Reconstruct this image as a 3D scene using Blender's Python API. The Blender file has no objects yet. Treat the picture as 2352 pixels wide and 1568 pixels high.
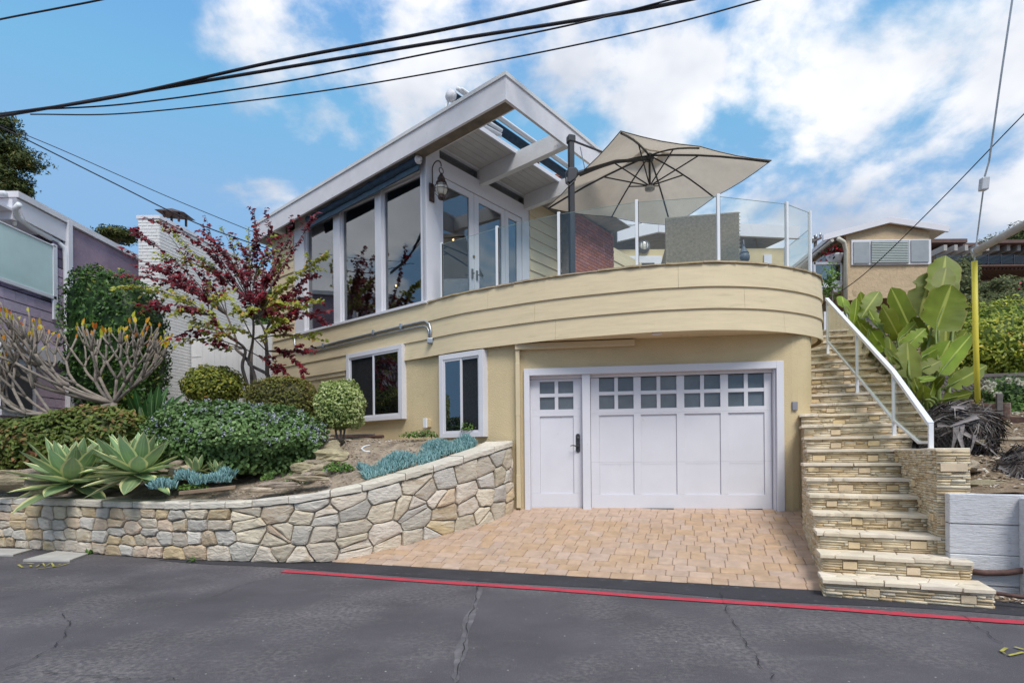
import bpy, math, random
import numpy as np
from mathutils import Vector, Matrix
from math import sin, cos, pi, radians, sqrt, atan2

# ------------------------------------------------------------------ camera
SC = bpy.context.scene
COL = SC.collection
FPX, HORIZ, CX, ROLL, CAMZ = 1307.0, 1045.0, 1176.0, 0.009, 1.32
cam_data = bpy.data.cameras.new('camera')
cam_data.sensor_width = 36.0
cam_data.sensor_fit = 'HORIZONTAL'
cam_data.lens = 36.0 * FPX / 2352.0
cam_data.shift_y = (HORIZ - 784.0) / 2352.0
cam_data.clip_start = 0.05
cam_data.clip_end = 3000.0
cam = bpy.data.objects.new('camera', cam_data)
COL.objects.link(cam)
cr, sr = cos(ROLL), sin(ROLL)
cam.matrix_world = Matrix(((cr, sr, 0, 0), (0, 0, -1, 0), (-sr, cr, 0, CAMZ), (0, 0, 0, 1)))
SC.camera = cam

# ------------------------------------------------------------------ sky, sun, exposure
SUN_EL, SUN_AZ = radians(54), radians(162)      # azimuth measured clockwise from +Y
world = bpy.data.worlds.new('World')
SC.world = world
world.use_nodes = True
def build_world():
    nt = world.node_tree
    N, L = nt.nodes, nt.links
    N.clear()
    out = N.new('ShaderNodeOutputWorld')
    bg = N.new('ShaderNodeBackground')
    bg.inputs['Strength'].default_value = 0.11
    sky = N.new('ShaderNodeTexSky')
    sky.sky_type = 'NISHITA'
    sky.sun_disc = False
    sky.sun_elevation = SUN_EL
    sky.sun_rotation = SUN_AZ
    sky.air_density = 1.0
    sky.dust_density = 0.6
    sky.ozone_density = 2.2
    tc = N.new('ShaderNodeTexCoord')
    sep = N.new('ShaderNodeSeparateXYZ')
    L.new(tc.outputs['Generated'], sep.inputs[0])
    def math_(op, a, b=None, clamp=False):
        n = N.new('ShaderNodeMath'); n.operation = op; n.use_clamp = clamp
        for i, v in enumerate((a, b)):
            if v is None: continue
            if isinstance(v, (int, float)): n.inputs[i].default_value = v
            else: L.new(v, n.inputs[i])
        return n.outputs[0]
    # flat cloud layer: direction projected on a high plane
    zz = math_('ADD', math_('MAXIMUM', sep.outputs['Z'], 0.0), 0.42)
    cx = math_('DIVIDE', sep.outputs['X'], zz)
    cy = math_('DIVIDE', sep.outputs['Y'], zz)
    comb = N.new('ShaderNodeCombineXYZ')
    L.new(cx, comb.inputs[0]); L.new(cy, comb.inputs[1])
    def noise(scale, off, detail, rough, dist=0.0):
        mp = N.new('ShaderNodeMapping'); mp.inputs['Location'].default_value = off
        L.new(comb.outputs[0], mp.inputs['Vector'])
        n = N.new('ShaderNodeTexNoise'); n.noise_dimensions = '3D'
        n.inputs['Scale'].default_value = scale
        n.inputs['Detail'].default_value = detail
        n.inputs['Roughness'].default_value = rough
        n.inputs['Distortion'].default_value = dist
        L.new(mp.outputs[0], n.inputs['Vector'])
        return n.outputs['Fac']
    big = noise(CL_BIG, CL_OFF, 2.0, 0.5)
    fine = noise(3.4, (1.7, 0.6, 0.4), 9.0, 0.56, 0.15)
    mid = noise(2.2, (0.3, 4.1, 1.1), 4.0, 0.5)
    dens = math_('ADD', math_('MULTIPLY', big, 0.52), math_('ADD', math_('MULTIPLY', fine, 0.40), math_('MULTIPLY', mid, 0.16)))
    mr = N.new('ShaderNodeMapRange'); mr.interpolation_type = 'SMOOTHSTEP'
    mr.inputs['From Min'].default_value = CL_LO
    mr.inputs['From Max'].default_value = CL_HI
    L.new(dens, mr.inputs['Value'])
    # thicker middle of a cloud is greyer below
    shade = N.new('ShaderNodeMapRange')
    shade.inputs['From Min'].default_value = 0.44; shade.inputs['From Max'].default_value = 0.66
    L.new(noise(2.0, (7.3, 2.2, 3.0), 5.0, 0.55), shade.inputs['Value'])
    cc = N.new('ShaderNodeMix'); cc.data_type = 'RGBA'
    cc.inputs['A'].default_value = (4.3, 4.35, 4.5, 1)
    cc.inputs['B'].default_value = (2.2, 2.45, 2.95, 1)
    L.new(shade.outputs[0], cc.inputs['Factor'])
    tint = N.new('ShaderNodeMix'); tint.data_type = 'RGBA'; tint.blend_type = 'MULTIPLY'
    tint.inputs['Factor'].default_value = 1.0
    tint.inputs['B'].default_value = SKY_TINT
    L.new(sky.outputs[0], tint.inputs['A'])
    cap = N.new('ShaderNodeMix'); cap.data_type = 'RGBA'; cap.blend_type = 'DARKEN'
    cap.inputs['Factor'].default_value = 1.0
    cap.inputs['B'].default_value = SKY_CAP
    L.new(tint.outputs['Result'], cap.inputs['A'])
    mix = N.new('ShaderNodeMix'); mix.data_type = 'RGBA'
    L.new(mr.outputs[0], mix.inputs['Factor'])
    L.new(cap.outputs['Result'], mix.inputs['A'])
    L.new(cc.outputs['Result'], mix.inputs['B'])
    L.new(mix.outputs['Result'], bg.inputs['Color'])
    L.new(bg.outputs[0], out.inputs[0])
CL_BIG, CL_OFF, CL_LO, CL_HI = 0.85, (13.8, -2.69, 0.0), 0.543, 0.60
SKY_TINT = (0.82, 1.18, 1.25, 1)
SKY_CAP = (1.10, 2.02, 3.25, 1)      # brightest the clear sky gets towards the horizon
build_world()

sun_data = bpy.data.lights.new('sun', 'SUN')
sun_data.energy = 1.5
sun_data.angle = radians(24)
sun_data.color = (1.0, 0.96, 0.9)
sun = bpy.data.objects.new('sun', sun_data)
COL.objects.link(sun)
sdir = Vector((sin(SUN_AZ) * cos(SUN_EL), cos(SUN_AZ) * cos(SUN_EL), sin(SUN_EL)))
sun.rotation_euler = sdir.to_track_quat('Z', 'Y').to_euler()
sun.location = (0, -20, 40)

SC.view_settings.view_transform = 'Standard'
SC.view_settings.look = 'None'
SC.view_settings.exposure = 1.15
SC.view_settings.gamma = 1.0
SC.view_settings.use_curve_mapping = False
SC.render.engine = 'CYCLES'
SC.cycles.max_bounces = 6
SC.cycles.transparent_max_bounces = 12

# ------------------------------------------------------------------ pixel helpers (2352 x 1568 reading of the photograph)
def ray(px, py):
    a = (px - CX) / FPX; b = (HORIZ - py) / FPX
    return (a + b * ROLL, b - a * ROLL)
def at(px, py, d):
    a, b = ray(px, py)
    return Vector((a * d, d, CAMZ + b * d))
def hit(px, py, p0, d0):
    """distance along plan line p0 + s*d0 met by the ray, and the height there"""
    a, b = ray(px, py)
    s = (p0[0] - a * p0[1]) / (a * d0[1] - d0[0])
    y = p0[1] + s * d0[1]
    return s, CAMZ + b * y

# ------------------------------------------------------------------ object helpers
ORG = {}
def reg(o, org=None, parent=None):
    COL.objects.link(o)
    if parent is not None:
        o.parent = parent
        ORG[o.name] = ORG.get(parent.name, Vector((0, 0, 0)))
    else:
        ORG[o.name] = org if org is not None else Vector((0, 0, 0))
    return o
def thing(name, label, cat, loc=(0, 0, 0), group=None):
    o = bpy.data.objects.new(name, None)
    o.empty_display_size = 0.1
    o.location = loc
    reg(o, Vector(loc))
    o['label'] = label; o['category'] = cat
    if group: o['group'] = group
    return o
def tag(o, label, cat, group=None):
    o['label'] = label; o['category'] = cat
    if group: o['group'] = group
    return o
class MB:
    """collects geometry in world coordinates"""
    def __init__(self):
        self.v = []; self.f = []; self.uv = None
    def add(self, vs, fs):
        k = len(self.v)
        self.v.extend([tuple(p) for p in vs])
        self.f.extend([tuple(i + k for i in f) for f in fs])
        return self
    def box(self, c, ex, ey, ez):
        """centre and three half-axis vectors"""
        c = Vector(c); ex = Vector(ex); ey = Vector(ey); ez = Vector(ez)
        vs = []
        for sx in (-1, 1):
            for sy in (-1, 1):
                for sz in (-1, 1):
                    vs.append(c + sx * ex + sy * ey + sz * ez)
        fs = [(0, 1, 3, 2), (4, 6, 7, 5), (0, 4, 5, 1), (2, 3, 7, 6), (0, 2, 6, 4), (1, 5, 7, 3)]
        if ex.cross(ey).dot(ez) < 0: fs = [f[::-1] for f in fs]
        return self.add(vs, fs)
    def slab(self, p0, p1, z0, z1, t0, t1, n):
        """board along plan line p0-p1, from z0 to z1, offset t0..t1 along plan normal n"""
        p0 = Vector((p0[0], p0[1], 0)); p1 = Vector((p1[0], p1[1], 0)); n = Vector((n[0], n[1], 0))
        c = (p0 + p1) / 2 + n * ((t0 + t1) / 2) + Vector((0, 0, (z0 + z1) / 2))
        return self.box(c, (p1 - p0) / 2, n * ((t1 - t0) / 2), (0, 0, (z1 - z0) / 2))
    def prism(self, poly, z0, z1):
        n = len(poly)
        area = sum(poly[i][0] * poly[(i + 1) % n][1] - poly[(i + 1) % n][0] * poly[i][1] for i in range(n))
        if area < 0: poly = poly[::-1]
        g = (lambda z, p: z(p[0], p[1])) if callable(z1) else (lambda z, p: z)
        g0 = (lambda z, p: z(p[0], p[1])) if callable(z0) else (lambda z, p: z)
        vs = [(p[0], p[1], g0(z0, p)) for p in poly] + [(p[0], p[1], g(z1, p)) for p in poly]
        fs = [tuple(range(n))[::-1], tuple(range(n, 2 * n))]
        fs += [(i, (i + 1) % n, n + (i + 1) % n, n + i) for i in range(n)]
        return self.add(vs, fs)
    def tube(self, pts, r, seg=8, cap=True):
        pts = [Vector(p) for p in pts]
        n = len(pts)
        rs = r if isinstance(r, (list, tuple)) else [r] * n
        vs = []; fs = []
        up = None
        for i, p in enumerate(pts):
            if i == 0: t = pts[1] - pts[0]
            elif i == n - 1: t = pts[-1] - pts[-2]
            else: t = (pts[i + 1] - pts[i]).normalized() + (pts[i] - pts[i - 1]).normalized()
            if t.length < 1e-9: t = Vector((0, 0, 1))
            t.normalize()
            if up is None:
                up = t.orthogonal().normalized()
            else:
                up = up - t * up.dot(t)
                up = up.normalized() if up.length > 1e-6 else t.orthogonal().normalized()
            b = t.cross(up)
            for k in range(seg):
                an = 2 * pi * k / seg
                vs.append(p + (up * cos(an) + b * sin(an)) * rs[i])
        for i in range(n - 1):
            for k in range(seg):
                a = i * seg + k; c = i * seg + (k + 1) % seg
                fs.append((a, c, c + seg, a + seg))
        if cap:
            fs.append(tuple(range(seg))[::-1])
            fs.append(tuple(range((n - 1) * seg, n * seg)))
        return self.add(vs, fs)
    def lathe(self, c, prof, seg=16, axis=(0, 0, 1)):
        c = Vector(c); ax = Vector(axis).normalized()
        u = ax.orthogonal().normalized(); w = ax.cross(u)
        vs = []; fs = []
        for r, z in prof:
            for k in range(seg):
                an = 2 * pi * k / seg
                vs.append(c + ax * z + (u * cos(an) + w * sin(an)) * r)
        m = len(prof)
        for i in range(m - 1):
            for k in range(seg):
                a = i * seg + k; b = i * seg + (k + 1) % seg
                fs.append((a, b, b + seg, a + seg))
        fs.append(tuple(range(seg))[::-1]); fs.append(tuple(range((m - 1) * seg, m * seg)))
        return self.add(vs, fs)
    def grid(self, pts):
        """pts[i][j] rows of points"""
        m = len(pts); n = len(pts[0])
        fs = [(i * n + j, i * n + j + 1, (i + 1) * n + j + 1, (i + 1) * n + j) for i in range(m - 1) for j in range(n - 1)]
        return self.add([p for r in pts for p in r], fs)
    def build(self, name, mat, parent=None, org=None, smooth=False, bevel=0.0):
        o_ = ORG.get(parent.name) if parent is not None else (Vector(org) if org is not None else Vector((0, 0, 0)))
        me = bpy.data.meshes.new(name)
        a = np.array(self.v, dtype=np.float64).reshape(-1, 3) - np.array(o_)
        me.from_pydata(a.tolist(), [], self.f)
        if self.uv is not None:
            lay = me.uv_layers.new(name='UVMap')
            idx = np.empty(len(me.loops), dtype=np.int32); me.loops.foreach_get('vertex_index', idx)
            lay.data.foreach_set('uv', np.array(self.uv, dtype=np.float32)[idx].ravel())
        if mat is not None: me.materials.append(mat)
        if smooth: me.polygons.foreach_set('use_smooth', [True] * len(me.polygons))
        me.update()
        o = bpy.data.objects.new(name, me)
        if parent is None: o.location = o_
        reg(o, o_, parent)
        if bevel:
            md = o.modifiers.new('bevel', 'BEVEL'); md.width = bevel; md.segments = 2
            md.limit_method = 'ANGLE'; md.angle_limit = radians(50)
        return o
def struct(o):
    o['kind'] = 'structure'; return o
def stuff(o):
    o['kind'] = 'stuff'; return o
def np_mesh(name, V, Fq, mat, parent=None, org=None, rnd=None, smooth=False, loops=None):
    """fast mesh: V (n,3), Fq (m,k) constant polygon size; rnd per-face values stored as attribute 'tint'"""
    o_ = ORG.get(parent.name) if parent is not None else (Vector(org) if org is not None else Vector((0, 0, 0)))
    V = np.asarray(V, dtype=np.float32) - np.array(o_, dtype=np.float32)
    Fq = np.asarray(Fq, dtype=np.int32)
    me = bpy.data.meshes.new(name)
    m, k = Fq.shape
    me.vertices.add(len(V)); me.vertices.foreach_set('co', V.ravel())
    me.loops.add(m * k); me.loops.foreach_set('vertex_index', Fq.ravel())
    me.polygons.add(m); me.polygons.foreach_set('loop_start', np.arange(m, dtype=np.int32) * k)
    try: me.polygons.foreach_set('loop_total', np.full(m, k, dtype=np.int32))
    except Exception: pass
    if smooth: me.polygons.foreach_set('use_smooth', np.ones(m, dtype=bool))
    me.update(calc_edges=True)
    if rnd is not None:
        at_ = me.attributes.new('tint', 'FLOAT', 'FACE')
        at_.data.foreach_set('value', np.asarray(rnd, dtype=np.float32))
    me.materials.append(mat)
    o = bpy.data.objects.new(name, me)
    if parent is None: o.location = o_
    reg(o, o_, parent)
    return o
def dup(root, loc, rotz=0.0, label=None, scale=1.0):
    r = root.copy(); COL.objects.link(r); r.location = loc; r.rotation_euler = (0, 0, rotz); r.scale = (scale,) * 3
    if label: r['label'] = label
    ORG[r.name] = Vector(loc)
    for ch in list(root.children):
        c = ch.copy(); COL.objects.link(c); c.parent = r
        for g in list(ch.children):
            d = g.copy(); COL.objects.link(d); d.parent = c
    return r

# ------------------------------------------------------------------ materials
def lin(c):
    def f(x):
        x /= 255.0
        return x / 12.92 if x <= 0.04045 else ((x + 0.055) / 1.055) ** 2.4
    return tuple(f(x) for x in c)
def mat(name, col, rough=0.7, var=0.12, scale=5.0, bump=0.0, bscale=40.0, bdist=0.01, objvar=0.0, huevar=0.0, spec=0.35,
        metal=0.0, stretch=(1, 1, 1), dark=None, dscale=2.0, damt=0.0, coat=0.0, tint=None, trans=0.0, bump2=None):
    """procedural surface: base colour with noise variation, optional per-object variation, stains and relief"""
    m = bpy.data.materials.new(name); m.use_nodes = True
    nt = m.node_tree; N, L = nt.nodes, nt.links
    bs = N['Principled BSDF']
    bs.inputs['Roughness'].default_value = rough
    bs.inputs['Metallic'].default_value = metal
    bs.inputs['Specular IOR Level'].default_value = spec
    if coat: bs.inputs['Coat Weight'].default_value = coat
    tc = N.new('ShaderNodeTexCoord')
    oi = N.new('ShaderNodeObjectInfo')
    off = N.new('ShaderNodeVectorMath'); off.operation = 'MULTIPLY_ADD'
    mp = N.new('ShaderNodeMapping'); mp.inputs['Scale'].default_value = stretch
    L.new(tc.outputs['Object'], mp.inputs['Vector'])
    if objvar or huevar:
        cb = N.new('ShaderNodeCombineXYZ')
        for i in range(3): L.new(oi.outputs['Random'], cb.inputs[i])
        off.inputs[1].default_value = (37.0, 53.0, 71.0)
        L.new(cb.outputs[0], off.inputs[0]); L.new(mp.outputs[0], off.inputs[2])
        vec = off.outputs[0]
    else:
        vec = mp.outputs[0]
    def noise(sc, det=5.0, rg=0.55):
        n = N.new('ShaderNodeTexNoise'); n.inputs['Scale'].default_value = sc
        n.inputs['Detail'].default_value = det; n.inputs['Roughness'].default_value = rg
        L.new(vec, n.inputs['Vector']); return n.outputs['Fac']
    def mixc(a, b, fac, mode='MIX'):
        x = N.new('ShaderNodeMix'); x.data_type = 'RGBA'; x.blend_type = mode
        for k, v in (('A', a), ('B', b)):
            if isinstance(v, tuple): x.inputs[k].default_value = v
            else: L.new(v, x.inputs[k])
        if isinstance(fac, float): x.inputs['Factor'].default_value = fac
        else: L.new(fac, x.inputs['Factor'])
        return x.outputs['Result']
    def ramp(v, lo, hi, t0=0.0, t1=1.0):
        r = N.new('ShaderNodeMapRange'); L.new(v, r.inputs['Value'])
        r.inputs['From Min'].default_value = lo; r.inputs['From Max'].default_value = hi
        r.inputs['To Min'].default_value = t0; r.inputs['To Max'].default_value = t1
        return r.outputs[0]
    def c4(c): return (c[0], c[1], c[2], 1.0)
    lo = tuple(max(0, x * (1 - var)) for x in col); hi = tuple(min(1, x * (1 + var)) for x in col)
    if tint is not None:
        at_ = N.new('ShaderNodeAttribute'); at_.attribute_name = 'tint'
        cr_ = N.new('ShaderNodeValToRGB')
        while len(cr_.color_ramp.elements) < len(tint): cr_.color_ramp.elements.new(0.5)
        for i, (pos, c) in enumerate(tint):
            cr_.color_ramp.elements[i].position = pos; cr_.color_ramp.elements[i].color = c4(c)
        L.new(at_.outputs['Fac'], cr_.inputs[0])
        c = mixc(cr_.outputs[0], mixc(cr_.outputs[0], (0.55, 0.55, 0.55, 1), 1.0, 'MULTIPLY'), ramp(noise(scale), 0.4, 0.75, 0.0, 0.5))
    else:
        c = mixc(c4(lo), c4(hi), ramp(noise(scale), 0.3, 0.7))
    if objvar or huevar:
        hs = N.new('ShaderNodeHueSaturation')
        L.new(c, hs.inputs['Color'])
        L.new(ramp(oi.outputs['Random'], 0, 1, 1 - objvar, 1 + objvar), hs.inputs['Value'])
        wn = N.new('ShaderNodeTexWhiteNoise'); wn.noise_dimensions = '1D'; L.new(oi.outputs['Random'], wn.inputs['W'])
        L.new(ramp(wn.outputs['Value'], 0, 1, 0.5 - huevar, 0.5 + huevar), hs.inputs['Hue'])
        L.new(ramp(wn.outputs['Value'], 0, 1, 0.85, 1.12), hs.inputs['Saturation'])
        c = hs.outputs[0]
    if dark is not None:
        c = mixc(c, c4(dark), ramp(noise(dscale, 8.0, 0.65), 0.62 - damt * 0.25, 0.70))
    L.new(c, bs.inputs['Base Color'])
    if bump:
        bp = N.new('ShaderNodeBump'); bp.inputs['Strength'].default_value = bump; bp.inputs['Distance'].default_value = bdist
        h = noise(bscale, 6.0, 0.6)
        if bump2:
            mm = N.new('ShaderNodeMath'); mm.operation = 'MULTIPLY_ADD'
            L.new(noise(bump2[0], 3.0), mm.inputs[0]); mm.inputs[1].default_value = bump2[1]; L.new(h, mm.inputs[2]); h = mm.outputs[0]
        L.new(h, bp.inputs['Height']); L.new(bp.outputs[0], bs.inputs['Normal'])
    if trans:
        tr = N.new('ShaderNodeBsdfTranslucent'); L.new(c, tr.inputs['Color'])
        ms = N.new('ShaderNodeMixShader'); ms.inputs[0].default_value = trans
        L.new(bs.outputs[0], ms.inputs[1]); L.new(tr.outputs[0], ms.inputs[2])
        L.new(ms.outputs[0], N['Material Output'].inputs['Surface'])
    return m
def glass(name, tint=(0.9, 0.97, 0.95), ior=1.5, refl=1.0, rough=0.0):
    m = bpy.data.materials.new(name); m.use_nodes = True
    nt = m.node_tree; N, L = nt.nodes, nt.links
    N.remove(N['Principled BSDF'])
    lw = N.new('ShaderNodeLayerWeight'); lw.inputs['Blend'].default_value = 0.5
    pw = N.new('ShaderNodeMath'); pw.operation = 'POWER'; pw.inputs[1].default_value = 5.0; L.new(lw.outputs['Facing'], pw.inputs[0])
    r0 = ((ior - 1) / (ior + 1)) ** 2
    ma = N.new('ShaderNodeMath'); ma.operation = 'MULTIPLY_ADD'; ma.inputs[1].default_value = 1 - r0; ma.inputs[2].default_value = r0
    L.new(pw.outputs[0], ma.inputs[0])
    mu = N.new('ShaderNodeMath'); mu.operation = 'MULTIPLY'; mu.inputs[1].default_value = refl; mu.use_clamp = True
    L.new(ma.outputs[0], mu.inputs[0])
    t = N.new('ShaderNodeBsdfTransparent'); t.inputs['Color'].default_value = (*tint, 1)
    g = N.new('ShaderNodeBsdfGlossy'); g.inputs['Roughness'].default_value = rough
    mx = N.new('ShaderNodeMixShader')
    L.new(mu.outputs[0], mx.inputs[0]); L.new(t.outputs[0], mx.inputs[1]); L.new(g.outputs[0], mx.inputs[2])
    L.new(mx.outputs[0], N['Material Output'].inputs['Surface'])
    return m
WHITE = mat('white_paint', (0.66, 0.65, 0.69), 0.45, 0.03, 3.0, bump=0.08, bscale=90, dark=(0.6, 0.58, 0.57), dscale=5.0, damt=-0.25)
WHITE2 = mat('weathered_white_paint', (0.65, 0.635, 0.66), 0.55, 0.06, 4.0, bump=0.15, bscale=60, stretch=(1, 1, 1), dark=(0.55, 0.53, 0.50), dscale=6.0, damt=-0.1)
BEAMW = mat('white_beam_paint', (0.66, 0.65, 0.65), 0.6, 0.08, 3.0, bump=0.3, bscale=30, dark=(0.42, 0.39, 0.34), dscale=5.0, damt=-0.05)
RAW = mat('weathered_brown_timber', (0.17, 0.14, 0.11), 0.85, 0.3, 4.0, bump=0.5, bscale=25, stretch=(1, 1, 4))
SIDING = mat('cream_siding_paint', (0.645, 0.53, 0.345), 0.55, 0.06, 2.5, bump=0.28, bscale=22, bdist=0.006, stretch=(1, 1, 9), dark=(0.55, 0.45, 0.285), dscale=2.2, damt=0.15)
STUCCO = mat('cream_stucco', (0.60, 0.485, 0.295), 0.9, 0.07, 1.5, bump=0.75, bscale=55, bdist=0.012, dark=(0.52, 0.415, 0.25), dscale=1.2, damt=0.15, spec=0.15)
SOFFIT = mat('grey_soffit_boards', (0.50, 0.48, 0.46), 0.7, 0.08, 3.0, bump=0.2, bscale=30)
NAVY = mat('navy_awning_fabric', (0.028, 0.055, 0.09), 0.75, 0.3, 12.0, bump=0.5, bscale=14, bdist=0.02)
BLACKM = mat('dark_grey_metal', (0.035, 0.035, 0.042), 0.45, 0.15, 10.0, spec=0.5)
GALV = mat('galvanised_metal', (0.42, 0.44, 0.46), 0.4, 0.15, 14.0, metal=0.8, bump=0.1)
ALU = mat('white_aluminium', (0.74, 0.75, 0.77), 0.35, 0.03, 4.0)
RUST = mat('rusty_pipe', (0.10, 0.055, 0.045), 0.75, 0.35, 8.0, bump=0.4, bscale=50)
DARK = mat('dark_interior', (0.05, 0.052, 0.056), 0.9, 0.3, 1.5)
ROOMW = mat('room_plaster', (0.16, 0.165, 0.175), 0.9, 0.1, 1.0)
CURTAIN = mat('woven_dark_screen', (0.075, 0.075, 0.08), 0.9, 0.55, 34.0, stretch=(4, 4, 0.8))
WINGLASS = glass('window_glass', (0.60, 0.655, 0.69), 1.55, 3.6)
RAILGLASS = glass('railing_glass', (0.955, 0.985, 0.975), 1.5, 1.0)
DOORGLASS = glass('door_glass', (0.66, 0.71, 0.74), 1.55, 3.2)
MORTAR = mat('grey_mortar', (0.34, 0.305, 0.26), 0.95, 0.2, 9.0, bump=0.6, bscale=60)
# ------------------------------------------------------------------ plan curves
def catmull(pts, n=8):
    P = [np.array(p, float) for p in pts]
    P = [2 * P[0] - P[1]] + P + [2 * P[-1] - P[-2]]
    out = []
    for i in range(1, len(P) - 2):
        for k in range(n):
            t = k / n
            out.append(0.5 * ((2 * P[i]) + (-P[i - 1] + P[i + 1]) * t + (2 * P[i - 1] - 5 * P[i] + 4 * P[i + 1] - P[i + 2]) * t * t + (-P[i - 1] + 3 * P[i] - 3 * P[i + 1] + P[i + 2]) * t ** 3))
    out.append(P[-2])
    return np.array(out)
class Curve:
    def __init__(self, pts):
        self.p = np.array(pts, float)
        d = np.linalg.norm(np.diff(self.p, axis=0), axis=1)
        self.s = np.concatenate([[0], np.cumsum(d)]); self.len = self.s[-1]
    def pt(self, s):
        return np.array([np.interp(s, self.s, self.p[:, k]) for k in range(self.p.shape[1])])
    def tan(self, s):
        e = 0.04
        t = self.pt(min(s + e, self.len)) - self.pt(max(s - e, 0)); t = t[:2]
        return t / np.linalg.norm(t)
    def nrm(self, s):                      # to the right of travel (towards the street)
        t = self.tan(s); return np.array([t[1], -t[0]])
    def off(self, s, o):
        p = self.pt(s); n = self.nrm(s); return (p[0] + n[0] * o, p[1] + n[1] * o)
    def near(self, x, y):
        d = (self.p[:, 0] - x) ** 2 + (self.p[:, 1] - y) ** 2
        return self.s[int(d.argmin())]
V3 = Vector
rng = random.Random(7)

# street line and driveway surface
def street_y(x): return 6.376 - 0.328 * x
def garage_y(x): return 8.60 - 0.15 * (x - 2.12)
SN = np.array([0.328, 1.0]) / sqrt(1 + 0.328 ** 2)      # street normal, away from the camera
ST = np.array([1.0, -0.328]) / sqrt(1 + 0.328 ** 2)     # along the street to the right
def drive_z(x, y):
    t = (y - street_y(x)) / max(0.6, garage_y(x) - street_y(x))
    return 0.012 + 0.465 * min(1.15, max(-0.2, t))
WALLC = Curve(catmull([(-12.0, 10.2), (-9.5, 9.27), (-7.78, 8.65), (-6.0, 8.0), (-4.4, 7.45), (-3.4, 7.22), (-2.6, 7.12), (-1.95, 7.27), (-1.34, 7.6), (-0.78, 7.97), (-0.3, 8.38), (-0.06, 8.72), (-0.02, 8.93)], 10))
def wall_base(s):
    x, y = WALLC.pt(s)
    return 0.0 if y < street_y(x) + 0.05 or x < -2.4 else drive_z(x, y) - 0.03
_cx = [-12, -4.2, -3.4, -2.6, -1.95, -1.34, -0.78, -0.3, 0.0]
_cz = [0.66, 0.66, 0.69, 0.76, 0.87, 1.03, 1.20, 1.36, 1.47]
def wall_top(s):
    return float(np.interp(WALLC.pt(s)[0], _cx, _cz))

# ------------------------------------------------------------------ ground
GROUND = mat('dry_soil', (0.20, 0.15, 0.105), 0.95, 0.3, 3.0, bump=0.8, bscale=22, bdist=0.03, dark=(0.12, 0.085, 0.055), dscale=4.0, damt=0.3, spec=0.1)
def asphalt():
    m = mat('asphalt', (0.090, 0.081, 0.089), 0.86, 0.2, 1.4, bump=0.55, bscale=160, bdist=0.006, spec=0.25)
    nt = m.node_tree; N, L = nt.nodes, nt.links
    bs = N['Principled BSDF']; src = bs.inputs['Base Color'].links[0].from_socket
    tc = N.new('ShaderNodeTexCoord')
    def noise(sc, det, loc=(0, 0, 0), st=(1, 1, 1), rot=0.0):
        mp = N.new('ShaderNodeMapping'); mp.inputs['Location'].default_value = loc; mp.inputs['Scale'].default_value = st
        mp.inputs['Rotation'].default_value = (0, 0, rot)
        L.new(tc.outputs['Object'], mp.inputs['Vector'])
        n = N.new('ShaderNodeTexNoise'); n.inputs['Scale'].default_value = sc; n.inputs['Detail'].default_value = det
        n.inputs['Roughness'].default_value = 0.62
        L.new(mp.outputs[0], n.inputs['Vector']); return n.outputs['Fac']
    def ramp(v, lo, hi, a=0.0, b=1.0):
        r = N.new('ShaderNodeMapRange'); L.new(v, r.inputs['Value'])
        r.inputs['From Min'].default_value = lo; r.inputs['From Max'].default_value = hi
        r.inputs['To Min'].default_value = a; r.inputs['To Max'].default_value = b; return r.outputs[0]
    def mixc(a, col, f):
        x = N.new('ShaderNodeMix'); x.data_type = 'RGBA'; L.new(a, x.inputs['A']); x.inputs['B'].default_value = (*col, 1)
        L.new(f, x.inputs['Factor']); return x.outputs['Result']
    def mul(a, b):
        x = N.new('ShaderNodeMath'); x.operation = 'MULTIPLY'; L.new(a, x.inputs[0]); L.new(b, x.inputs[1]); return x.outputs[0]
    # dusty scuffs, tyre-polished patches, pale grit
    dust = mul(ramp(noise(0.8, 6.0, (2, 5, 0)), 0.44, 0.68), ramp(noise(26.0, 4.0), 0.40, 0.72, 0.0, 0.75))
    c = mixc(src, (0.30, 0.27, 0.25), dust)
    c = mixc(c, (0.055, 0.05, 0.056), ramp(noise(0.55, 3.0, (9, 1, 0), (0.4, 1.6, 1), -0.3), 0.52, 0.75, 0.0, 0.5))
    c = mixc(c, (0.22, 0.205, 0.20), mul(ramp(noise(1.7, 7.0, (4, 9, 3), (0.5, 2.2, 1), -0.9), 0.62, 0.8, 0.0, 0.7), ramp(noise(60.0, 2.0), 0.4, 0.7)))
    c = mixc(c, (0.045, 0.04, 0.045), ramp(noise(170.0, 2.0), 0.52, 0.66, 0.0, 0.65))
    c = mixc(c, (0.21, 0.19, 0.195), ramp(noise(140.0, 2.0, (3, 3, 3)), 0.58, 0.70, 0.0, 0.7))
    vo = N.new('ShaderNodeTexVoronoi'); vo.inputs['Scale'].default_value = 11.0; L.new(tc.outputs['Object'], vo.inputs['Vector'])
    spk = mul(ramp(vo.outputs['Distance'], 0.085, 0.045), ramp(noise(5.0, 2.0), 0.45, 0.62))
    c = mixc(c, (0.42, 0.40, 0.37), spk)
    L.new(c, bs.inputs['Base Color'])
    return m
ASPHALT = asphalt()
FRESH = mat('dark_sealed_asphalt', (0.036, 0.034, 0.04), 0.8, 0.25, 2.0, bump=0.5, bscale=120, bdist=0.006, dark=(0.10, 0.095, 0.10), dscale=9.0, damt=0.1)
RED = mat('red_kerb_paint', (0.47, 0.038, 0.062), 0.7, 0.12, 6.0, bump=0.5, bscale=150, bdist=0.004, dark=(0.10, 0.07, 0.075), dscale=16.0, damt=0.0)
YELLOWP = mat('yellow_spray_paint', (0.36, 0.32, 0.07), 0.8, 0.3, 20.0, dark=(.1, .09, .09), dscale=30, damt=.4)
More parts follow.
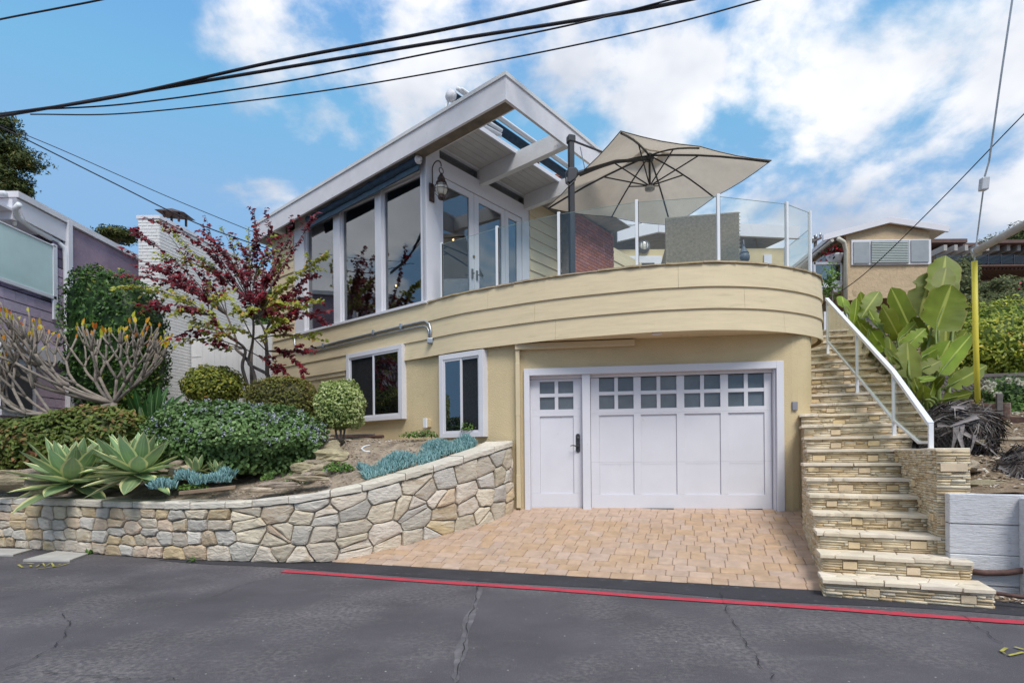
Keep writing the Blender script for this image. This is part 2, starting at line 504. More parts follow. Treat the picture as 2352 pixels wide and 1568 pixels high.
CRACKM = mat('crack_filler', (0.025, 0.022, 0.024), 0.95, 0.3, 20.0)

g = MB()
g.add([(-400, -400, -0.06), (400, -400, -0.06), (400, 600, -0.06), (-400, 600, -0.06)], [(0, 1, 2, 3)])
struct(g.build('ground', GROUND))
# the road, as far as the street edge
g = MB()
xs = np.linspace(-60, 60, 121)
g.grid([[(x, street_y(x) - 20 - 0 * x, 0.0) for x in xs], [(x, street_y(x) + 0.02 + (0.9 if x < -2.6 else 0.0) * min(1, (-2.6 - x) * 2), 0.0) for x in xs]])
road = struct(g.build('road', ASPHALT))
def ribbon(pts, w, z):
    """flat ribbon on the road through plan points with varying width"""
    pts = [np.array(p, float) for p in pts]; m = MB(); rows = []
    for i, p in enumerate(pts):
        t = pts[min(i + 1, len(pts) - 1)] - pts[max(i - 1, 0)]; t = t / np.linalg.norm(t)
        n = np.array([-t[1], t[0]]); ww = w(i / (len(pts) - 1)) if callable(w) else w
        rows.append([(*(p - n * ww / 2), z), (*(p + n * ww / 2), z)])
    m.grid([[r[0] for r in rows], [r[1] for r in rows]])
    m.f = [f[::-1] for f in m.f] if True else m.f
    return m
def on_road(px, py):
    a, b = ray(px, py); d = -CAMZ / b
    return (a * d, d)
# darker resealed strip between the road and the driveway, then the red line on it
L0, L1 = on_road(650, 1312), on_road(2352, 1430)
ldir = np.array(L1) - np.array(L0); ldir /= np.linalg.norm(ldir)
def jag(p, q, n, amp, r=rng):
    p = np.array(p, float); q = np.array(q, float); d = q - p; nn = np.array([-d[1], d[0]]) / np.linalg.norm(d)
    out = []
    o = 0.0
    for i in range(n + 1):
        o = 0.6 * o + r.uniform(-amp, amp)
        out.append(p + d * i / n + nn * (o if 0 < i < n else 0))
    return out
sp = []
for i in range(61):
    x = -4.5 + 13.5 * i / 60
    sp.append((x, street_y(x) - 0.235 + 0.03 * sin(x * 2.1)))
ribbon(sp, lambda t: 0.52 + 0.05 * sin(t * 40), 0.004).build('sealed_strip', FRESH, road)
pts = [np.array(L0) + ldir * (0.12 * i) for i in range(-0, 80)]
pts = [p + np.array([0, 0.012 * sin(i * 0.31) + rng.uniform(-0.003, 0.003)]) for i, p in enumerate(pts)]
ribbon(pts, lambda t: 0.108 + 0.006 * sin(t * 90), 0.008).build('red_line', RED, road)
cracks = [[(1100, 1345), (1092, 1380), (1075, 1430), (1062, 1500), (1055, 1568)],
          [(1655, 1360), (1668, 1395), (1690, 1440), (1720, 1490), (1762, 1545), (1785, 1568)],
          [(0, 1375), (110, 1355), (250, 1325), (330, 1305)],
          [(145, 1410), (160, 1432), (150, 1462), (120, 1490), (60, 1520), (0, 1545)],
          [(0, 1552), (110, 1546), (230, 1556), (300, 1562), (370, 1558), (420, 1564)],
          [(590, 1335), (540, 1352), (480, 1375)], [(2210, 1415), (2260, 1450), (2300, 1480)]]
for cpx in cracks:
    P = [np.array(on_road(*q)) for q in cpx]; full = []
    for i in range(len(P) - 1):
        full += jag(P[i], P[i + 1], 12, 0.012)[:-1]
    full.append(P[-1])
    ribbon(full, lambda t: 0.0042 + 0.0028 * sin(t * 37), 0.0115).build('crack', CRACKM, road)
# pale worn bands beside the middle crack and old tyre scuffs
SCUFF = mat('dusty_worn_asphalt', (0.145, 0.132, 0.138), 0.9, 0.35, 9.0, bump=0.5, bscale=160, bdist=0.005, dark=(0.095, 0.086, 0.095), dscale=7.0, damt=1.0)
for cpx, w in (([(1104, 1352), (1088, 1400), (1066, 1462), (1048, 1540), (1044, 1568)], 0.085),):
    P = [np.array(on_road(*q)) for q in cpx]; full = []
    for i in range(len(P) - 1): full += jag(P[i], P[i + 1], 10, 0.008)[:-1]
    full.append(P[-1]); w0 = w
    ribbon(full, lambda t: w0 * (.25 + .75 * sin(pi * min(1, .1 + t * .9))) * (.8 + .3 * sin(t * 23)), 0.0035).build('worn_patch', SCUFF, road)
# yellow utility marks
for cpx, w in (([(78, 1296), (58, 1294), (42, 1298), (52, 1304), (72, 1302), (70, 1299)], 0.035), ([(84, 1302), (98, 1294), (104, 1302), (118, 1293), (124, 1302), (140, 1296)], 0.035),
               ([(2312, 1490), (2300, 1498), (2316, 1508), (2352, 1500)], 0.03), ([(2330, 1488), (2352, 1494)], 0.03), ([(84, 1308), (140, 1300), (160, 1294)], 0.03)):
    ribbon([np.array(on_road(*q)) for q in cpx], w * .7, 0.012).build('utility_mark', YELLOWP, road)
# concrete gutter slabs by the left wall
CONC = mat('pale_concrete', (0.42, 0.40, 0.37), 0.9, 0.12, 4.0, bump=0.5, bscale=80, dark=(0.22, 0.2, 0.18), dscale=6.0, damt=0.2)
for quad in (((52, 1289), (130, 1268), (202, 1274), (160, 1290)), ((-60, 1275), (-50, 1262), (75, 1264), (30, 1277))):
    m = MB(); m.prism([on_road(*q) for q in quad], -0.02, 0.028)
    tag(m.build('concrete_slab', CONC, bevel=0.008), 'larger pale concrete gutter slab in front of the stone wall' if quad[0][0] > 0 else 'pale concrete gutter slab cut by the left picture edge', 'slab')

# ------------------------------------------------------------------ driveway with pavers
PAVER = mat('tan_concrete_paver', (0.46, 0.32, 0.225), 0.9, 0.14, 8.0, bump=0.6, bscale=110, bdist=0.006, objvar=0.06, huevar=0.004, spec=0.2, dark=(0.30, 0.235, 0.185), dscale=3.0, damt=0.1)
BED = mat('joint_sand', (0.19, 0.15, 0.115), 0.95, 0.3, 14.0, bump=0.5, dark=(0.05, 0.07, 0.025), dscale=3.0, damt=0.2)
g = MB()
rows = []
for j in range(14):
    row = []
    for i in range(30):
        x = -2.9 + 7.6 * i / 29
        y = street_y(x) + 0.005 + (garage_y(x) + 0.25 - street_y(x)) * j / 13
        row.append((x, y, drive_z(x, y) - 0.012))
    rows.append(row)
g.grid(rows)
g.grid([[(r[0], r[1], r[2]) for r in rows[0]], [(r[0], r[1], -0.05) for r in rows[0]]])
drive = struct(g.build('driveway', BED))
def paver_mesh(w, h):
    b = 0.007; t = 0.05
    m = MB()
    def rect(ww, hh, z, c):
        return [(-ww + c, -hh, z), (ww - c, -hh, z), (ww, -hh + c, z), (ww, hh - c, z), (ww - c, hh, z), (-ww + c, hh, z), (-ww, hh - c, z), (-ww, -hh + c, z)]
    W, H = w / 2 - 0.0022, h / 2 - 0.0022
    vs = rect(W, H, -t, 0.01) + rect(W, H, -b * 0.8, 0.012) + rect(W - b, H - b, 0, 0.01)
    fs = [(i + 8 * k, (i + 1) % 8 + 8 * k, (i + 1) % 8 + 8 * k + 8, i + 8 * k + 8) for k in range(2) for i in range(8)] + [tuple(range(16, 24))]
    return vs, fs
U = 0.079
pm = {}
cand = []
rr = random.Random(3)
v = 0.0; rowi = 0
while v < 3.6:
    hgt = 2 if rowi == 0 else rr.choice((2, 2, 3, 2, 3))
    u = -3.2 - rr.random() * 0.3
    while u < 5.4:
        wid = rr.choice((2, 3, 3)) if hgt == 2 else rr.choice((2, 2, 3))
        w, h = wid * U, hgt * U
        o = np.array([0.0, 6.376]) + ST * (u + w / 2) + SN * (v + h / 2 + 0.004)
        cand.append((o[0], o[1], wid, hgt)); u += w
    v += hgt * U; rowi += 1
def stair_lat(x, y): return x * 0.9272 - y * 0.3746
keep = []
for x, y, wid, hgt in cand:
    if y > garage_y(x) + 0.16 or x < -2.55: continue
    s = WALLC.near(x, y); p = WALLC.pt(s); n = WALLC.nrm(s)
    if (x - p[0]) * n[0] + (y - p[1]) * n[1] < -0.16: continue
    if stair_lat(x, y) > 0.73 + 0.14: continue
    keep.append((x, y, wid, hgt))
keep.sort(key=lambda k: k[1] - 0.2 * abs(k[0] - 1.5))
rest = MB()
for i, (x, y, wid, hgt) in enumerate(keep):
    key = (wid, hgt)
    if key not in pm:
        vs, fs = paver_mesh(wid * U, hgt * U)
        me = bpy.data.meshes.new('paver'); me.from_pydata(vs, [], fs); me.materials.append(PAVER); pm[key] = (me, vs, fs)
    e = 0.05
    zx = (drive_z(x + e, y) - drive_z(x - e, y)) / (2 * e); zy = (drive_z(x, y + e) - drive_z(x, y - e)) / (2 * e)
    nz = Vector((-zx + rr.uniform(-.008, .008), -zy + rr.uniform(-.008, .008), 1)).normalized()
    ex = Vector((ST[0], ST[1], 0)); ex = (ex - nz * ex.dot(nz)).normalized(); ey = nz.cross(ex)
    M_ = Matrix((ex, ey, nz)).transposed().to_4x4(); M_.translation = Vector((x, y, drive_z(x, y) + rr.uniform(-.002, .0025)))
    if i < 300:
        o = bpy.data.objects.new('paver', pm[key][0]); COL.objects.link(o); o.parent = drive; o.matrix_local = M_
    else:
        rest.add([M_ @ Vector(q) for q in pm[key][1]], pm[key][2])
if rest.v: stuff(rest.build('far_pavers', PAVER, drive))

# ------------------------------------------------------------------ stone retaining wall
STONE = mat('limestone', (0.60, 0.52, 0.41), 0.9, 0.16, 5.0, bump=0.9, bscale=11, bdist=0.03, stretch=(1, 1, 2.6), objvar=0.19, huevar=0.010, spec=0.15, dark=(0.46, 0.355, 0.235), dscale=3.2, damt=0.3, bump2=(70, 0.35))
CAPST = mat('limestone_cap', (0.60, 0.545, 0.455), 0.9, 0.14, 5.0, bump=0.8, bscale=12, bdist=0.02, stretch=(1, 1, 3), objvar=0.08, huevar=0.005, spec=0.15, dark=(0.38, 0.34, 0.28), dscale=5.0, damt=0.2)
S0, S1 = WALLC.near(-9.3, 9.2), WALLC.len
STONET = mat('tan_limestone', (0.54, 0.415, 0.275), 0.9, 0.18, 5.0, bump=0.9, bscale=11, bdist=0.03, stretch=(1, 1, 2.6), objvar=0.2, huevar=0.012, spec=0.15, dark=(0.62, 0.55, 0.45), dscale=2.6, damt=0.5, bump2=(70, 0.35))
STONEG = mat('grey_limestone', (0.565, 0.52, 0.45), 0.9, 0.18, 5.0, bump=0.9, bscale=11, bdist=0.03, stretch=(1, 1, 2.6), objvar=0.2, huevar=0.006, spec=0.15, dark=(0.40, 0.36, 0.30), dscale=5.0, damt=0.35, bump2=(70, 0.35))
swall = thing('stone_wall', 'curved limestone rubble garden wall rising beside the paver driveway', 'wall', (-3.0, 7.3, 0))
m = MB()
N_ = 90
ss = [WALLC.near(-11.5, 10.0) + (S1 - WALLC.near(-11.5, 10.0)) * i / N_ for i in range(N_ + 1)]
fr = [WALLC.off(s, -0.01) for s in ss]; bk = [WALLC.off(s, -0.34) for s in ss]
m.grid([[(*p, -0.1) for p in fr], [(*p, wall_top(s)) for p, s in zip(fr, ss)], [(*p, wall_top(s)) for p, s in zip(bk, ss)], [(*p, -0.1) for p in bk]])
m.f = [f[::-1] for f in m.f]
m.add([(*fr[-1], -0.1), (*bk[-1], -0.1), (*bk[-1], wall_top(S1)), (*fr[-1], wall_top(S1))], [(0, 1, 2, 3)])
m.build('mortar_core', MORTAR, swall)
def clip(poly, nx, ny, c):
    out = []
    for i in range(len(poly)):
        a = poly[i]; b = poly[(i + 1) % len(poly)]
        da = a[0] * nx + a[1] * ny - c; db = b[0] * nx + b[1] * ny - c
        if da <= 0: out.append(a)
        if da * db < 0:
            t = da / (da - db); out.append((a[0] + (b[0] - a[0]) * t, a[1] + (b[1] - a[1]) * t))
    return out
def voronoi(pts, box, asp=1.0, relax=2):
    def cells(P):
        res = []
        for i, p in enumerate(P):
            poly = [(box[0], box[2]), (box[1], box[2]), (box[1], box[3]), (box[0], box[3])]
            for j, q in enumerate(P):
                if i == j or abs(q[0] - p[0]) > 1.4: continue
                nx, ny = (q[0] - p[0]), (q[1] - p[1]) * asp * asp
                mx, my = (p[0] + q[0]) / 2, (p[1] + q[1]) / 2
                poly = clip(poly, nx, ny, nx * mx + ny * my)
                if not poly: break
            res.append(poly)
        return res
    for _ in range(relax):
        C = cells(pts)
        pts = [(sum(q[0] for q in c) / len(c), sum(q[1] for q in c) / len(c)) if c else p for c, p in zip(C, pts)]
    return [c for c in cells(pts) if len(c) >= 3]
def rects(x0, x1, y0, y1, r, wmin, hmin, out):
    w, h = x1 - x0, y1 - y0
    if (w < wmin * 2.0 or r.random() < 0.12 and w < wmin * 3) and h < hmin * 2.1 or (w < wmin * 1.7 and h < hmin * 2.3 and r.random() < .5):
        out.append([(x0, y0), (x1, y0), (x1, y1), (x0, y1)]); return
    if w / wmin > h / hmin * 1.0:
        c = x0 + w * r.uniform(0.36, 0.64); rects(x0, c, y0, y1, r, wmin, hmin, out); rects(c, x1, y0, y1, r, wmin, hmin, out)
    else:
        c = y0 + h * r.uniform(0.36, 0.64); rects(x0, x1, y0, c, r, wmin, hmin, out); rects(x0, x1, c, y1, r, wmin, hmin, out)
r = random.Random(11)
cells = []
SM = WALLC.near(-3.6, 7.25)
rc = []
rects(S0, SM, 0, 0.60, r, 0.19, 0.095, rc)
seeds = [(sum(p[0] for p in c) / 4 + r.uniform(-.03, .03), (sum(p[1] for p in c) / 4 + r.uniform(-.018, .018)) / 0.60) for c in rc]
rc = []
rects(SM, S1 - 0.01, 0, 1.0, r, 0.25, 0.17, rc)
seeds += [(sum(p[0] for p in c) / 4 + r.uniform(-.07, .07), sum(p[1] for p in c) / 4 + r.uniform(-.06, .06)) for c in rc]
seeds += [(SM + (S1 - SM) * r.random(), r.random()) for _ in range(16)]
cells2 = voronoi(seeds, (S0, S1 - 0.01, 0, 1.0), 1.22, 0)
stones = []
for c in cells2: stones.append((c, None))
def local_h(s): return wall_top(s) - wall_base(s) - 0.005
for c, href in stones:
    # to metres on the wall face
    def zof(u, v): return wall_base(u) + (v / href if href else v) * local_h(u)
    cu = sum(p[0] for p in c) / len(c); cv = sum(p[1] for p in c) / len(c)
    H = local_h(cu) / (href if href else 1.0)
    poly = [((p[0] - cu), (p[1] - cv) * H) for p in c]
    # inset and round the corners
    area = sum(poly[i][0] * poly[(i + 1) % len(poly)][1] - poly[(i + 1) % len(poly)][0] * poly[i][1] for i in range(len(poly))) / 2
    if area < 0: poly = poly[::-1]; area = -area
    if area < 0.004: continue
    size = sqrt(area)
    ring = []
    for i in range(len(poly)):
        a = np.array(poly[i - 1]); b = np.array(poly[i]); d = np.array(poly[(i + 1) % len(poly)])
        e1 = np.linalg.norm(a - b); e2 = np.linalg.norm(d - b)
        if e1 < 1e-4 or e2 < 1e-4: continue
        cc_ = min(0.38 * e1, 0.38 * e2, 0.24 * size) * r.uniform(0.7, 1.2)
        ring.append(b + (a - b) / e1 * cc_); ring.append(b + ((a + d) / 2 - b) * 0.06 * cc_ / (0.2 * size)); ring.append(b + (d - b) / e2 * cc_)
        if e2 > 0.16: ring.append((b + d) / 2 + np.array([r.uniform(-.010, .010), r.uniform(-.010, .010)]))
    ring = [q * (1 - 0.0085 / max(0.05, np.linalg.norm(q))) for q in ring]
    n = len(ring)
    d0 = r.uniform(0.028, 0.05)
    vs = []
    tilt = (r.uniform(-.10, .10), r.uniform(-.10, .10))
    for lev, (sc, dep) in enumerate(((1.0, -0.03), (0.995, d0 * 0.45), (0.94, d0 * 0.85), (0.70, d0 * 1.08))):
        for q in ring:
            jj = 1 + (r.uniform(-0.03, 0.03) if lev == 3 else 0)
            x, y = q[0] * sc * jj, q[1] * sc * jj
            dd = dep + ((x * tilt[0] + y * tilt[1]) + r.uniform(-.004, .004) if lev >= 2 else 0)
            u = min(max(cu + x, 0), S1 - 0.005); z = zof(cu, cv) + y + (wall_base(u) - wall_base(cu)) * (1 - cv / (href or 1)) + (wall_top(u) - wall_top(cu)) * (cv / (href or 1))
            xy = WALLC.off(u, dd); vs.append((xy[0], xy[1], z))
    fs = [(k * n + i, k * n + (i + 1) % n, (k + 1) * n + (i + 1) % n, (k + 1) * n + i) for k in range(3) for i in range(n)]
    ce = WALLC.off(cu, d0 * 1.1); vs.append((ce[0], ce[1], zof(cu, cv)))
    fs += [(3 * n + i, 3 * n + (i + 1) % n, 4 * n) for i in range(n)]
    mb = MB(); mb.add(vs, fs); wl_ = r.random(); pt_l = 0.42 if cu < SM else 0.16
    mb.build('stone', STONET if wl_ < pt_l else (STONEG if wl_ > 0.70 else STONE), swall)
# cap stones
s = S0 - 1.0
while s < S1 - 0.05:
    ln = min(r.uniform(0.34, 0.62), S1 - s)
    if S1 - s - ln < 0.2: ln = S1 - s
    k = 6; rows_t = []; th = 0.085 + r.uniform(-.01, .012); ov = 0.045 + r.uniform(-.008, .012)
    m = MB(); sec = []
    for i in range(k + 1):
        u = s + 0.006 + (ln - 0.012) * i / k; zt = wall_top(u)
        j = r.uniform(-.007, .007); j2 = r.uniform(-.006, .006)
        f0 = WALLC.off(u, ov + j); f1 = WALLC.off(u, ov - 0.012 + j2); b0 = WALLC.off(u, -0.38)
        sec.append([(*f0, zt + 0.004 + j2), (*f0, zt + th * 0.75), (*f1, zt + th + j * 0.4), (*b0, zt + th + 0.004), (*b0, zt)])
    m.grid([list(x) for x in zip(*sec)])
    m.f = [f[::-1] for f in m.f]
    m.add(sec[0], [(0, 1, 2, 3, 4)]); m.add(sec[-1], [(4, 3, 2, 1, 0)])
    m.add([sec[0][0], sec[0][4], sec[-1][4], sec[-1][0]], [(0, 1, 2, 3)])
    m.build('cap_stone', CAPST, swall)
    s += ln
# ------------------------------------------------------------------ the house
CO = np.array([-1.46, 9.90])                      # upper corner
RD = np.array([0.624, 0.781]); RD /= np.linalg.norm(RD)      # along the french-door wall, away
LD = np.array([-RD[1], RD[0]])                    # along the window wall, away to the left
FD = -LD                                          # out over the deck
def W(p, s, z): return Vector((CO[0] + FD[0] * p + RD[0] * s, CO[1] + FD[1] * p + RD[1] * s, z))
house = thing('house', 'cream two-storey house with curved balcony, big windows and white garage doors', 'house', (1.0, 9.0, 0.4))
ZB, ZT = 3.05, 3.965                              # balcony band
straight = [tuple(CO + LD * s) for s in (5.15, 4.0, 3.0, 2.0, 1.0, 0.4)]
BAND = Curve(catmull(straight + [(-1.46, 9.90), (-0.84, 9.37), (-0.24, 9.0), (0.70, 8.50), (1.82, 8.10), (2.4, 7.985), (2.9, 7.94), (3.6, 8.04), (4.22, 8.30), (4.66, 8.62), (4.86, 8.95), (4.93, 9.35), (4.95, 10.2), (4.97, 11.6)], 8))
LOW = Curve(catmull([tuple(np.array(p) - np.array([0.02, -0.03])) for p in straight] + [(-1.44, 9.93), (-0.84, 9.42), (-0.4, 9.155), (0.0, 8.96), (0.26, 8.879)], 8))
LOWR = Curve(catmull([(3.92, 8.33), (4.1, 8.303), (4.3, 8.345), (4.48, 8.50), (4.575, 8.75), (4.63, 9.2), (4.72, 10.2), (4.8, 11.4)], 8))

def extrude(curve, s0, s1, z0, z1, t0, t1, n=24):
    m = MB(); sec = []
    for i in range(n + 1):
        s = s0 + (s1 - s0) * i / n
        a = curve.off(s, t1); b = curve.off(s, t0)
        sec.append([(*a, z0), (*a, z1), (*b, z1), (*b, z0)])
    rows_ = [list(x) for x in zip(*sec)]
    rows_.append(rows_[0])
    m.grid(rows_); m.f = [f[::-1] for f in m.f]
    m.add(sec[0], [(0, 1, 2, 3)]); m.add(sec[-1], [(3, 2, 1, 0)])
    return m
# lower stucco walls (garage opening left free)
extrude(LOW, 0, LOW.len, -0.2, 3.06, -0.2, 0.0, 60).build('stucco_wall', STUCCO, house)
extrude(LOWR, 0, LOWR.len, -0.2, 3.06, -0.2, 0.0, 40).build('stucco_wall', STUCCO, house)
GO = np.array([0.26, garage_y(0.26)]); GD = np.array([1.0, -0.15]) / sqrt(1.0225); GN = np.array([GD[1], -GD[0]])
GL = (3.92 - 0.26) * sqrt(1.0225)
def GP(u, t=0.0): return (GO + GD * u + GN * t)
ZH = 2.58                                          # opening head
m = MB(); m.slab(GP(0), GP(GL), ZH, 3.06, -0.2, 0.0, GN); m.build('garage_header', STUCCO, house)
# end wall and back walls of the shell
m = MB()
e0 = CO + LD * 5.12
m.slab(e0, e0 + RD * 9, 0.5, 6.6, -0.2, 0.0, LD)
m.build('end_wall', STUCCO, house)
# --- garage: white surround, posts, doors
uF0, uF1 = hit(1205, 1000, GO, GD)[0], hit(1800, 1000, GO, GD)[0]
uA0, uA1 = hit(1217, 1000, GO, GD)[0], hit(1337, 1000, GO, GD)[0]
uB0, uB1 = hit(1357, 1000, GO, GD)[0], hit(1778, 1000, GO, GD)[0]
ZG = 0.475
ZF = 2.66
def gbox(name, u0, u1, z0, z1, t0, t1, mt=WHITE, par=house, bevel=0.004):
    m = MB(); m.slab(GP(u0), GP(u1), z0, z1, t0, t1, GN); return m.build(name, mt, par, bevel=bevel)
gbox('door_surround', uF0, uF0 + 0.085, ZG - 0.05, ZF, -0.16, 0.035)
gbox('door_surround', uF1 - 0.10, uF1, ZG - 0.05, ZF, -0.16, 0.035)
gbox('door_surround', uF0 + 0.085, uF1 - 0.10, ZF - 0.105, ZF, -0.16, 0.034)
gbox('door_post', uA1 + 0.005, uB0 - 0.005, ZG - 0.04, ZF - 0.105, -0.16, 0.0)
gbox('jamb', uB1 + 0.006, uF1 - 0.10, ZG - 0.04, ZF - 0.105, -0.16, -0.02)
gbox('jamb', uF0 + 0.085, uA0 - 0.003, ZG - 0.04, ZF - 0.105, -0.16, -0.055)
gbox('door_stop', uF0 + 0.085, uF1 - 0.10, ZF - 0.150, ZF - 0.106, -0.16, -0.085)
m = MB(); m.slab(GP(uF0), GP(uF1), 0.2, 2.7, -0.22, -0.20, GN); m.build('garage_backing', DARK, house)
FROST = mat('grey_door_pane', (0.105, 0.125, 0.145), 0.12, 0.25, 3.0, spec=0.6)
def lay_door(name, u0, u1, z0, z1, cols, zrows, panel_top, label=None):
    """frame of stiles and rails with recessed panel and four panes per column"""
    d = bpy.data.objects.new(name, None); reg(d, parent=house)
    if label: d['label'] = label
    t0, t1 = -0.155, -0.105
    zr0, zr1, zr2, zr3 = zrows        # pane row levels: bottom0, top0, bottom1, top1
    def part(nm, a, b, c, e, q0=t0, q1=t1, mt=WHITE): 
        m = MB(); m.slab(GP(a), GP(b), c, e, q0, q1, GN); return m.build(nm, mt, d, bevel=0.003)
    pbot = z0 + 0.21
    # rails
    part('rail', u0, u1, z0, pbot); part('rail', u0, u1, panel_top, zr0); part('rail', u0, u1, zr3, z1)
    xs_ = []
    prev = u0
    for (c0, c1) in cols:
        part('stile', prev, c0, pbot, panel_top); part('stile', prev, c0, zr0, zr3)
        part('panel', c0 + 0.001, c1 - 0.001, pbot, panel_top, t0, t1 - 0.022, WHITE)
        part('mullion', c0, c1, zr1, zr2, t0, t1 - 0.004)
        mid = (c0 + c1) / 2
        for (a, b) in ((zr0, zr1), (zr2, zr3)):
            part('mullion', mid - 0.028, mid + 0.028, a, b, t0, t1 - 0.004)
            for (x0, x1) in ((c0, mid - 0.028), (mid + 0.028, c1)):
                part('pane', x0, x1, a, b, t0, t1 - 0.036, FROST)
        prev = c1
    part('stile', prev, u1, pbot, panel_top); part('stile', prev, u1, zr0, zr3)
    return d, part
def zat(py, u):                       # height of a picture row on the garage plane
    p = GP(u); return CAMZ + (HORIZ - py) / FPX * p[1]
pr = (2.02, 2.235, 2.29, 2.505)
cu = lambda x: hit(x, 900, GO, GD)[0]
dd, part = lay_door('side_door', uA0, uA1, ZG + 0.03, ZF - 0.155, [(cu(1238), cu(1316))], (2.03, 2.225, 2.28, 2.47), 1.925)
part('threshold', uA0, uA1, ZG - 0.03, ZG + 0.027, -0.155, -0.095)
def handle_set(par, u, z):
    m = MB(); c = GP(u, -0.10)
    prof = []
    k = 12; pts = []
    for i in range(k):
        a = pi * i / (k - 1); pts.append((0.032 * cos(a), 0.115 + 0.032 * sin(a)))
    for i in range(k):
        a = pi + pi * i / (k - 1); pts.append((0.032 * cos(a), -0.115 + 0.032 * sin(a)))
    vs = []
    for t in (0.0, 0.012):
        for (x, y) in pts:
            q = GP(u + x, -0.105 + t); vs.append((q[0], q[1], z + y))
    n = len(pts)
    m.add(vs, [tuple(range(n))[::-1], tuple(range(n, 2 * n))] + [(i, (i + 1) % n, n + (i + 1) % n, n + i) for i in range(n)])
    plate = m.build('handle', BLACKM, par)
    m = MB(); m.lathe((*GP(u, -0.094), z + 0.075), [(0.022, 0), (0.022, 0.014), (0.01, 0.02)], 12, (GN[0], GN[1], 0)); 
    m.build('deadbolt', BLACKM, par); m = MB()
    m.lathe((*GP(u, -0.094), z - 0.05), [(0.02, 0), (0.016, 0.03), (0.012, 0.05)], 12, (GN[0], GN[1], 0))
    q = [Vector((*GP(u - x, -0.045 + 0.01 * sin(x * 30)), z - 0.05 + dz)) for x, dz in ((0, 0), (0.03, 0.004), (0.06, 0.012), (0.09, 0.014), (0.115, 0.006))]
    m.tube(q, [0.011, 0.010, 0.009, 0.008, 0.006], 8)
    m.build('lever', BLACKM, par, smooth=True)
handle_set(dd, cu(1326), 1.50)
cols = [(cu(a), cu(b)) for a, b in ((1376, 1456), (1473, 1556), (1574, 1658), (1676, 1760))]
GREYS = mat('grey_seam', (0.38, 0.37, 0.38), 0.8)
gd, part = lay_door('garage_door', uB0, uB1, ZG + 0.015, ZF - 0.155, cols, pr, 1.925)
for z in (1.20, 1.955):                          # section joints
    part('section_joint', uB0 + 0.002, uB1 - 0.002, z - 0.0012, z + 0.0012, -0.106, -0.1035, GREYS)
part('bottom_seal', uB0, uB1, ZG - 0.012, ZG + 0.014, -0.15, -0.11, DARK)

# --- balcony body and boards
poly = [tuple(BAND.off(s, -0.045)) for s in np.linspace(BAND.near(*CO), BAND.len, 70)] + [tuple(CO + RD * 9), tuple(CO + RD * 0.02 + LD * 0.05)]
m = MB(); m.prism(poly, ZB + 0.012, 3.86); m.build('balcony_deck', SIDING, house)
DECK = mat('deck_tile', (0.36, 0.34, 0.31), 0.8, 0.12, 3.0, bump=0.2)
m = MB(); m.prism(poly, 3.86, 3.885); m.build('deck_floor', DECK, house)
zb = [ZB, ZB + 0.305, ZB + 0.61, ZT]
rj = random.Random(5)
def lap_board(curve, s0, s1, z0, z1, n):
    m = MB(); sec = []
    for i in range(n + 1):
        s = s0 + (s1 - s0) * i / n
        A = curve.off(s, 0.036); B = curve.off(s, 0.010); Cc = curve.off(s, -0.03); D = curve.off(s, 0.012)
        sec.append([(*D, z0 - 0.016), (*A, z0 - 0.016), (*B, z1), (*Cc, z1)])
    rows_ = [list(x) for x in zip(*sec)]
    m.grid(rows_); 
    m.add(sec[0], [(0, 1, 2, 3)]); m.add(sec[-1], [(3, 2, 1, 0)])
    return m
cornerS = BAND.near(*CO)
for k in range(3):
    s = 0.0 if k < 3 else cornerS
    while s < BAND.len - 0.01:
        ln = rj.uniform(2.3, 3.4)
        if s == 0.0: ln = rj.uniform(3.2, 5.0)
        e = min(s + ln, BAND.len)
        if BAND.len - e < 0.5: e = BAND.len
        lap_board(BAND, s, e - 0.003, zb[k], zb[k + 1] + (0.02 if k < 2 else 0), max(6, int((e - s) * 9))).build('siding_board', SIDING, house)
        s = e
# boards below the band on the far left end stop at the lower window; thin trim board at the band foot
m = extrude(BAND, 0, BAND.near(-3.3, 11.4), ZB - 0.10, ZB - 0.02, -0.02, 0.012, 20); m.build('trim_board', SIDING, house)
# thin uneven flagstone edge on the band
s = cornerS + 0.05
FLAGCAP = mat('tan_flagstone_edge', (0.40, 0.315, 0.20), 0.9, 0.2, 8.0, bump=0.8, bscale=30, objvar=0.15, huevar=0.01)
while s < BAND.len - 0.05:
    ln = min(rj.uniform(0.22, 0.6), BAND.len - s); k = 5; sec = []
    th = rj.uniform(0.016, 0.026); dz = rj.uniform(0, 0.006)
    for i in range(k + 1):
        u = s + 0.004 + (ln - 0.008) * i / k
        o = 0.036 + rj.uniform(-.012, .010)
        a = BAND.off(u, o); b = BAND.off(u, -0.22); z = ZT + 0.003 + dz + rj.uniform(-.003, .003)
        sec.append([(*a, z), (*a, z + th), (*b, z + th), (*b, z)])
    m = MB(); rows_ = [list(x) for x in zip(*sec)]; rows_.append(rows_[0]); m.grid(rows_); m.f = [f[::-1] for f in m.f]
    m.add(sec[0], [(0, 1, 2, 3)]); m.add(sec[-1], [(3, 2, 1, 0)])
    m.build('edge_flagstone', FLAGCAP, house); s += ln
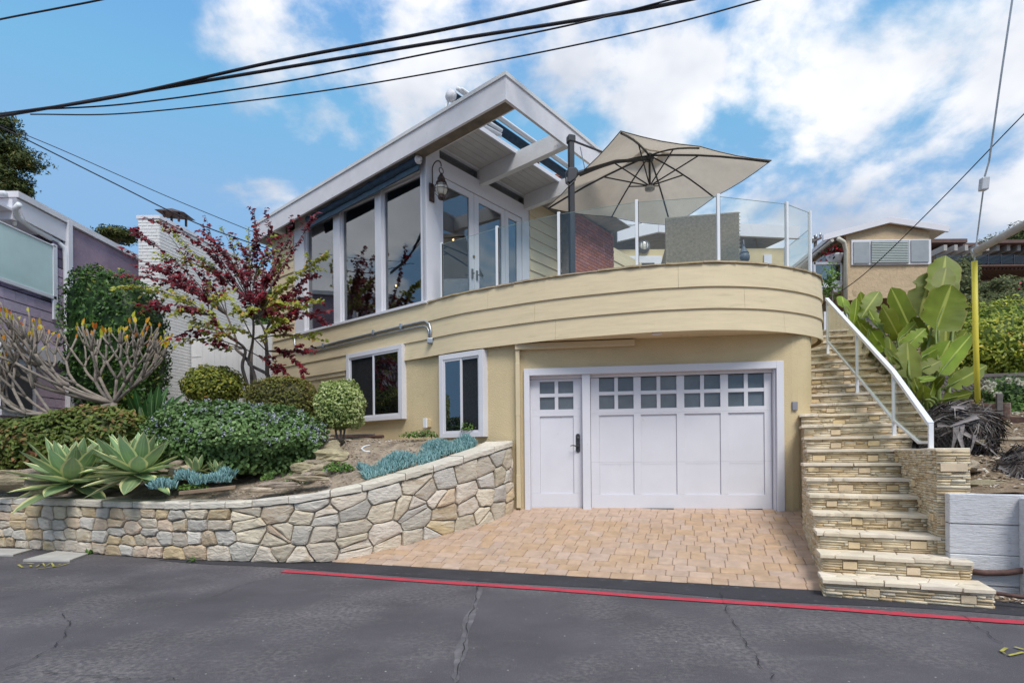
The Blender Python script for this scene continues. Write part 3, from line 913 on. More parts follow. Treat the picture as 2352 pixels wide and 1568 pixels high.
# --- glass railing
posts = [(1014, 683), (1142, 660), (1284, 632), (1463, 615), (1650, 603), (1808, 610), (1862, 628)]
prail = []
sTurn = BAND.near(4.62, 8.58)
for px, py in posts:
    best = min(np.linspace(cornerS, BAND.len, 900), key=lambda s: abs(BAND.off(s, -0.06)[0] - ray(px, py - 60)[0] * BAND.off(s, -0.06)[1]) + (0 if s < sTurn else 5))
    prail.append(best)
prail.append(prail[-1] + 0.75); prail.append(prail[-1] + 0.9)
rail = bpy.data.objects.new('glass_railing', None); reg(rail, parent=house)
ZR = 4.93
EDGEG = mat('glass_edge', (0.30, 0.42, 0.40), 0.2, 0.05, 2.0)
BLACKG = mat('black_gasket', (0.02, 0.02, 0.02), 0.6, 0.1, 3.0)
for i, s in enumerate(prail):
    p = BAND.off(s, -0.07); t = BAND.tan(s); n = BAND.nrm(s)
    m = MB(); m.box((*p, (ZT + ZR) / 2 + 0.015), (t[0] * 0.021, t[1] * 0.021, 0), (n[0] * 0.021, n[1] * 0.021, 0), (0, 0, (ZR - ZT) / 2 + 0.02))
    m.build('post', ALU, rail, bevel=0.003)
    m = MB(); q = np.array(p) + t * 0.0245
    m.box((*q, (ZT + ZR) / 2 + 0.01), (t[0] * 0.003, t[1] * 0.003, 0), (n[0] * 0.012, n[1] * 0.012, 0), (0, 0, (ZR - ZT) / 2))
    m.build('gasket', BLACKG, rail)
    if i < len(prail) - 1:
        m = MB(); s2 = prail[i + 1]; q = BAND.off(s2, -0.07)
        d_ = np.array(q) - np.array(p); ln = np.linalg.norm(d_); d_ /= ln; nn = np.array([d_[1], -d_[0]])
        a = np.array(p) + d_ * 0.028; b = np.array(q) - d_ * 0.024
        m.slab(a, b, ZT + 0.06, ZR, -0.005, 0.005, nn); m.build('glass_panel', RAILGLASS, rail)
        m = MB(); m.slab(a, b, ZR + 0.001, ZR + 0.004, -0.0055, 0.0055, nn); m.build('glass_edge', EDGEG, rail)

# --- upper window wall (corner to the left)
ZW1 = 6.33
def lslab(name, s0, s1, z0, z1, t0, t1, mt=WHITE, par=house, bevel=0.004):
    m = MB(); m.slab(CO + LD * s0, CO + LD * s1, z0, z1, t0, t1, -RD); return m.build(name, mt, par, bevel=bevel)
def sl(px, py=600): return hit(px, py, CO, LD)[0]
sEnd = 5.12
sw = [sl(971), sl(875), sl(861), sl(780), sl(765), sl(699)]
sfr = sl(677)
lslab('corner_post', -0.0, sw[0], ZT + 0.004, 6.86, -0.14, 0.0)
lslab('window_head', sw[0], sfr, ZW1, 6.86, -0.14, -0.01, BEAMW)
lslab('window_sill', -0.02, sfr + 0.03, ZT + 0.003, ZT + 0.05, -0.14, 0.055, WHITE)
for k in range(3):
    a, b = sw[2 * k], sw[2 * k + 1]
    wn = bpy.data.objects.new('picture_window', None); reg(wn, parent=house)
    for (x0, x1, z0, z1, nm) in ((a, b, ZT + 0.05, ZT + 0.085, 'frame'), (a, b, ZW1 - 0.05, ZW1, 'frame'), (a, a + 0.03, ZT + 0.085, ZW1 - 0.05, 'frame'), (b - 0.03, b, ZT + 0.085, ZW1 - 0.05, 'frame')):
        lslab(nm, x0, x1, z0, z1, -0.12, -0.045, WHITE, wn)
    lslab('pane', a + 0.03, b - 0.03, ZT + 0.085, ZW1 - 0.05, -0.095, -0.087, WINGLASS, wn, 0)
lslab('mullion', sw[1], sw[2], ZT + 0.05, ZW1, -0.13, -0.005); lslab('mullion', sw[3], sw[4], ZT + 0.05, ZW1, -0.13, -0.005)
lslab('window_jamb', sw[5], sfr, ZT + 0.05, ZW1, -0.13, 0.012)
# siding between the windows and the house end
k = 0; z = ZT
UL = Curve([tuple(CO + LD * sEnd), tuple(CO + LD * (sfr + 0.01))])
while z < 6.2:
    lap_board(UL, 0, UL.len, z + 0.016, min(z + 0.30, 6.3) + 0.02, 2).build('siding_board', SIDING, house); z += 0.285
lslab('wall_backing', sfr, sEnd, ZT, 6.35, -0.15, -0.03, SIDING)
# --- french-door wall
def rslab(name, s0, s1, z0, z1, t0, t1, mt=WHITE, par=house, bevel=0.004):
    m = MB(); m.slab(CO + RD * s0, CO + RD * s1, z0, z1, t0, t1, FD); return m.build(name, mt, par, bevel=bevel)
def sr_(px, py=550): return hit(px, py, CO, RD)[0]
sd = {k: sr_(k) for k in (1010, 1020, 1080, 1091, 1102, 1154, 1162, 1170, 1189, 1198, 1215)}
ZD0, ZD1, ZC0, ZC1 = 3.885, 6.34, 6.64, 6.83
rslab('corner_trim', 0.0, sd[1010], ZD0, 6.86, -0.14, 0.015)
rslab('door_header', sd[1010], sd[1215], ZD1, ZC0, -0.14, 0.0)
rslab('end_trim', sd[1198] + 0.02, sd[1215], ZD0, ZD1, -0.14, 0.012)
rslab('clerestory_trim', sd[1010], sd[1215], ZC1, 6.87, -0.14, 0.012)
def leaf(s0, s1, gl0, gl1, nm='french_door'):
    d = bpy.data.objects.new(nm, None); reg(d, parent=house)
    rslab('stile', s0, gl0, ZD0 + 0.02, ZD1 - 0.01, -0.07, -0.02, WHITE, d); rslab('stile', gl1, s1, ZD0 + 0.02, ZD1 - 0.01, -0.07, -0.02, WHITE, d)
    rslab('rail', gl0, gl1, ZD0 + 0.02, ZD0 + 0.24, -0.07, -0.02, WHITE, d); rslab('rail', gl0, gl1, ZD1 - 0.13, ZD1 - 0.01, -0.07, -0.02, WHITE, d)
    rslab('pane', gl0, gl1, ZD0 + 0.24, ZD1 - 0.13, -0.05, -0.042, DOORGLASS, d, 0)
    return d
d1 = leaf(sd[1010] + 0.01, sd[1091] - 0.004, sd[1020], sd[1080])
d2 = leaf(sd[1091] + 0.004, sd[1162] - 0.004, sd[1102], sd[1154])
d3 = leaf(sd[1162] + 0.004, sd[1198] + 0.02, sd[1170], sd[1189], 'side_light')
BRASS = mat('antique_brass', (0.30, 0.21, 0.08), 0.4, 0.2, 20.0, metal=0.8)
PEWTER = mat('pewter_handle', (0.20, 0.19, 0.17), 0.45, 0.2, 20.0, metal=0.7)
for dd_, s_, dz in ((d1, sd[1091] - 0.07, 0), (d2, sd[1091] + 0.06, -0.01)):
    m = MB(); c = W(-0.005, s_, 4.78); m.box(c, V3((*RD, 0)) * 0.022, V3((*FD, 0)) * 0.006, (0, 0, 0.09))
    m.tube([c + V3((*FD, 0)) * 0.0, c + V3((*FD, 0)) * 0.05, c + V3((*FD, 0)) * 0.055 + V3((*RD, 0)) * (0.05 if dz else -0.05) - V3((0, 0, .01)), c + V3((*FD, 0)) * 0.05 + V3((*RD, 0)) * (0.11 if dz else -0.06) - V3((0, 0, .045 if dz else .0))], 0.010, 8)
    m.build('handle', PEWTER, dd_)
m = MB(); m.lathe(W(-0.018, sd[1091] - 0.02, 5.12), [(0.028, 0), (0.028, 0.012), (0.016, 0.018)], 14, (FD[0], FD[1], 0)); m.build('deadbolt', BRASS, d1)
for i in range(2):
    a, b = (sd[1010] + 0.02, 1.42) if i == 0 else (1.54, sd[1215] - 0.03)
    rslab('clerestory_pane', a, b, ZC0 + 0.002, ZC1 - 0.002, -0.08, -0.07, WINGLASS, house, 0)
rslab('clerestory_post', 1.43, 1.53, ZC0, ZC1, -0.13, 0.004)
# siding wall past the doors, then the brick chimney
UR = Curve([tuple(CO + RD * (sd[1215] + 0.002)), tuple(CO + RD * 9.0)])
z = 3.885
while z < 6.7:
    lap_board(UR, 0, UR.len, z + 0.016, min(z + 0.24, 6.84), 2).build('siding_board', SIDING, house); z += 0.235
rslab('wall_backing', sd[1215], 9.0, 3.87, 6.86, -0.15, -0.03, SIDING)
# room
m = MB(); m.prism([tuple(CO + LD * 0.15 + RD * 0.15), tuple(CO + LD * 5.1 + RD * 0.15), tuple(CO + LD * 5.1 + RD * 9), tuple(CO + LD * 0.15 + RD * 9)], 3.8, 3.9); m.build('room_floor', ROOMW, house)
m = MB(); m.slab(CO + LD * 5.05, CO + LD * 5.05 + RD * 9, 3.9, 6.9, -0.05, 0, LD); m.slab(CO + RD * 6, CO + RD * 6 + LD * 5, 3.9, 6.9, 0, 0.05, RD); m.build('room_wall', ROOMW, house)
# lit ceiling lamps deep in the room
GLOW = bpy.data.materials.new('warm_bulb'); GLOW.use_nodes = True
GLOW.node_tree.nodes['Principled BSDF'].inputs['Emission Color'].default_value = (1, 0.55, 0.2, 1); GLOW.node_tree.nodes['Principled BSDF'].inputs['Emission Strength'].default_value = 4.0
for p_, s_, z_ in ((-1.2, 1.9, 5.9), (-2.6, 1.5, 5.1)):
    m = MB(); m.lathe(W(p_, s_, z_), [(0.010, 0), (0.02, 0.012), (0.02, 0.03), (0.008, 0.04)], 10); m.build('bulb', GLOW, house)

# --- roof
def zr(p): return 6.48 + 0.041 * p
def roofbox(name, p0, p1, s0, s1, z0, z1, mt, par=house, bevel=0.0):
    """box in roof coordinates whose heights ride on the roof slope"""
    m = MB(); vs = []
    for p in (p0, p1):
        for s in (s0, s1):
            for z in (z0, z1):
                vs.append(W(p, s, zr(p) + z))
    m.add(vs, [(0, 1, 3, 2), (4, 6, 7, 5), (0, 4, 5, 1), (2, 3, 7, 6), (0, 2, 6, 4), (1, 5, 7, 3)])
    return m.build(name, mt, par, bevel=bevel)
PF, SL = 2.05, -0.30
roof = bpy.data.objects.new('roof', None); reg(roof, parent=house)
DRIP = mat('drip_edge_metal', (0.62, 0.62, 0.62), 0.5, 0.05, 4.0)
ROOFT = mat('grey_roofing', (0.32, 0.31, 0.30), 0.9, 0.15, 6.0, bump=0.5)
roofbox('fascia', -5.4, PF, SL, SL + 0.045, 0.0, 0.345, WHITE2, roof)
roofbox('drip_edge', -5.42, PF + 0.02, SL - 0.02, SL + 0.06, 0.3455, 0.405, DRIP, roof)
roofbox('fascia', PF - 0.045, PF, SL + 0.045, 3.2, 0.0, 0.345, WHITE2, roof)
roofbox('drip_edge', PF - 0.06, PF + 0.02, SL + 0.06, 3.2, 0.3455, 0.405, DRIP, roof)
roofbox('fascia', -5.4, -5.36, SL + 0.045, 5.0, 0.0, 0.345, WHITE2, roof)
roofbox('edge_beam', -0.02, PF - 0.05, SL + 0.05, 0.035, 0.045, 0.36, BEAMW, roof)
roofbox('edge_beam_underside', -0.02, PF - 0.05, SL + 0.05, -0.02, 0.02, 0.0445, RAW, roof)
roofbox('beam', 0.0, PF - 0.05, 1.40, 1.52, 0.06, 0.36, BEAMW, roof)
roofbox('beam', 0.0, PF - 0.05, 2.82, 2.94, 0.06, 0.36, BEAMW, roof)
nb = 7
for i in range(nb):
    w = 0.98 / nb
    roofbox('soffit_board', -0.10 + i * w, -0.10 + (i + 1) * w - 0.007, 0.036, 3.5, 0.362, 0.39, SOFFIT, roof)
roofbox('soffit_edge', 0.88, 0.91, 0.036, 3.5, 0.33, 0.41, WHITE, roof)
roofbox('roof_deck', -5.35, 0.88, SL + 0.06, 6.0, 0.392, 0.41, ROOFT, roof)
roofbox('eave_soffit', -5.35, -0.03, SL + 0.046, 0.0, 0.30, 0.32, RAW, roof)
roofbox('ceiling', -5.3, -0.1, 0.14, 6.0, 0.34, 0.36, ROOMW, roof)
for p_ in (-4.6,):
    roofbox('outrigger', p_ - 0.06, p_ + 0.06, SL + 0.046, -0.01, 0.02, 0.30, BEAMW, roof)
roofbox('rain_gutter', -5.3, -4.0, -0.20, -0.12, 0.12, 0.18, GALV, roof)
# rolled awnings
aw = bpy.data.objects.new('window_awning', None); reg(aw, parent=house)
def saggy(p0, p1, s, dz, r, n=26, amp=0.010, seed=1):
    q = random.Random(seed); pts = []; rs = []
    for i in range(n + 1):
        p = p0 + (p1 - p0) * i / n
        pts.append(W(p, s, zr(p) + dz + q.uniform(-amp, amp) * 0.5)); rs.append(r + q.uniform(-amp, amp))
    m = MB(); m.tube(pts, rs, 12); return m
saggy(-3.45, -0.06, -0.13, -0.045, 0.062, seed=2).build('rolled_fabric', NAVY, aw, smooth=True)
NAVY2 = mat('blue_grey_awning_bar', (0.055, 0.10, 0.145), 0.55, 0.2, 8.0, bump=0.3, bscale=20)
m = MB()
for (dz0, dz1, s_) in ((-0.20, -0.105, -0.115),):
    vs = []
    for p in (-3.45, -0.06):
        for z in (dz0, dz1): vs += [W(p, s_, zr(p) + z), W(p, s_ + 0.03, zr(p) + z)]
    m.add(vs, [(0, 1, 3, 2), (4, 6, 7, 5), (0, 4, 5, 1), (2, 3, 7, 6), (0, 2, 6, 4), (1, 5, 7, 3)])
m.build('valance_bar', NAVY2, aw)
m = MB(); m.lathe(W(-0.06, -0.13, zr(0) - 0.05), [(0.07, 0), (0.075, 0.03), (0.03, 0.06), (0.03, 0.09)], 14, (FD[0], FD[1], 0)); m.build('end_bracket', WHITE, aw)
da = bpy.data.objects.new('deck_awning', None); reg(da, parent=house)
def rtube(nm, pts, r, mt, par): 
    m = MB(); m.tube([W(*p) for p in pts], r, 10); return m.build(nm, mt, par, smooth=True)
rtube('rolled_fabric', [(0.63, 0.05, 7.33), (0.63, 3.6, 7.33)], 0.085, NAVY, da)
rtube('front_bar', [(0.76, 0.02, 7.41), (0.76, 3.6, 7.41)], 0.035, ALU, da)
rtube('front_bar', [(0.86, 0.02, 7.36), (0.86, 3.6, 7.36)], 0.028, ALU, da)
rtube('folding_arm', [(0.72, 0.25, 7.22), (0.86, 1.05, 7.12)], 0.036, ALU, da)
rtube('folding_arm', [(0.62, 0.15, 7.16), (0.84, 1.05, 7.05)], 0.036, ALU, da)
rtube('end_cap', [(0.63, -0.04, 7.33), (0.63, 0.05, 7.33)], 0.095, WHITE, da)
rtube('bracket', [(0.55, -0.02, 6.92), (0.48, -0.01, 7.1), (0.60, -0.01, 7.30)], 0.022, ALU, da)
for s_ in (1.1, 2.4): rtube('bracket', [(0.7, s_, 6.9), (0.68, s_, 7.25)], 0.022, RUST, da)

# --- brick chimney with real bricks
BRICK = mat('red_brick', (0.34, 0.125, 0.09), 0.9, 0.2, 10.0, bump=0.5, bscale=70, objvar=0.18, huevar=0.008)
BRICKM = mat('grey_brick_mortar', (0.22, 0.19, 0.165), 0.95, 0.2, 10.0, bump=0.4)
ch = bpy.data.objects.new('chimney', None); reg(ch, parent=house)
cs0, cs1, cp = 4.19, 6.04, 0.40
m = MB(); m.slab(CO + RD * (cs0 + 0.008), CO + RD * (cs1 - 0.008), 3.87, 6.85, -0.3, cp - 0.008, FD)
m.slab(CO + RD * 4.75, CO + RD * 5.45, 6.85, 8.05, -0.55, -0.02, FD)
m.build('mortar_core', BRICKM, ch)
bl, bh, bd = 0.203, 0.066, 0.05
def brick_mesh(l):
    x, y, z = l / 2, bd, bh / 2; c = 0.004
    vs = [(-x, 0, -z), (x, 0, -z), (x, 0, z), (-x, 0, z), (-x, -y, -z), (x, -y, -z), (x, -y, z), (-x, -y, z)]
    me = bpy.data.meshes.new('brick'); me.from_pydata(vs, [], [(0, 1, 2, 3)[::-1], (4, 5, 6, 7), (0, 4, 7, 3), (1, 2, 6, 5), (3, 7, 6, 2), (0, 1, 5, 4)])
    me.materials.append(BRICK); return me
bm_full, bm_half = brick_mesh(bl), brick_mesh(bl / 2 - 0.006)
def lay_bricks(par, P0, D, nrm, length, z0, z1, proud=0.0):
    ang = atan2(D[1], D[0]); row = 0; z = z0
    while z + bh <= z1:
        u = 0.0 if row % 2 == 0 else -(bl + 0.011) / 2
        while u < length - 0.03:
            a = max(u, 0.0); b = min(u + bl, length)
            full = (b - a) > bl * 0.8
            if b - a > 0.06:
                c = P0 + D * ((a + b) / 2)
                o = bpy.data.objects.new('brick', bm_full if full else bm_half); COL.objects.link(o); o.parent = par
                # mesh local -y is outwards; rotate so that local x runs along D
                o.location = Vector((c[0] + nrm[0] * proud, c[1] + nrm[1] * proud, z + bh / 2)) - ORG[par.name]
                o.rotation_euler = (0, 0, ang)
            u += bl + 0.011
        z += bh + 0.011; row += 1
# front face runs along RD, its outward normal FD is to the right of travel -> local -y
lay_bricks(ch, CO + FD * (cp - 0.042) + RD * cs0, RD, FD, cs1 - cs0, 5.3, 6.85)
lay_bricks(ch, CO + FD * (cp - 0.01) + RD * (cs0 + 0.042), LD, -RD, cp, 5.3, 6.85)
lay_bricks(ch, CO - FD * 0.06 + RD * 4.75, RD, FD, 0.70, 7.0, 8.05)
lay_bricks(ch, CO - FD * 0.01 + RD * 4.79, LD, -RD, 0.54, 7.0, 8.05)
m = MB(); m.slab(CO + RD * 4.68, CO + RD * 5.52, 8.05, 8.13, -0.62, 0.06, FD); m.build('chimney_cap', BRICK, ch)

# --- lower windows
def flat_window(name, PA, PB, nrm, z0, z1, fw, left_glass, sill=False):
    wn = bpy.data.objects.new(name, None); reg(wn, parent=house)
    D = (PB - PA); ln = np.linalg.norm(D); D = D / ln
    def part(nm, u0, u1, a, b, t0, t1, mt=WHITE, bv=0.003):
        m = MB(); m.slab(PA + D * u0, PA + D * u1, a, b, t0, t1, nrm); return m.build(nm, mt, wn, bevel=bv)
    part('trim', 0, fw, z0, z1, -0.09, 0.055); part('trim', ln - fw, ln, z0, z1, -0.09, 0.055)
    part('trim', fw, ln - fw, z1 - fw, z1, -0.09, 0.054); part('trim', fw, ln - fw, z0, z0 + fw * 0.9, -0.09, 0.056)
    a0, a1, mid = fw + 0.001, ln - fw - 0.001, ln * 0.5
    b0, b1 = z0 + fw * 0.9, z1 - fw
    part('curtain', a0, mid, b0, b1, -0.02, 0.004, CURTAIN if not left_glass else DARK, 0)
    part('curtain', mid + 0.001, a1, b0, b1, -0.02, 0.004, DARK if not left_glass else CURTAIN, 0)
    fs = 0.036
    for (x0, x1, dep, scr) in ((a0, mid + 0.02, 0.030 if left_glass else 0.018, not left_glass), (mid - 0.02, a1, 0.018 if left_glass else 0.030, left_glass)):
        part('sash', x0, x0 + fs, b0, b1, dep - 0.012, dep + 0.014); part('sash', x1 - fs, x1, b0, b1, dep - 0.012, dep + 0.0139)
        part('sash', x0 + fs, x1 - fs, b1 - fs, b1, dep - 0.012, dep + 0.0135); part('sash', x0 + fs, x1 - fs, b0, b0 + fs, dep - 0.012, dep + 0.0135)
        part('pane', x0 + fs, x1 - fs, b0 + fs, b1 - fs, dep - 0.004, dep, SCREEN if scr else WINGLASS, 0)
    return wn
SCREEN = glass('screened_glass', (0.75, 0.75, 0.75), 1.35, 0.5)
Lp0 = np.array([-1.44, 9.93])
sA, sB = hit(808, 890, Lp0, LD)[0], hit(936, 880, Lp0, LD)[0]
flat_window('sliding_window', Lp0 + LD * sA - RD * 0.075, Lp0 + LD * sB - RD * 0.075, -RD, 1.99, 3.33, 0.085, False)
PA = np.array([-1.19, 9.65]); PB = np.array([-0.42, 9.09]); dn = PB - PA; dn /= np.linalg.norm(dn); nn = np.array([dn[1], -dn[0]])
flat_window('narrow_window', PA, PB, nn, 1.62, 3.01, 0.085, True)
# round sticker-like vent seen in the narrow pane: skipped; outside socket box left of the window
m = MB(); c = LOW.near(-1.42, 9.9); p = LOW.off(c, 0.04)
q = LOW.off(c, 0.0); t_ = LOW.tan(c); n_ = LOW.nrm(c)
m.box((*LOW.off(c, 0.03), 1.89), (t_[0] * 0.055, t_[1] * 0.055, 0), (n_[0] * 0.03, n_[1] * 0.03, 0), (0, 0, 0.07)); m.build('outlet_box', STUCCO, house, bevel=0.006)
m = MB(); m.box((*LOW.off(c - 0.02, 0.075), 1.89), (t_[0] * 0.045, t_[1] * 0.045, 0), (n_[0] * 0.018, n_[1] * 0.018, 0), (0, 0, 0.085)); m.build('outlet_cover', ALU, house, bevel=0.01)
# --- conduits on the boards
def onband(px, py, o=0.05):
    best = min(np.linspace(0, cornerS + 2.0, 500), key=lambda s: abs(BAND.off(s, o)[0] - ray(px, py)[0] * BAND.off(s, o)[1]))
    p = BAND.off(best, o); return Vector((p[0], p[1], CAMZ + ray(px, py)[1] * p[1]))
def z3(x, y): return ((x / 1.651 + 900) / 1.6327, (y / 1.651 + 1200) / 1.6327)
for path, rr_ in (([(1178, 125), (1182, 70), (1172, 25), (1150, 8), (1125, 10), (980, 43), (830, 80), (620, 130), (430, 182), (385, 190), (352, 178), (340, 150), (338, 95)], 0.021),
                  ([(1170, 118), (1170, 70), (1160, 45), (1140, 37), (1120, 38), (980, 68), (840, 102), (640, 150), (425, 200)], 0.014)):
    m = MB(); m.tube([onband(*z3(*q)) for q in path], rr_, 10); m.build('conduit', GALV, house, smooth=True)
m = MB(); c = onband(*z3(1178, 128)); m.box(c, (0.05, 0.0, 0), (0, 0.035, 0), (0, 0, 0.045)); m.build('junction_box', GALV, house, bevel=0.01)
for q in ((830, 78), (520, 158), (1000, 40)):
    m = MB(); c = onband(*z3(*q), 0.04); m.box(c, (0.02, -0.012, 0), (0.02, 0.03, 0), (0, 0, 0.05)); m.build('conduit_clip', GALV, house, bevel=0.005)
# --- downspout and gutter beside the garage
GUT = mat('cream_gutter', (0.60, 0.50, 0.325), 0.5, 0.05, 3.0)
u = hit(1191, 950, GO, GD)[0]
for z0, z1, w in ((0.50, 1.02, 0.034), (1.0, 1.95, 0.031), (1.93, 2.75, 0.034), (2.72, 2.99, 0.031)):
    gbox('downspout', u - w, u + w, z0, z1, 0.012, 0.075 + (w - 0.03), GUT, house, 0.006)
gbox('gutter', u - 0.034, hit(1457, 780, GO, GD)[0], 2.955, 3.045, 0.02, 0.10, GUT)
m = MB(); m.lathe((*GP(hit(1502, 760, GO, GD)[0], 0.42), ZB - 0.012), [(0.075, 0), (0.075, 0.01), (0.05, 0.03)], 16); m.build('recessed_light', ALU, house)
u = hit(1824, 942, GO, GD)[0]
s_ = LOWR.near(*GP(u)); n_ = LOWR.nrm(s_); t_ = LOWR.tan(s_); p = LOWR.off(s_, 0.012)
GREYP = mat('grey_keypad', (0.22, 0.22, 0.25), 0.5, 0.1, 5.0)
m = MB(); m.box((*p, 2.0), (t_[0] * 0.04, t_[1] * 0.04, 0), (n_[0] * 0.018, n_[1] * 0.018, 0), (0, 0, 0.062)); m.build('keypad', GREYP, house, bevel=0.006)

# --- wall lantern by the french doors
lant = bpy.data.objects.new('wall_lantern', None); reg(lant, parent=house)
COPPER = mat('aged_copper', (0.085, 0.055, 0.05), 0.5, 0.3, 20.0, metal=0.6)
LGLASS = mat('lantern_glass', (0.62, 0.58, 0.50), 0.15, 0.1, 6.0)
b0 = W(0.025, 0.12, 5.93)
fd = V3((*FD, 0)); rd = V3((*RD, 0))
m = MB(); m.box(b0, rd * 0.06, fd * 0.012, (0, 0, 0.16)); m.build('back_plate', COPPER, lant, bevel=0.01)
m = MB(); arc = [b0 + fd * 0.02 + V3((0, 0, 0.1))]
for i in range(14):
    a = pi - (pi * 1.05) * i / 13
    arc.append(b0 + fd * (0.13 + 0.11 * cos(a)) + V3((0, 0, 0.40 + 0.11 * sin(a))))
m.tube(arc, 0.010, 8); m.build('arm', COPPER, lant, smooth=True)
lc = b0 + fd * 0.24 + V3((0, 0, -0.02))
ring = [lc + V3((0, 0, 0.33)) + rd * (0.05 * cos(a)) + V3((0, 0, 0.05 * sin(a))) for a in np.linspace(0, 2 * pi, 17)]
m = MB(); m.tube(ring, 0.008, 6); m.build('ring', COPPER, lant)
m = MB(); m.lathe(lc, [(0.085, 0.10), (0.095, 0.12), (0.065, 0.17), (0.07, 0.19), (0.03, 0.26), (0.012, 0.29)], 16); m.build('hood', COPPER, lant, smooth=False)
m = MB(); m.lathe(lc, [(0.045, -0.09), (0.085, -0.05), (0.105, 0.0), (0.10, 0.05), (0.075, 0.10)], 18); m.build('globe', LGLASS, lant, smooth=True)
m = MB(); m.lathe(lc, [(0.04, -0.17), (0.06, -0.15), (0.06, -0.10), (0.045, -0.085)], 16); m.build('base_cup', COPPER, lant)
m = MB()
for z_, r_ in ((0.06, 0.112), (0.0, 0.118)):
    m.tube([lc + V3((r_ * cos(a), r_ * sin(a), z_)) for a in np.linspace(0, 2 * pi, 21)], 0.005, 6)
for k in range(6):
    a = k * pi / 3; m.tube([lc + V3((r_ * cos(a), r_ * sin(a), z_)) for r_, z_ in ((0.06, -0.12), (0.105, -0.06), (0.118, 0.0), (0.112, 0.06), (0.085, 0.11))], 0.004, 5)
m.build('cage', COPPER, lant)
# ------------------------------------------------------------------ stone stairs on the right
SS = np.array([0.3746, 0.9272]); SRt = np.array([0.9272, -0.3746])
def SP(al, lat): return SS * al + SRt * lat
AL0, RUN, RISE = 5.579, 0.328, 0.17
NST = 22
LEDGE = mat('cream_ledger_stone', (0.565, 0.455, 0.275), 0.9, 0.16, 7.0, bump=0.8, bscale=30, bdist=0.012, stretch=(1, 1, 4), spec=0.15, tint=[(0.0, (0.56, 0.41, 0.24)), (0.3, (0.66, 0.525, 0.335)), (0.7, (0.71, 0.60, 0.42)), (1.0, (0.74, 0.66, 0.52))])
BLOCK = mat('tan_sandstone_block', (0.62, 0.48, 0.30), 0.9, 0.12, 6.0, bump=0.5, bscale=30, objvar=0.08, huevar=0.004, spec=0.15, dark=(0.36, 0.27, 0.16), dscale=4, damt=0.1)
TREAD = mat('cream_flagstone', (0.66, 0.57, 0.445), 0.9, 0.14, 5.0, bump=0.6, bscale=20, objvar=0.06, huevar=0.004, spec=0.15, dark=(0.36, 0.30, 0.21), dscale=4.0, damt=0.05)
JOINT = mat('dark_stone_joint', (0.36, 0.28, 0.185), 0.95, 0.25, 12.0, bump=0.5)
stairs = thing('stone_stairs', 'steep stair of cream ledger stone with flagstone treads beside the garage', 'stairs', (3.3, 5.2, 0))
rs = random.Random(21)
def clad(par, O, D, nrm, width, z0, z1, blocks=2, hmin=0.017, hmax=0.034, lmin=0.07, lmax=0.34, zslope=0.0, name='ledger_strips', zb=None):
    """thin stacked stone strips on a vertical face, real stones with dark joints; larger blocks become parts"""
    bl = []
    if blocks:
        seg = width / blocks
        for k in range(blocks):
            bw = rs.uniform(0.10, 0.155); bh_ = min(rs.uniform(0.06, 0.078), (z1 - z0) * 0.7)
            x = k * seg + rs.uniform(0.02, max(0.03, seg - bw - 0.02)); zz = rs.uniform(z0 + 0.008, max(z0 + 0.01, z1 - bh_ - 0.008))
            if x + bw < width - 0.005: bl.append((x, x + bw, zz, zz + bh_))
    V = []; F = []; T = []
    def stone(x0, x1, a, b, dep):
        j = lambda: rs.uniform(-0.0025, 0.0025)
        k = len(V)
        q = [(x0 + .002, a + .002 + j()), (x1 - .002, a + .002 + j()), (x1 - .002 + j(), b - .002 + j()), (x0 + .002 + j(), b - .002 + j())]
        for (x, z) in q: p = O + D * x - nrm * 0.01; V.append((p[0], p[1], z + zslope * x))
        for (x, z) in q:
            p = O + D * x + nrm * (dep + rs.uniform(-.003, .003)); V.append((p[0], p[1], z + zslope * x))
        F.extend([(k + 4, k + 5, k + 6, k + 7), (k, k + 1, k + 5, k + 4), (k + 1, k + 2, k + 6, k + 5), (k + 2, k + 3, k + 7, k + 6), (k + 3, k, k + 4, k + 7)])
        t = rs.random(); T.extend([t] * 5)
    z = z0
    while z < z1 - 0.006:
        h = min(rs.uniform(hmin, hmax), z1 - z)
        if z1 - z - h < 0.008: h = z1 - z
        x = 0.0
        while x < width - 0.004:
            l = min(rs.uniform(lmin, lmax), width - x)
            if width - x - l < 0.03: l = width - x
            # cut around blocks
            segs = [(x, x + l)]
            for (b0, b1, c0, c1) in bl:
                if z + h > c0 + 0.003 and z < c1 - 0.003:
                    ns = []
                    for (p0, p1) in segs:
                        if b1 <= p0 or b0 >= p1: ns.append((p0, p1)); continue
                        if b0 - p0 > 0.012: ns.append((p0, b0))
                        if p1 - b1 > 0.012: ns.append((b1, p1))
                    segs = ns
            for (p0, p1) in segs: stone(p0, p1, z, z + h, rs.uniform(0.008, 0.020))
            x += l
        z += h
    for (b0, b1, c0, c1) in bl:
        m = MB(); o = O + D * b0; e = O + D * b1; zz = zslope * (b0 + b1) / 2
        m.slab(o + D * .003, e - D * .003, c0 + .003 + zz, c1 - .003 + zz, -0.005, 0.020 + rs.uniform(-.003, .004), nrm)
        m.build('block', BLOCK, par, bevel=0.003)
    if V: stuff(np_mesh(name, V, F, LEDGE, par, rnd=T))
def lat_of(n):
    if n == 1: return 0.70, 1.93
    if n == 2: return 0.72, 1.88
    return (0.73, 1.73) if n <= 7 else (0.80, 2.04)
core = MB()
for n in range(1, NST + 1):
    la, lb = lat_of(n); a0 = AL0 + RUN * n
    q = [tuple(SP(a0, la)), tuple(SP(a0, lb)), tuple(SP(a0 + RUN + 0.03, lb)), tuple(SP(a0 + RUN + 0.03, la))]
    core.prism(q, -0.2, RISE * n - 0.037 - 0.0004 * n)
core.build('stair_core', JOINT, stairs)
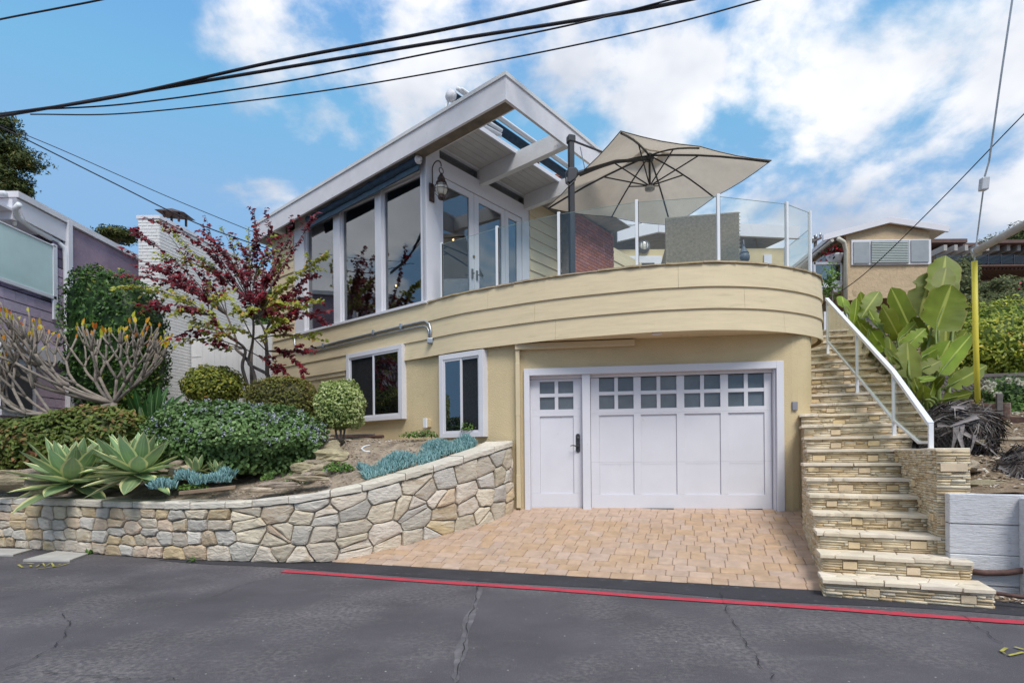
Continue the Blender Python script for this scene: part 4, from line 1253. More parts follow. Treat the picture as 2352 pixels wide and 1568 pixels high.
def tread_piece(poly, zt, th, name='tread', mt=TREAD):
    m = MB(); n = len(poly)
    vs = [(p[0], p[1], zt - th) for p in poly] + [(p[0], p[1], zt - 0.006) for p in poly]
    c = np.mean(np.array(poly), axis=0)
    vs += [(*(np.array(p) + (c - np.array(p)) / max(1e-6, np.linalg.norm(c - np.array(p))) * 0.008), zt + rs.uniform(-.002, .002)) for p in poly]
    fs = [tuple(range(n))[::-1], tuple(range(2 * n, 3 * n))] + [(k * n + i, k * n + (i + 1) % n, (k + 1) * n + (i + 1) % n, (k + 1) * n + i) for k in range(2) for i in range(n)]
    area = sum(poly[i][0] * poly[(i + 1) % n][1] - poly[(i + 1) % n][0] * poly[i][1] for i in range(n))
    if area < 0: fs = [f[::-1] for f in fs]
    m.add(vs, fs); return m.build(name, mt, stairs)
for n in range(1, NST + 1):
    la, lb = lat_of(n); a0 = AL0 + RUN * n; zt = RISE * n
    O = SP(a0, la)
    clad(stairs, O, SRt, -SS, lb - la, RISE * (n - 1) + 0.002, zt - 0.038, 2 if n < 18 else 0)
    fa, fb = a0 - 0.035, a0 + RUN + (0.02 if n > 2 else 0.0)
    if n <= 3:
        # crazy-paved tread of irregular flags with a rough front edge
        seeds = [(la - .03 + (lb - la + .06) * rs.random(), fa + (fb - fa) * rs.random()) for _ in range(15 if n == 1 else 9)]
        for c in voronoi(seeds, (la - 0.03, lb + 0.02, fa, fb), 1.25, 2):
            cx_, cy_ = np.mean(np.array(c), axis=0)
            pol = []
            for (x, y) in c:
                x2, y2 = cx_ + (x - cx_) * 0.975, cy_ + (y - cy_) * 0.975
                if abs(y - fa) < 1e-6: y2 = fa + rs.uniform(-.018, .014)
                pol.append(tuple(SP(y2, x2)))
            if len(pol) >= 3: tread_piece(pol, zt + rs.uniform(-.002, .003), 0.035)
    else:
        # two or three long flags
        cuts = [la - 0.03] + sorted(rs.uniform(la + 0.2, lb - 0.2) for _ in range(rs.choice((1, 2)))) + [lb + 0.012]
        for i in range(len(cuts) - 1):
            x0, x1 = cuts[i] + 0.002, cuts[i + 1] - 0.002
            k = 7; front = [tuple(SP(fa + rs.uniform(-.012, .012), x0 + (x1 - x0) * j / k)) for j in range(k + 1)]
            tread_piece(front + [tuple(SP(fb, x1)), tuple(SP(fb, x0))], zt + rs.uniform(-.003, .003), 0.036)
    # exposed left end of the lower steps
    if n <= 9:
        p = SP(a0, la)
        zlow = drive_z(p[0], p[1]) - 0.03 if n > 1 else 0.0
        zprev = max(zlow, -0.02)
        if zt - 0.04 > zprev + 0.02:
            clad(stairs, SP(a0 + RUN, la), -SS, -SRt, RUN + 0.008, zprev, zt - 0.038, 0)
    if n <= 2:
        clad(stairs, SP(a0, lb), SS, SRt, RUN, RISE * (n - 1) if n == 2 else 0.0, zt - 0.038, 0)
# cheek wall
ck0, ck1 = AL0 + RUN * 3 - 0.012, AL0 + RUN * 8.3
m = MB(); m.prism([tuple(SP(ck0 + .012, 1.742)), tuple(SP(ck0 + .012, 1.965)), tuple(SP(ck1, 1.965)), tuple(SP(ck1, 1.742))], 0.1, 1.325); m.build('cheek_core', JOINT, stairs)
clad(stairs, SP(ck0, 1.72), SRt, -SS, 0.26, RISE * 2 + 0.003, 1.33, 0, 0.019, 0.034, 0.1, 0.3)
for zz in (0.62, 1.13):
    m = MB(); m.slab(SP(ck0, 1.745), SP(ck0, 1.955), zz, zz + 0.075, 0.0, 0.03, -SS); m.build('block', BLOCK, stairs, bevel=0.003)
for k in range(3, 8):
    clad(stairs, SP(AL0 + RUN * (k + 1), 1.735), -SS, -SRt, RUN, RISE * k, 1.33, 1, 0.019, 0.032, 0.06, 0.22)
# flat cap strips of the cheek wall
a = ck0
while a < ck1 - 0.02:
    l = min(rs.uniform(0.12, 0.3), ck1 - a)
    tread_piece([tuple(SP(a + .002, 1.715)), tuple(SP(a + .002, 1.985)), tuple(SP(a + l - .002, 1.985)), tuple(SP(a + l - .002, 1.715))], 1.352 + rs.uniform(-.003, .003), 0.022, 'cheek_cap', TREAD); a += l
# --- white hand rail with glass
hr = thing('stair_railing', 'white metal stair railing with tinted glass panels and sloping handrail', 'railing', (4.4, 6.0, 1.35))
RL = 1.80
top = [(7.03, 1.60), (8.54, 2.33), (9.9, 3.13), (11.8, 4.12)]
bot = [(7.03, 1.415), (7.44, 1.42), (8.54, 1.72), (9.9, 2.47), (11.8, 3.36)]
def rlat(al): return float(np.interp(al, [7.0, 8.54, 9.9, 11.8], [1.80, 1.80, 1.62, 1.46]))
def H3(al, z, lat=None): p = SP(al, rlat(al)); return Vector((p[0], p[1], z))
def barbox(par, name, A, B, w, h, mt):
    A = Vector(A); B = Vector(B); d = (B - A).normalized(); side = d.cross(Vector((0, 0, 1))).normalized(); up = side.cross(d)
    m = MB(); m.box((A + B) / 2, (B - A) / 2, side * w / 2, up * h / 2); return m.build(name, mt, par, bevel=0.004)
barbox(hr, 'handrail', H3(6.98, 1.62), H3(7.20, 1.63), 0.05, 0.045, ALU) if False else None
for i in range(3): barbox(hr, 'handrail', H3(*top[i]) - (Vector((0, 0, 0)) if i else Vector((0, 0, 0))), H3(*top[i + 1]), 0.055, 0.045, ALU)
for i in range(4): barbox(hr, 'bottom_rail', H3(*bot[i]), H3(*bot[i + 1]), 0.035, 0.03, ALU)
for al, z0, z1 in ((7.03, 1.34, 1.60), (8.54, 1.50, 2.32), (9.9, 2.2, 3.12), (11.75, 3.1, 4.08)):
    p = SP(al, rlat(al))
    m = MB(); m.box((p[0], p[1], (z0 + z1) / 2), (SS[0] * 0.021, SS[1] * 0.021, 0), (SRt[0] * 0.021, SRt[1] * 0.021, 0), (0, 0, (z1 - z0) / 2)); m.build('post', ALU, hr, bevel=0.003)
STAIRGLASS = glass('stair_glass', (0.80, 0.83, 0.74), 1.5, 2.2)
def tz(al, pts): return float(np.interp(al, [q[0] for q in pts], [q[1] for q in pts]))
for a, b in ((7.055, 8.515), (8.565, 9.875), (9.925, 11.72)):
    m = MB(); us = [a, 7.44, b] if a < 7.44 < b else [a, b]
    lo_ = [H3(u, tz(u, bot) + 0.016) for u in us]; hi_ = [H3(u, tz(u, top) - 0.024) for u in us]
    off_ = Vector((SRt[0], SRt[1], 0)) * 0.005
    m.grid([[p - off_ for p in lo_], [p - off_ for p in hi_], [p + off_ for p in hi_], [p + off_ for p in lo_]])
    m.build('glass_panel', STAIRGLASS, hr)

# ------------------------------------------------------------------ white timber retaining wall, pipes, slope behind
TIMW = mat('white_painted_timber', (0.62, 0.62, 0.64), 0.7, 0.08, 4.0, bump=0.9, bscale=16, bdist=0.015, stretch=(1, 1, 12), objvar=0.05, huevar=0.0, dark=(0.30, 0.28, 0.25), dscale=9.0, damt=0.15)
tw = thing('timber_wall', 'white painted timber sleeper wall right of the stone stairs', 'wall', (4.4, 5.0, 0))
TA = np.array([4.02, 5.235]); TD = np.array([1.0, -0.42]); TD /= np.linalg.norm(TD); TN = np.array([TD[1], -TD[0]])
for z0, z1, o in ((0.66, 0.93, 0.0), (0.385, 0.655, -0.006), (0.11, 0.38, 0.003), (-0.15, 0.105, -0.01)):
    m = MB(); m.slab(TA, TA + TD * 4.0, z0, z1, -0.14, o, TN); m.build('sleeper', TIMW, tw, bevel=0.008)
for u_ in (0.50, 2.0):
    m = MB(); m.slab(TA + TD * u_, TA + TD * (u_ + 0.19), -0.1, 0.905, 0.005, 0.15, TN); m.build('post', TIMW, tw, bevel=0.012)
pr_ = thing('pipe_handrail', 'rusty brown bent pipe rail at the foot of the stairs', 'pipe rail', (4.4, 4.8, 0.2))
e1 = SP(AL0 + RUN * 2 + 0.12, 1.90); m = MB()
m.tube([(e1[0] - .05, e1[1], 0.235), (e1[0] + .10, e1[1] - .07, 0.225), (e1[0] + .22, e1[1] - .14, 0.24), (e1[0] + .36, e1[1] - .24, 0.29), (e1[0] + .6, e1[1] - .40, 0.42), (e1[0] + 1.0, e1[1] - .7, 0.62)], 0.027, 12); m.build('upper_pipe', RUST, pr_, smooth=True)
e2 = SP(AL0 + RUN * 1 + 0.10, 1.90); m = MB()
m.tube([(e2[0] - .02, e2[1], 0.125), (e2[0] + .2, e2[1] - .1, 0.105), (e2[0] + .9, e2[1] - .5, 0.09)], 0.017, 10); m.build('lower_pipe', RUST, pr_, smooth=True)
# hillside
def tdist(x, y): return (TA[0] - x) * TN[0] + (TA[1] - y) * TN[1]
hn = random.Random(4)
def hill_z(x, y):
    d = tdist(x, y)
    z = 0.90 + 0.205 * min(max(d, 0), 6.9) + 0.265 * max(0, d - 6.9)
    z += 0.05 * sin(x * 2.3 + y) * sin(y * 1.7) + 0.03 * sin(x * 5.1 - y * 3)
    return min(z, 14.0)
HILL = mat('dry_hillside_soil', (0.27, 0.20, 0.135), 0.95, 0.35, 5.0, bump=1.0, bscale=26, bdist=0.03, dark=(0.13, 0.09, 0.06), dscale=7.0, damt=0.5, spec=0.1, bump2=(120, .4))
m = MB(); rows_ = []
als = list(np.linspace(6.4, 13, 40)) + list(np.linspace(13.4, 70, 40))
lats = list(np.linspace(1.95, 8, 40)) + list(np.linspace(8.5, 60, 20))
for al in als:
    row = []
    for lt in lats:
        p = SP(al, lt)
        row.append((p[0], p[1], hill_z(p[0], p[1])))
    rows_.append(row)
m.grid(rows_); m.f = [f for f in m.f]
# drop faces outside the timber wall
keepf = []
for f in m.f:
    c = np.mean([m.v[i] for i in f], axis=0)
    if tdist(c[0], c[1]) > 0.05: keepf.append(f[::-1])
m.f = keepf
struct(m.build('hillside', HILL, smooth=True))
m = MB(); m.grid([[(*(TA + TD * u_ - TN * 0.10), 0.0), (*(TA + TD * u_ - TN * 0.10), 0.90), (*(TA + TD * u_ - TN * 0.5), 1.0)] for u_ in np.linspace(0.0, 5, 20)]); struct(m.build('hillside_edge', HILL))
# ------------------------------------------------------------------ parasol on the deck
ZDK = 3.885
CANV = mat('beige_canvas', (0.62, 0.54, 0.445), 0.9, 0.05, 6.0, bump=0.15, bscale=200, trans=0.45, spec=0.1)
um = thing('cantilever_parasol', 'large square beige cantilever parasol with dark frame on the balcony', 'parasol', (1.02, 9.40, ZDK))
Pq = [V3((1.64, 8.37, 6.08)), V3((4.26, 9.25, 6.08)), V3((3.34, 11.82, 6.08)), V3((0.71, 10.95, 6.08))]
ctr = sum(Pq, V3((0, 0, 0))) / 4; apex = ctr + V3((0, 0, 0.57))
def canopy_pt(u, v):
    """u around the square 0..8 (corners at even, edge middles at odd), v from apex 0 to edge 1"""
    k = int(u) % 8; f = u - int(u)
    def rim(i):
        i %= 8
        return Pq[i // 2] if i % 2 == 0 else (Pq[i // 2] + Pq[(i // 2 + 1) % 4]) / 2
    e = rim(k) * (1 - f) + rim(k + 1) * f
    p = apex * (1 - v) + e * v
    sag = -0.05 * sin(pi * f) * v * (1.0 if v < 1 else 0.7)
    return p + V3((0, 0, sag + 0.05 * sin(pi * v)))
m = MB(); rows_ = []
for j in range(1, 9):
    rows_.append([canopy_pt(i / 4, 0.11 + 0.89 * (j - 1) / 7) for i in range(33)])
m.grid(rows_); m.build('canopy', CANV, um, smooth=True)
m = MB(); rows_ = []
for j in range(0, 4):
    rows_.append([canopy_pt(i / 4, 0.02 + 0.2 * j / 3) + V3((0, 0, 0.10)) for i in range(33)])
m.grid(rows_); m.build('vent_cap', CANV, um, smooth=True)
m = MB(); m.tube([canopy_pt(i / 4, 1.0) - V3((0, 0, .012)) for i in range(33)], 0.007, 5, False); m.build('canopy_hem', mat('brown_hem', (0.10, 0.085, 0.07), 0.8), um)
hubz = V3((ctr[0], ctr[1], 6.07))
for k in range(8):
    e = canopy_pt(k, 0.985) - V3((0, 0, 0.035)); a = canopy_pt(k, 0.03) - V3((0, 0, 0.05))
    pts = [canopy_pt(k, t) - V3((0, 0, 0.04)) for t in np.linspace(0.03, 0.985, 6)]
    m = MB(); m.tube(pts, 0.017 if k % 2 == 0 else 0.014, 6); rib = m.build('rib', BLACKM, um)
    mid = canopy_pt(k, 0.42 if k % 2 == 0 else 0.5) - V3((0, 0, 0.05))
    m = MB(); m.tube([hubz, mid], 0.012, 6); m.build('strut', BLACKM, rib)
m = MB(); m.lathe(hubz + V3((0, 0, -0.05)), [(0.05, -0.04), (0.085, -0.02), (0.09, 0.02), (0.05, 0.06)], 16); m.build('lower_hub', GALV, um, smooth=True)
m = MB(); m.lathe(apex + V3((0, 0, -0.08)), [(0.07, -0.05), (0.08, 0.0), (0.05, 0.06)], 14); m.build('upper_hub', BLACKM, um)
m = MB(); m.tube([hubz, apex], 0.02, 8); m.build('hub_rod', BLACKM, um)
pb = V3((1.02, 9.40, ZDK)); pt_ = V3((1.02, 9.40, 6.52))
m = MB(); m.box((pb + pt_) / 2, (0.042, 0.012, 0), (-0.014, 0.048, 0), (0, 0, (6.52 - ZDK) / 2)); m.build('pole', BLACKM, um, bevel=0.012)
m = MB(); m.box(pt_ + V3((0, 0, 0.0)), (0.06, 0.02, 0), (-0.02, 0.06, 0), (0, 0, 0.06)); m.build('pole_cap', BLACKM, um, bevel=0.02)
m = MB(); m.box(pb + V3((0, 0, 0.03)), (0.45, 0, 0), (0, 0.45, 0), (0, 0, 0.03)); m.build('base_plate', BLACKM, um, bevel=0.01)
am = V3((1.02, 9.40, 5.93))
m = MB(); m.tube([am, am + (apex - am) * 0.55 + V3((0, 0, 0.02)), apex - V3((0, 0, 0.1))], [0.038, 0.032, 0.026], 8); m.build('arm', BLACKM, um)
m = MB(); tm = am + (apex - am) * 0.5; m.tube([pt_ + V3((0.03, 0, -0.02)), tm + V3((0, 0, 0.14))], 0.018, 6); m.build('tension_arm', BLACKM, um)
m = MB(); m.tube([am + (apex - am) * 0.17, pt_ + V3((0.16, 0.06, -.09))], 0.008, 6); m.build('gas_strut', GALV, um)
m = MB()
yy = [(-0.06, 0.09), (0.07, 0.10), (0.11, 0.05), (0.07, -0.08), (-0.03, -0.15), (-0.07, -0.14)]
n_ = len(yy); vs = []
for t in (-0.055, 0.055):
    for (x, z) in yy: vs.append(am + V3((x, t - 0.02, z)))
m.add(vs, [tuple(range(n_)), tuple(range(n_, 2 * n_))[::-1]] + [(i, n_ + i, n_ + (i + 1) % n_, (i + 1) % n_) for i in range(n_)]); m.build('slider', BLACKM, um, bevel=0.01)
m = MB(); m.tube([am + V3((-0.06, -0.05, 0.06)), am + V3((-0.10, -0.06, 0.0)), am + V3((-0.09, -0.06, -0.16)), am + V3((-0.03, -0.06, -0.20)), am + V3((0.06, -0.05, -0.10))], 0.014, 6); m.build('grip', BLACKM, um)

# ------------------------------------------------------------------ wicker chair, grill lid, wing of the house
WICK = mat('grey_brown_wicker', (0.27, 0.24, 0.195), 0.8, 0.25, 30.0, bump=0.4, bscale=80)
wc = thing('wicker_chair', 'grey wicker lounge chair with its tall woven back to the railing', 'chair', (3.05, 9.1, ZDK))
wd = np.array([0.985, -0.17]); wn = np.array([-0.17, -0.985])
cc = np.array([2.93, 8.62])
m = MB(); m.slab(cc - wd * 0.56, cc + wd * 0.52, ZDK + 0.12, ZDK + 1.06, -0.05, 0.0, wn); m.build('backrest', WICK, wc, bevel=0.02)
V = []; F = []
rw = random.Random(2)
for i in range(34):
    z = ZDK + 0.14 + i * 0.027
    for k in range(18):
        x = -0.55 + 1.06 * (k + (0.5 if i % 2 else 0)) / 18
        if x > 0.49: continue
        q = len(V)
        for (dx, dz, t) in ((0, 0, .002), (.028, .011, .016), (.058, 0, .002), (.028, -.011, .016)):
            p = cc + wd * (x + dx) + wn * t; V.append((p[0], p[1], z + dz))
        F.append((q, q + 3, q + 2, q + 1))
stuff(np_mesh('weave', V, F, WICK, wc))
m = MB(); m.slab(cc - wd * 0.56, cc + wd * 0.52, ZDK + 0.28, ZDK + 0.40, -0.85, -0.05, wn); m.build('seat', WICK, wc, bevel=0.02)
for sx in (-0.52, 0.47):
    m = MB(); m.slab(cc + wd * (sx - 0.04), cc + wd * (sx + 0.04), ZDK + 0.0, ZDK + 0.62, -0.85, -0.052, wn); m.build('armrest', WICK, wc, bevel=0.02)
gr = thing('grill', 'small grey domed grill lid low behind the railing glass', 'grill', (0.72, 9.95, ZDK))
GRILL = mat('grey_grill_enamel', (0.17, 0.17, 0.16), 0.45, 0.15, 5.0)
m = MB(); rows_ = []
gc = V3((0.66, 9.95, ZDK + 0.15))
for i in range(9):
    a = pi * i / 8
    rows_.append([gc + V3((-.05 + 0.22 * x, 0.06 * x, 0)) + V3((0.03, -0.2, 0)) * cos(a) * 0.9 + V3((0, 0, 0.22 * sin(a))) for x in (-1, -0.9, 0, 0.9, 1)])
m.grid(rows_); m.build('lid', GRILL, gr, smooth=True)
m = MB(); m.box(gc - V3((0, 0, 0.045)), (0.30, 0.05, 0), (-0.05, 0.24, 0), (0, 0, 0.03)); m.build('tray', GALV, gr, bevel=0.01)
m = MB(); m.box(gc - V3((0, 0, 0.11)), (0.2, 0.03, 0), (-0.03, 0.16, 0), (0, 0, 0.035)); m.build('base', GRILL, gr)
# rear wing seen over the deck
wing = thing('rear_wing', 'cream rear wing with white gable fascia beyond the balcony glass', 'building', (4.0, 17.0, 3.9))
def wpt(px, py, d=17.0): return at(px, py, d)
m = MB(); m.box(((wpt(1412, 600).x + wpt(1800, 600).x) / 2, 16.85, 4.9), ((wpt(1800, 600).x - wpt(1412, 600).x) / 2, 0, 0), (0, 0.2, 0), (0, 0, 2.4)); m.build('wall', STUCCO, wing)
def fas(name, a, b, h, d=16.5, t=0.05, mt=WHITE):
    A = at(*a, d); B = at(*b, d); m = MB()
    m.add([A + V3((0, -t, 0)), B + V3((0, -t, 0)), B + V3((0, -t, h)), A + V3((0, -t, h)), A + V3((0, t, 0)), B + V3((0, t, 0)), B + V3((0, t, h)), A + V3((0, t, h))],
          [(0, 1, 2, 3), (5, 4, 7, 6), (3, 2, 6, 7), (1, 0, 4, 5), (0, 3, 7, 4), (2, 1, 5, 6)])
    return m.build(name, mt, wing)
fas('fascia', (1418, 556), (1512, 534), 0.34); fas('fascia', (1512, 534), (1535, 536), 0.34, 16.48)
fas('fascia', (1535, 536), (1836, 549), 0.36, 16.5)
fas('upper_fascia', (1412, 528), (1475, 512), 0.4, 17.2); fas('upper_fascia', (1405, 510), (1440, 520), 0.25, 15.6)
m = MB(); A, B = at(1420, 515, 16.55), at(1836, 530, 16.55)
m.add([A, B, B + V3((0, 5, 0.8)), A + V3((0, 5, 0.8)), A - V3((0, 0, .06)), B - V3((0, 0, .06)), B + V3((0, 5, 0.74)), A + V3((0, 5, 0.74))], [(0, 1, 2, 3), (7, 6, 5, 4), (0, 4, 5, 1), (1, 5, 6, 2), (3, 7, 4, 0)]); m.build('roof', ROOFT, wing)
dr = bpy.data.objects.new('door', None); reg(dr, parent=wing)
for nm, x0, x1, y0, y1, dd_, mt in (('frame', 1435, 1520, 588, 640, 16.62, WHITE), ('panel', 1439, 1516, 591, 640, 16.60, WHITE2), ('pane', 1452, 1503, 604, 640, 16.58, DARK)):
    A, B = at(x0, y1, dd_), at(x1, y0, dd_); m = MB(); m.box((A + B) / 2, ((B.x - A.x) / 2, 0, 0), (0, 0.02, 0), (0, 0, (B.z - A.z) / 2)); m.build(nm, mt, dr)
fr_ = bpy.data.objects.new('window', None); reg(fr_, parent=wing)
for nm, x0, x1, y0, y1, dd_, mt in (('frame', 1755, 1772, 585, 640, 16.62, WHITE), ('frame', 1537, 1552, 588, 640, 16.62, WHITE)):
    A, B = at(x0, y1, dd_), at(x1, y0, dd_); m = MB(); m.box((A + B) / 2, ((B.x - A.x) / 2, 0, 0), (0, 0.02, 0), (0, 0, (B.z - A.z) / 2)); m.build(nm, mt, fr_)
SLATE = mat('blue_grey_lamp_metal', (0.10, 0.115, 0.14), 0.5, 0.2, 9.0)
bh_ = bpy.data.objects.new('bulkhead_lamp', None); reg(bh_, parent=wing)
c = at(1478, 567, 16.62); m = MB(); m.lathe(c, [(0.19, 0), (0.19, 0.05), (0.14, 0.09)], 18, (0, -1, 0)); m.build('housing', SLATE, bh_)
m = MB(); m.lathe(c + V3((0, -.085, 0)), [(0.12, 0), (0.11, 0.04), (0.05, 0.06)], 16, (0, -1, 0)); m.build('lens', LGLASS, bh_)
for dx in (-0.05, 0.05):
    m = MB(); m.box(c + V3((dx, -0.15, 0)), (0.008, 0, 0), (0, 0.008, 0), (0, 0, 0.13)); m.build('guard_bar', SLATE, bh_)
l2 = bpy.data.objects.new('wall_lantern', None); reg(l2, parent=wing)
c = at(1708, 590, 16.4); m = MB(); m.lathe(c, [(0.08, -.2), (0.16, -.1), (0.17, 0), (0.13, .1)], 14); m.build('globe', SLATE, l2, smooth=True)
m = MB(); m.lathe(c + V3((0, 0, .1)), [(0.15, 0), (0.07, .12), (0.03, .22)], 14); m.build('hood', SLATE, l2)
m = MB(); m.tube([c + V3((0, 0.1, 0.1)), c + V3((0, 0.1, .42)), c + V3((0, 0.0, .48)), c + V3((0, -.03, .32))], 0.02, 6); m.build('arm', SLATE, l2)

# ------------------------------------------------------------------ purple neighbour on the left
PURP = mat('purple_stucco', (0.30, 0.225, 0.29), 0.9, 0.18, 1.6, bump=0.8, bscale=35, bdist=0.015, dark=(0.42, 0.30, 0.32), dscale=1.3, damt=0.35)
SHING = mat('lavender_shingle', (0.47, 0.37, 0.46), 0.85, 0.08, 5.0, bump=0.4, bscale=25, stretch=(1, 1, 3), objvar=0.06, huevar=0.008)
SHIND = mat('shingle_gap', (0.05, 0.04, 0.055), 0.9)
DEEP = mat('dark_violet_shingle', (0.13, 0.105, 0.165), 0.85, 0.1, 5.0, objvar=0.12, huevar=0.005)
FROSTG = mat('aqua_frosted_glass', (0.50, 0.64, 0.62), 0.25, 0.10, 1.2, spec=0.5)
ph = thing('purple_house', 'lavender shingled neighbour house with frosted glass porch at the left edge', 'house', (-9.0, 10.0, 1.5))
PX = -8.0
def pface(px, py): a, b = ray(px, py); y = PX / a; return y, CAMZ + b * y
m = MB(); m.box((PX - 0.35, 9.65, 2.75), (0.3, 0, 0), (0, 0.78, 0), (0, 0, 1.32)); m.build('wall_core', SHIND, ph)
m = MB(); m.box((PX - 0.2, 11.45, 3.5), (0.2, 0, 0), (0, 1.12, 0), (0, 0, 2.05)); m.build('stucco_wall', PURP, ph)
rp = random.Random(9)
z = 1.55; row = 0
while z < 4.0:
    y = 8.86
    while y < 10.62:
        w = rp.uniform(0.14, 0.26); e = min(y + w, 10.62)
        if y < 10.3 or z < 3.1:
            m = MB(); m.box((PX - 0.028, (y + e) / 2, z + 0.085), (0.010, 0, 0.008), (0, (e - y) / 2 - 0.003, 0), (0.0, 0, 0.09)); m.build('shingle', SHING, ph)
        y = e
    z += 0.165; row += 1
# strip of shingles right of the porch glass
z = 4.05
while z < 5.4:
    for y0, y1 in ((9.98, 10.09), (10.09, 10.2)):
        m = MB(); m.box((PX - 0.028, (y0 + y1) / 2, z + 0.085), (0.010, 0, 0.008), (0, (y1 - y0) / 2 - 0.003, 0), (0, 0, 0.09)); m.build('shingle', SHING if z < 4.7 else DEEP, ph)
    z += 0.165
m = MB(); m.box((PX - 0.14, 10.09, 4.75), (0.10, 0, 0), (0, 0.1, 0), (0, 0, 0.7)); m.build('wall_core', SHIND, ph)
# porch recess
m = MB(); m.box((PX - 1.25, 10.27, 4.75), (1.0, 0, 0), (0, 0.05, 0), (0, 0, 0.75)); m.build('wall_core', SHIND, ph)
z = 4.0
while z < 5.3:
    x = PX - 2.2 + rp.random() * 0.15
    while x < PX - 0.25:
        w = rp.uniform(0.16, 0.28); e = min(x + w, PX - 0.25)
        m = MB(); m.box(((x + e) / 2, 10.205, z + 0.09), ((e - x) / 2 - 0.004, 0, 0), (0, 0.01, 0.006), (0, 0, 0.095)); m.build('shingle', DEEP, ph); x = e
    z += 0.18
m = MB(); m.box((PX - 2.2, 9.6, 4.75), (0.05, 0, 0), (0, 0.75, 0), (0, 0, 0.9)); m.build('porch_wall', WHITE, ph)
m = MB(); m.box((PX - 1.1, 9.55, 4.03), (1.05, 0, 0), (0, 0.7, 0), (0, 0, 0.04)); m.build('porch_floor', WHITE2, ph)
m = MB(); m.box((PX - 1.1, 9.6, 5.36), (1.05, 0, 0), (0, 0.65, 0), (0, 0, 0.02)); m.build('porch_ceiling', WHITE, ph)
# glass balustrade
m = MB(); m.box((PX + 0.01, 9.4, 4.60), (0.008, 0, 0), (0, 0.53, 0), (0, 0, 0.43)); m.build('frosted_panel', FROSTG, ph)
for (zc, hz, yc, hy) in ((4.14, 0.03, 9.43, 0.56), (5.04, 0.012, 9.43, 0.56), (4.25, 0.75, 9.97, 0.045)):
    m = MB(); m.box((PX + 0.015, yc, zc if hy > .1 else 4.42), (0.02, 0, 0), (0, hy, 0), (0, 0, hz if hy > .1 else 0.66)); m.build('rail', WHITE, ph, bevel=0.004)
# post, fascia, roof, downspout
m = MB(); m.box((PX + 0.012, 10.27, 3.6), (0.06, 0, 0), (0, 0.05, 0), (0, 0, 2.0)); m.build('corner_post', WHITE, ph)
m = MB(); m.add([(PX + .02, 9.38, 5.25), (PX + .02, 10.33, 5.22), (PX + .02, 10.33, 5.55), (PX + .02, 9.2, 5.55), (PX - .1, 9.38, 5.25), (PX - .1, 10.33, 5.22), (PX - .1, 10.33, 5.55), (PX - .1, 9.2, 5.55)],
              [(0, 1, 2, 3), (7, 6, 5, 4), (0, 4, 5, 1), (1, 5, 6, 2), (3, 7, 4, 0)]); m.build('fascia', WHITE, ph)
m = MB(); m.prism([(PX + 0.06, 9.2), (PX + 0.06, 12.6), (-15, 12.6), (-15, 9.2)], 5.56, 5.66); m.build('roof', WHITE2, ph)
m = MB(); m.box((-11.5, 9.25, 5.38), (3.45, 0, 0), (0, 0.04, 0), (0, 0, 0.17)); m.build('fascia', WHITE, ph)
m = MB(); m.tube([(PX - 0.1, 9.14, 5.585), (-15, 9.14, 5.57)], 0.05, 10); m.build('gutter', ALU, ph, smooth=True)
dsp = [at(45, 470, 9.15), at(35, 480, 9.2), at(42, 500, 9.3), at(75, 525, 9.6), at(130, 555, 10.1), at(148, 570, 10.2), at(151, 590, 10.22), at(155, 830, 10.22), at(158, 850, 10.22)]
m = MB(); m.tube(dsp, 0.045, 10); m.build('downspout', ALU, ph, smooth=True)
bc = at(34, 512, 9.3); m = MB(); m.lathe(bc, [(0.015, .07), (0.02, .05), (0.03, .0), (0.028, -.04), (0.01, -.06)], 10); m.build('bare_bulb', LGLASS, ph, smooth=True)
# lower storey band, window
m = MB(); m.box((PX + 0.02, 9.75, 3.12), (0.05, 0, 0), (0, 0.9, 0), (0, 0, 0.12)); m.build('band', WHITE, ph)
y0, z1_ = pface(0, 838); y1, z0_ = pface(74, 962)
for nm, a, b, c0, c1, o, mt in (('window_frame', y0, y1 + .06, 2.02, 2.95, 0.0, WHITE), ('window_pane', y0, y1 - .05, 2.12, 2.85, 0.03, DARK)):
    m = MB(); m.box((PX + o, (a + b) / 2, (c0 + c1) / 2), (0.02, 0, 0), (0, (b - a) / 2, 0), (0, 0, (c1 - c0) / 2)); m.build(nm, mt, ph)
m = MB(); m.box((PX + 0.0, 10.66, 2.4), (0.04, 0, 0), (0, 0.06, 0), (0, 0, 0.9)); m.build('corner_board', WHITE, ph)

# the house stands well behind the garden wall
ph.scale = (1.13, 1.13, 1.13); ph.location = (-10.17, 11.30, 1.525)
# ------------------------------------------------------------------ white brick house and gate
WBR = mat('white_painted_brick', (0.70, 0.69, 0.68), 0.75, 0.04, 6.0, bump=0.4, bscale=50, objvar=0.025)
wb = thing('white_brick_house', 'white painted brick house wall with chimney behind the red-leaved tree', 'house', (-7.5, 14.0, 1.5))
A0 = np.array([-8.42, 12.9]); A1 = np.array([-7.95, 12.9]); BD = np.array([0.2, 1.0]); BD /= np.linalg.norm(BD); BN = np.array([BD[1], -BD[0]])
m = MB(); m.prism([tuple(A0), tuple(A1), tuple(A1 + BD * 5.2), tuple(A0 + BD * 5.2)], 1.2, 6.74); m.build('wall_core', WBR, wb)
m = MB(); m.prism([(A0[0] - .03, A0[1] - .03), (A1[0] + .03, A1[1] - .03), tuple(A1 + BD * 5.2 + np.array([.03, 0])), tuple(A0 + BD * 5.2)], 6.742, 6.82); m.build('coping', WHITE, wb)
wl, wh = 0.20, 0.062
wmesh = None; cnt = 0; far = MB()
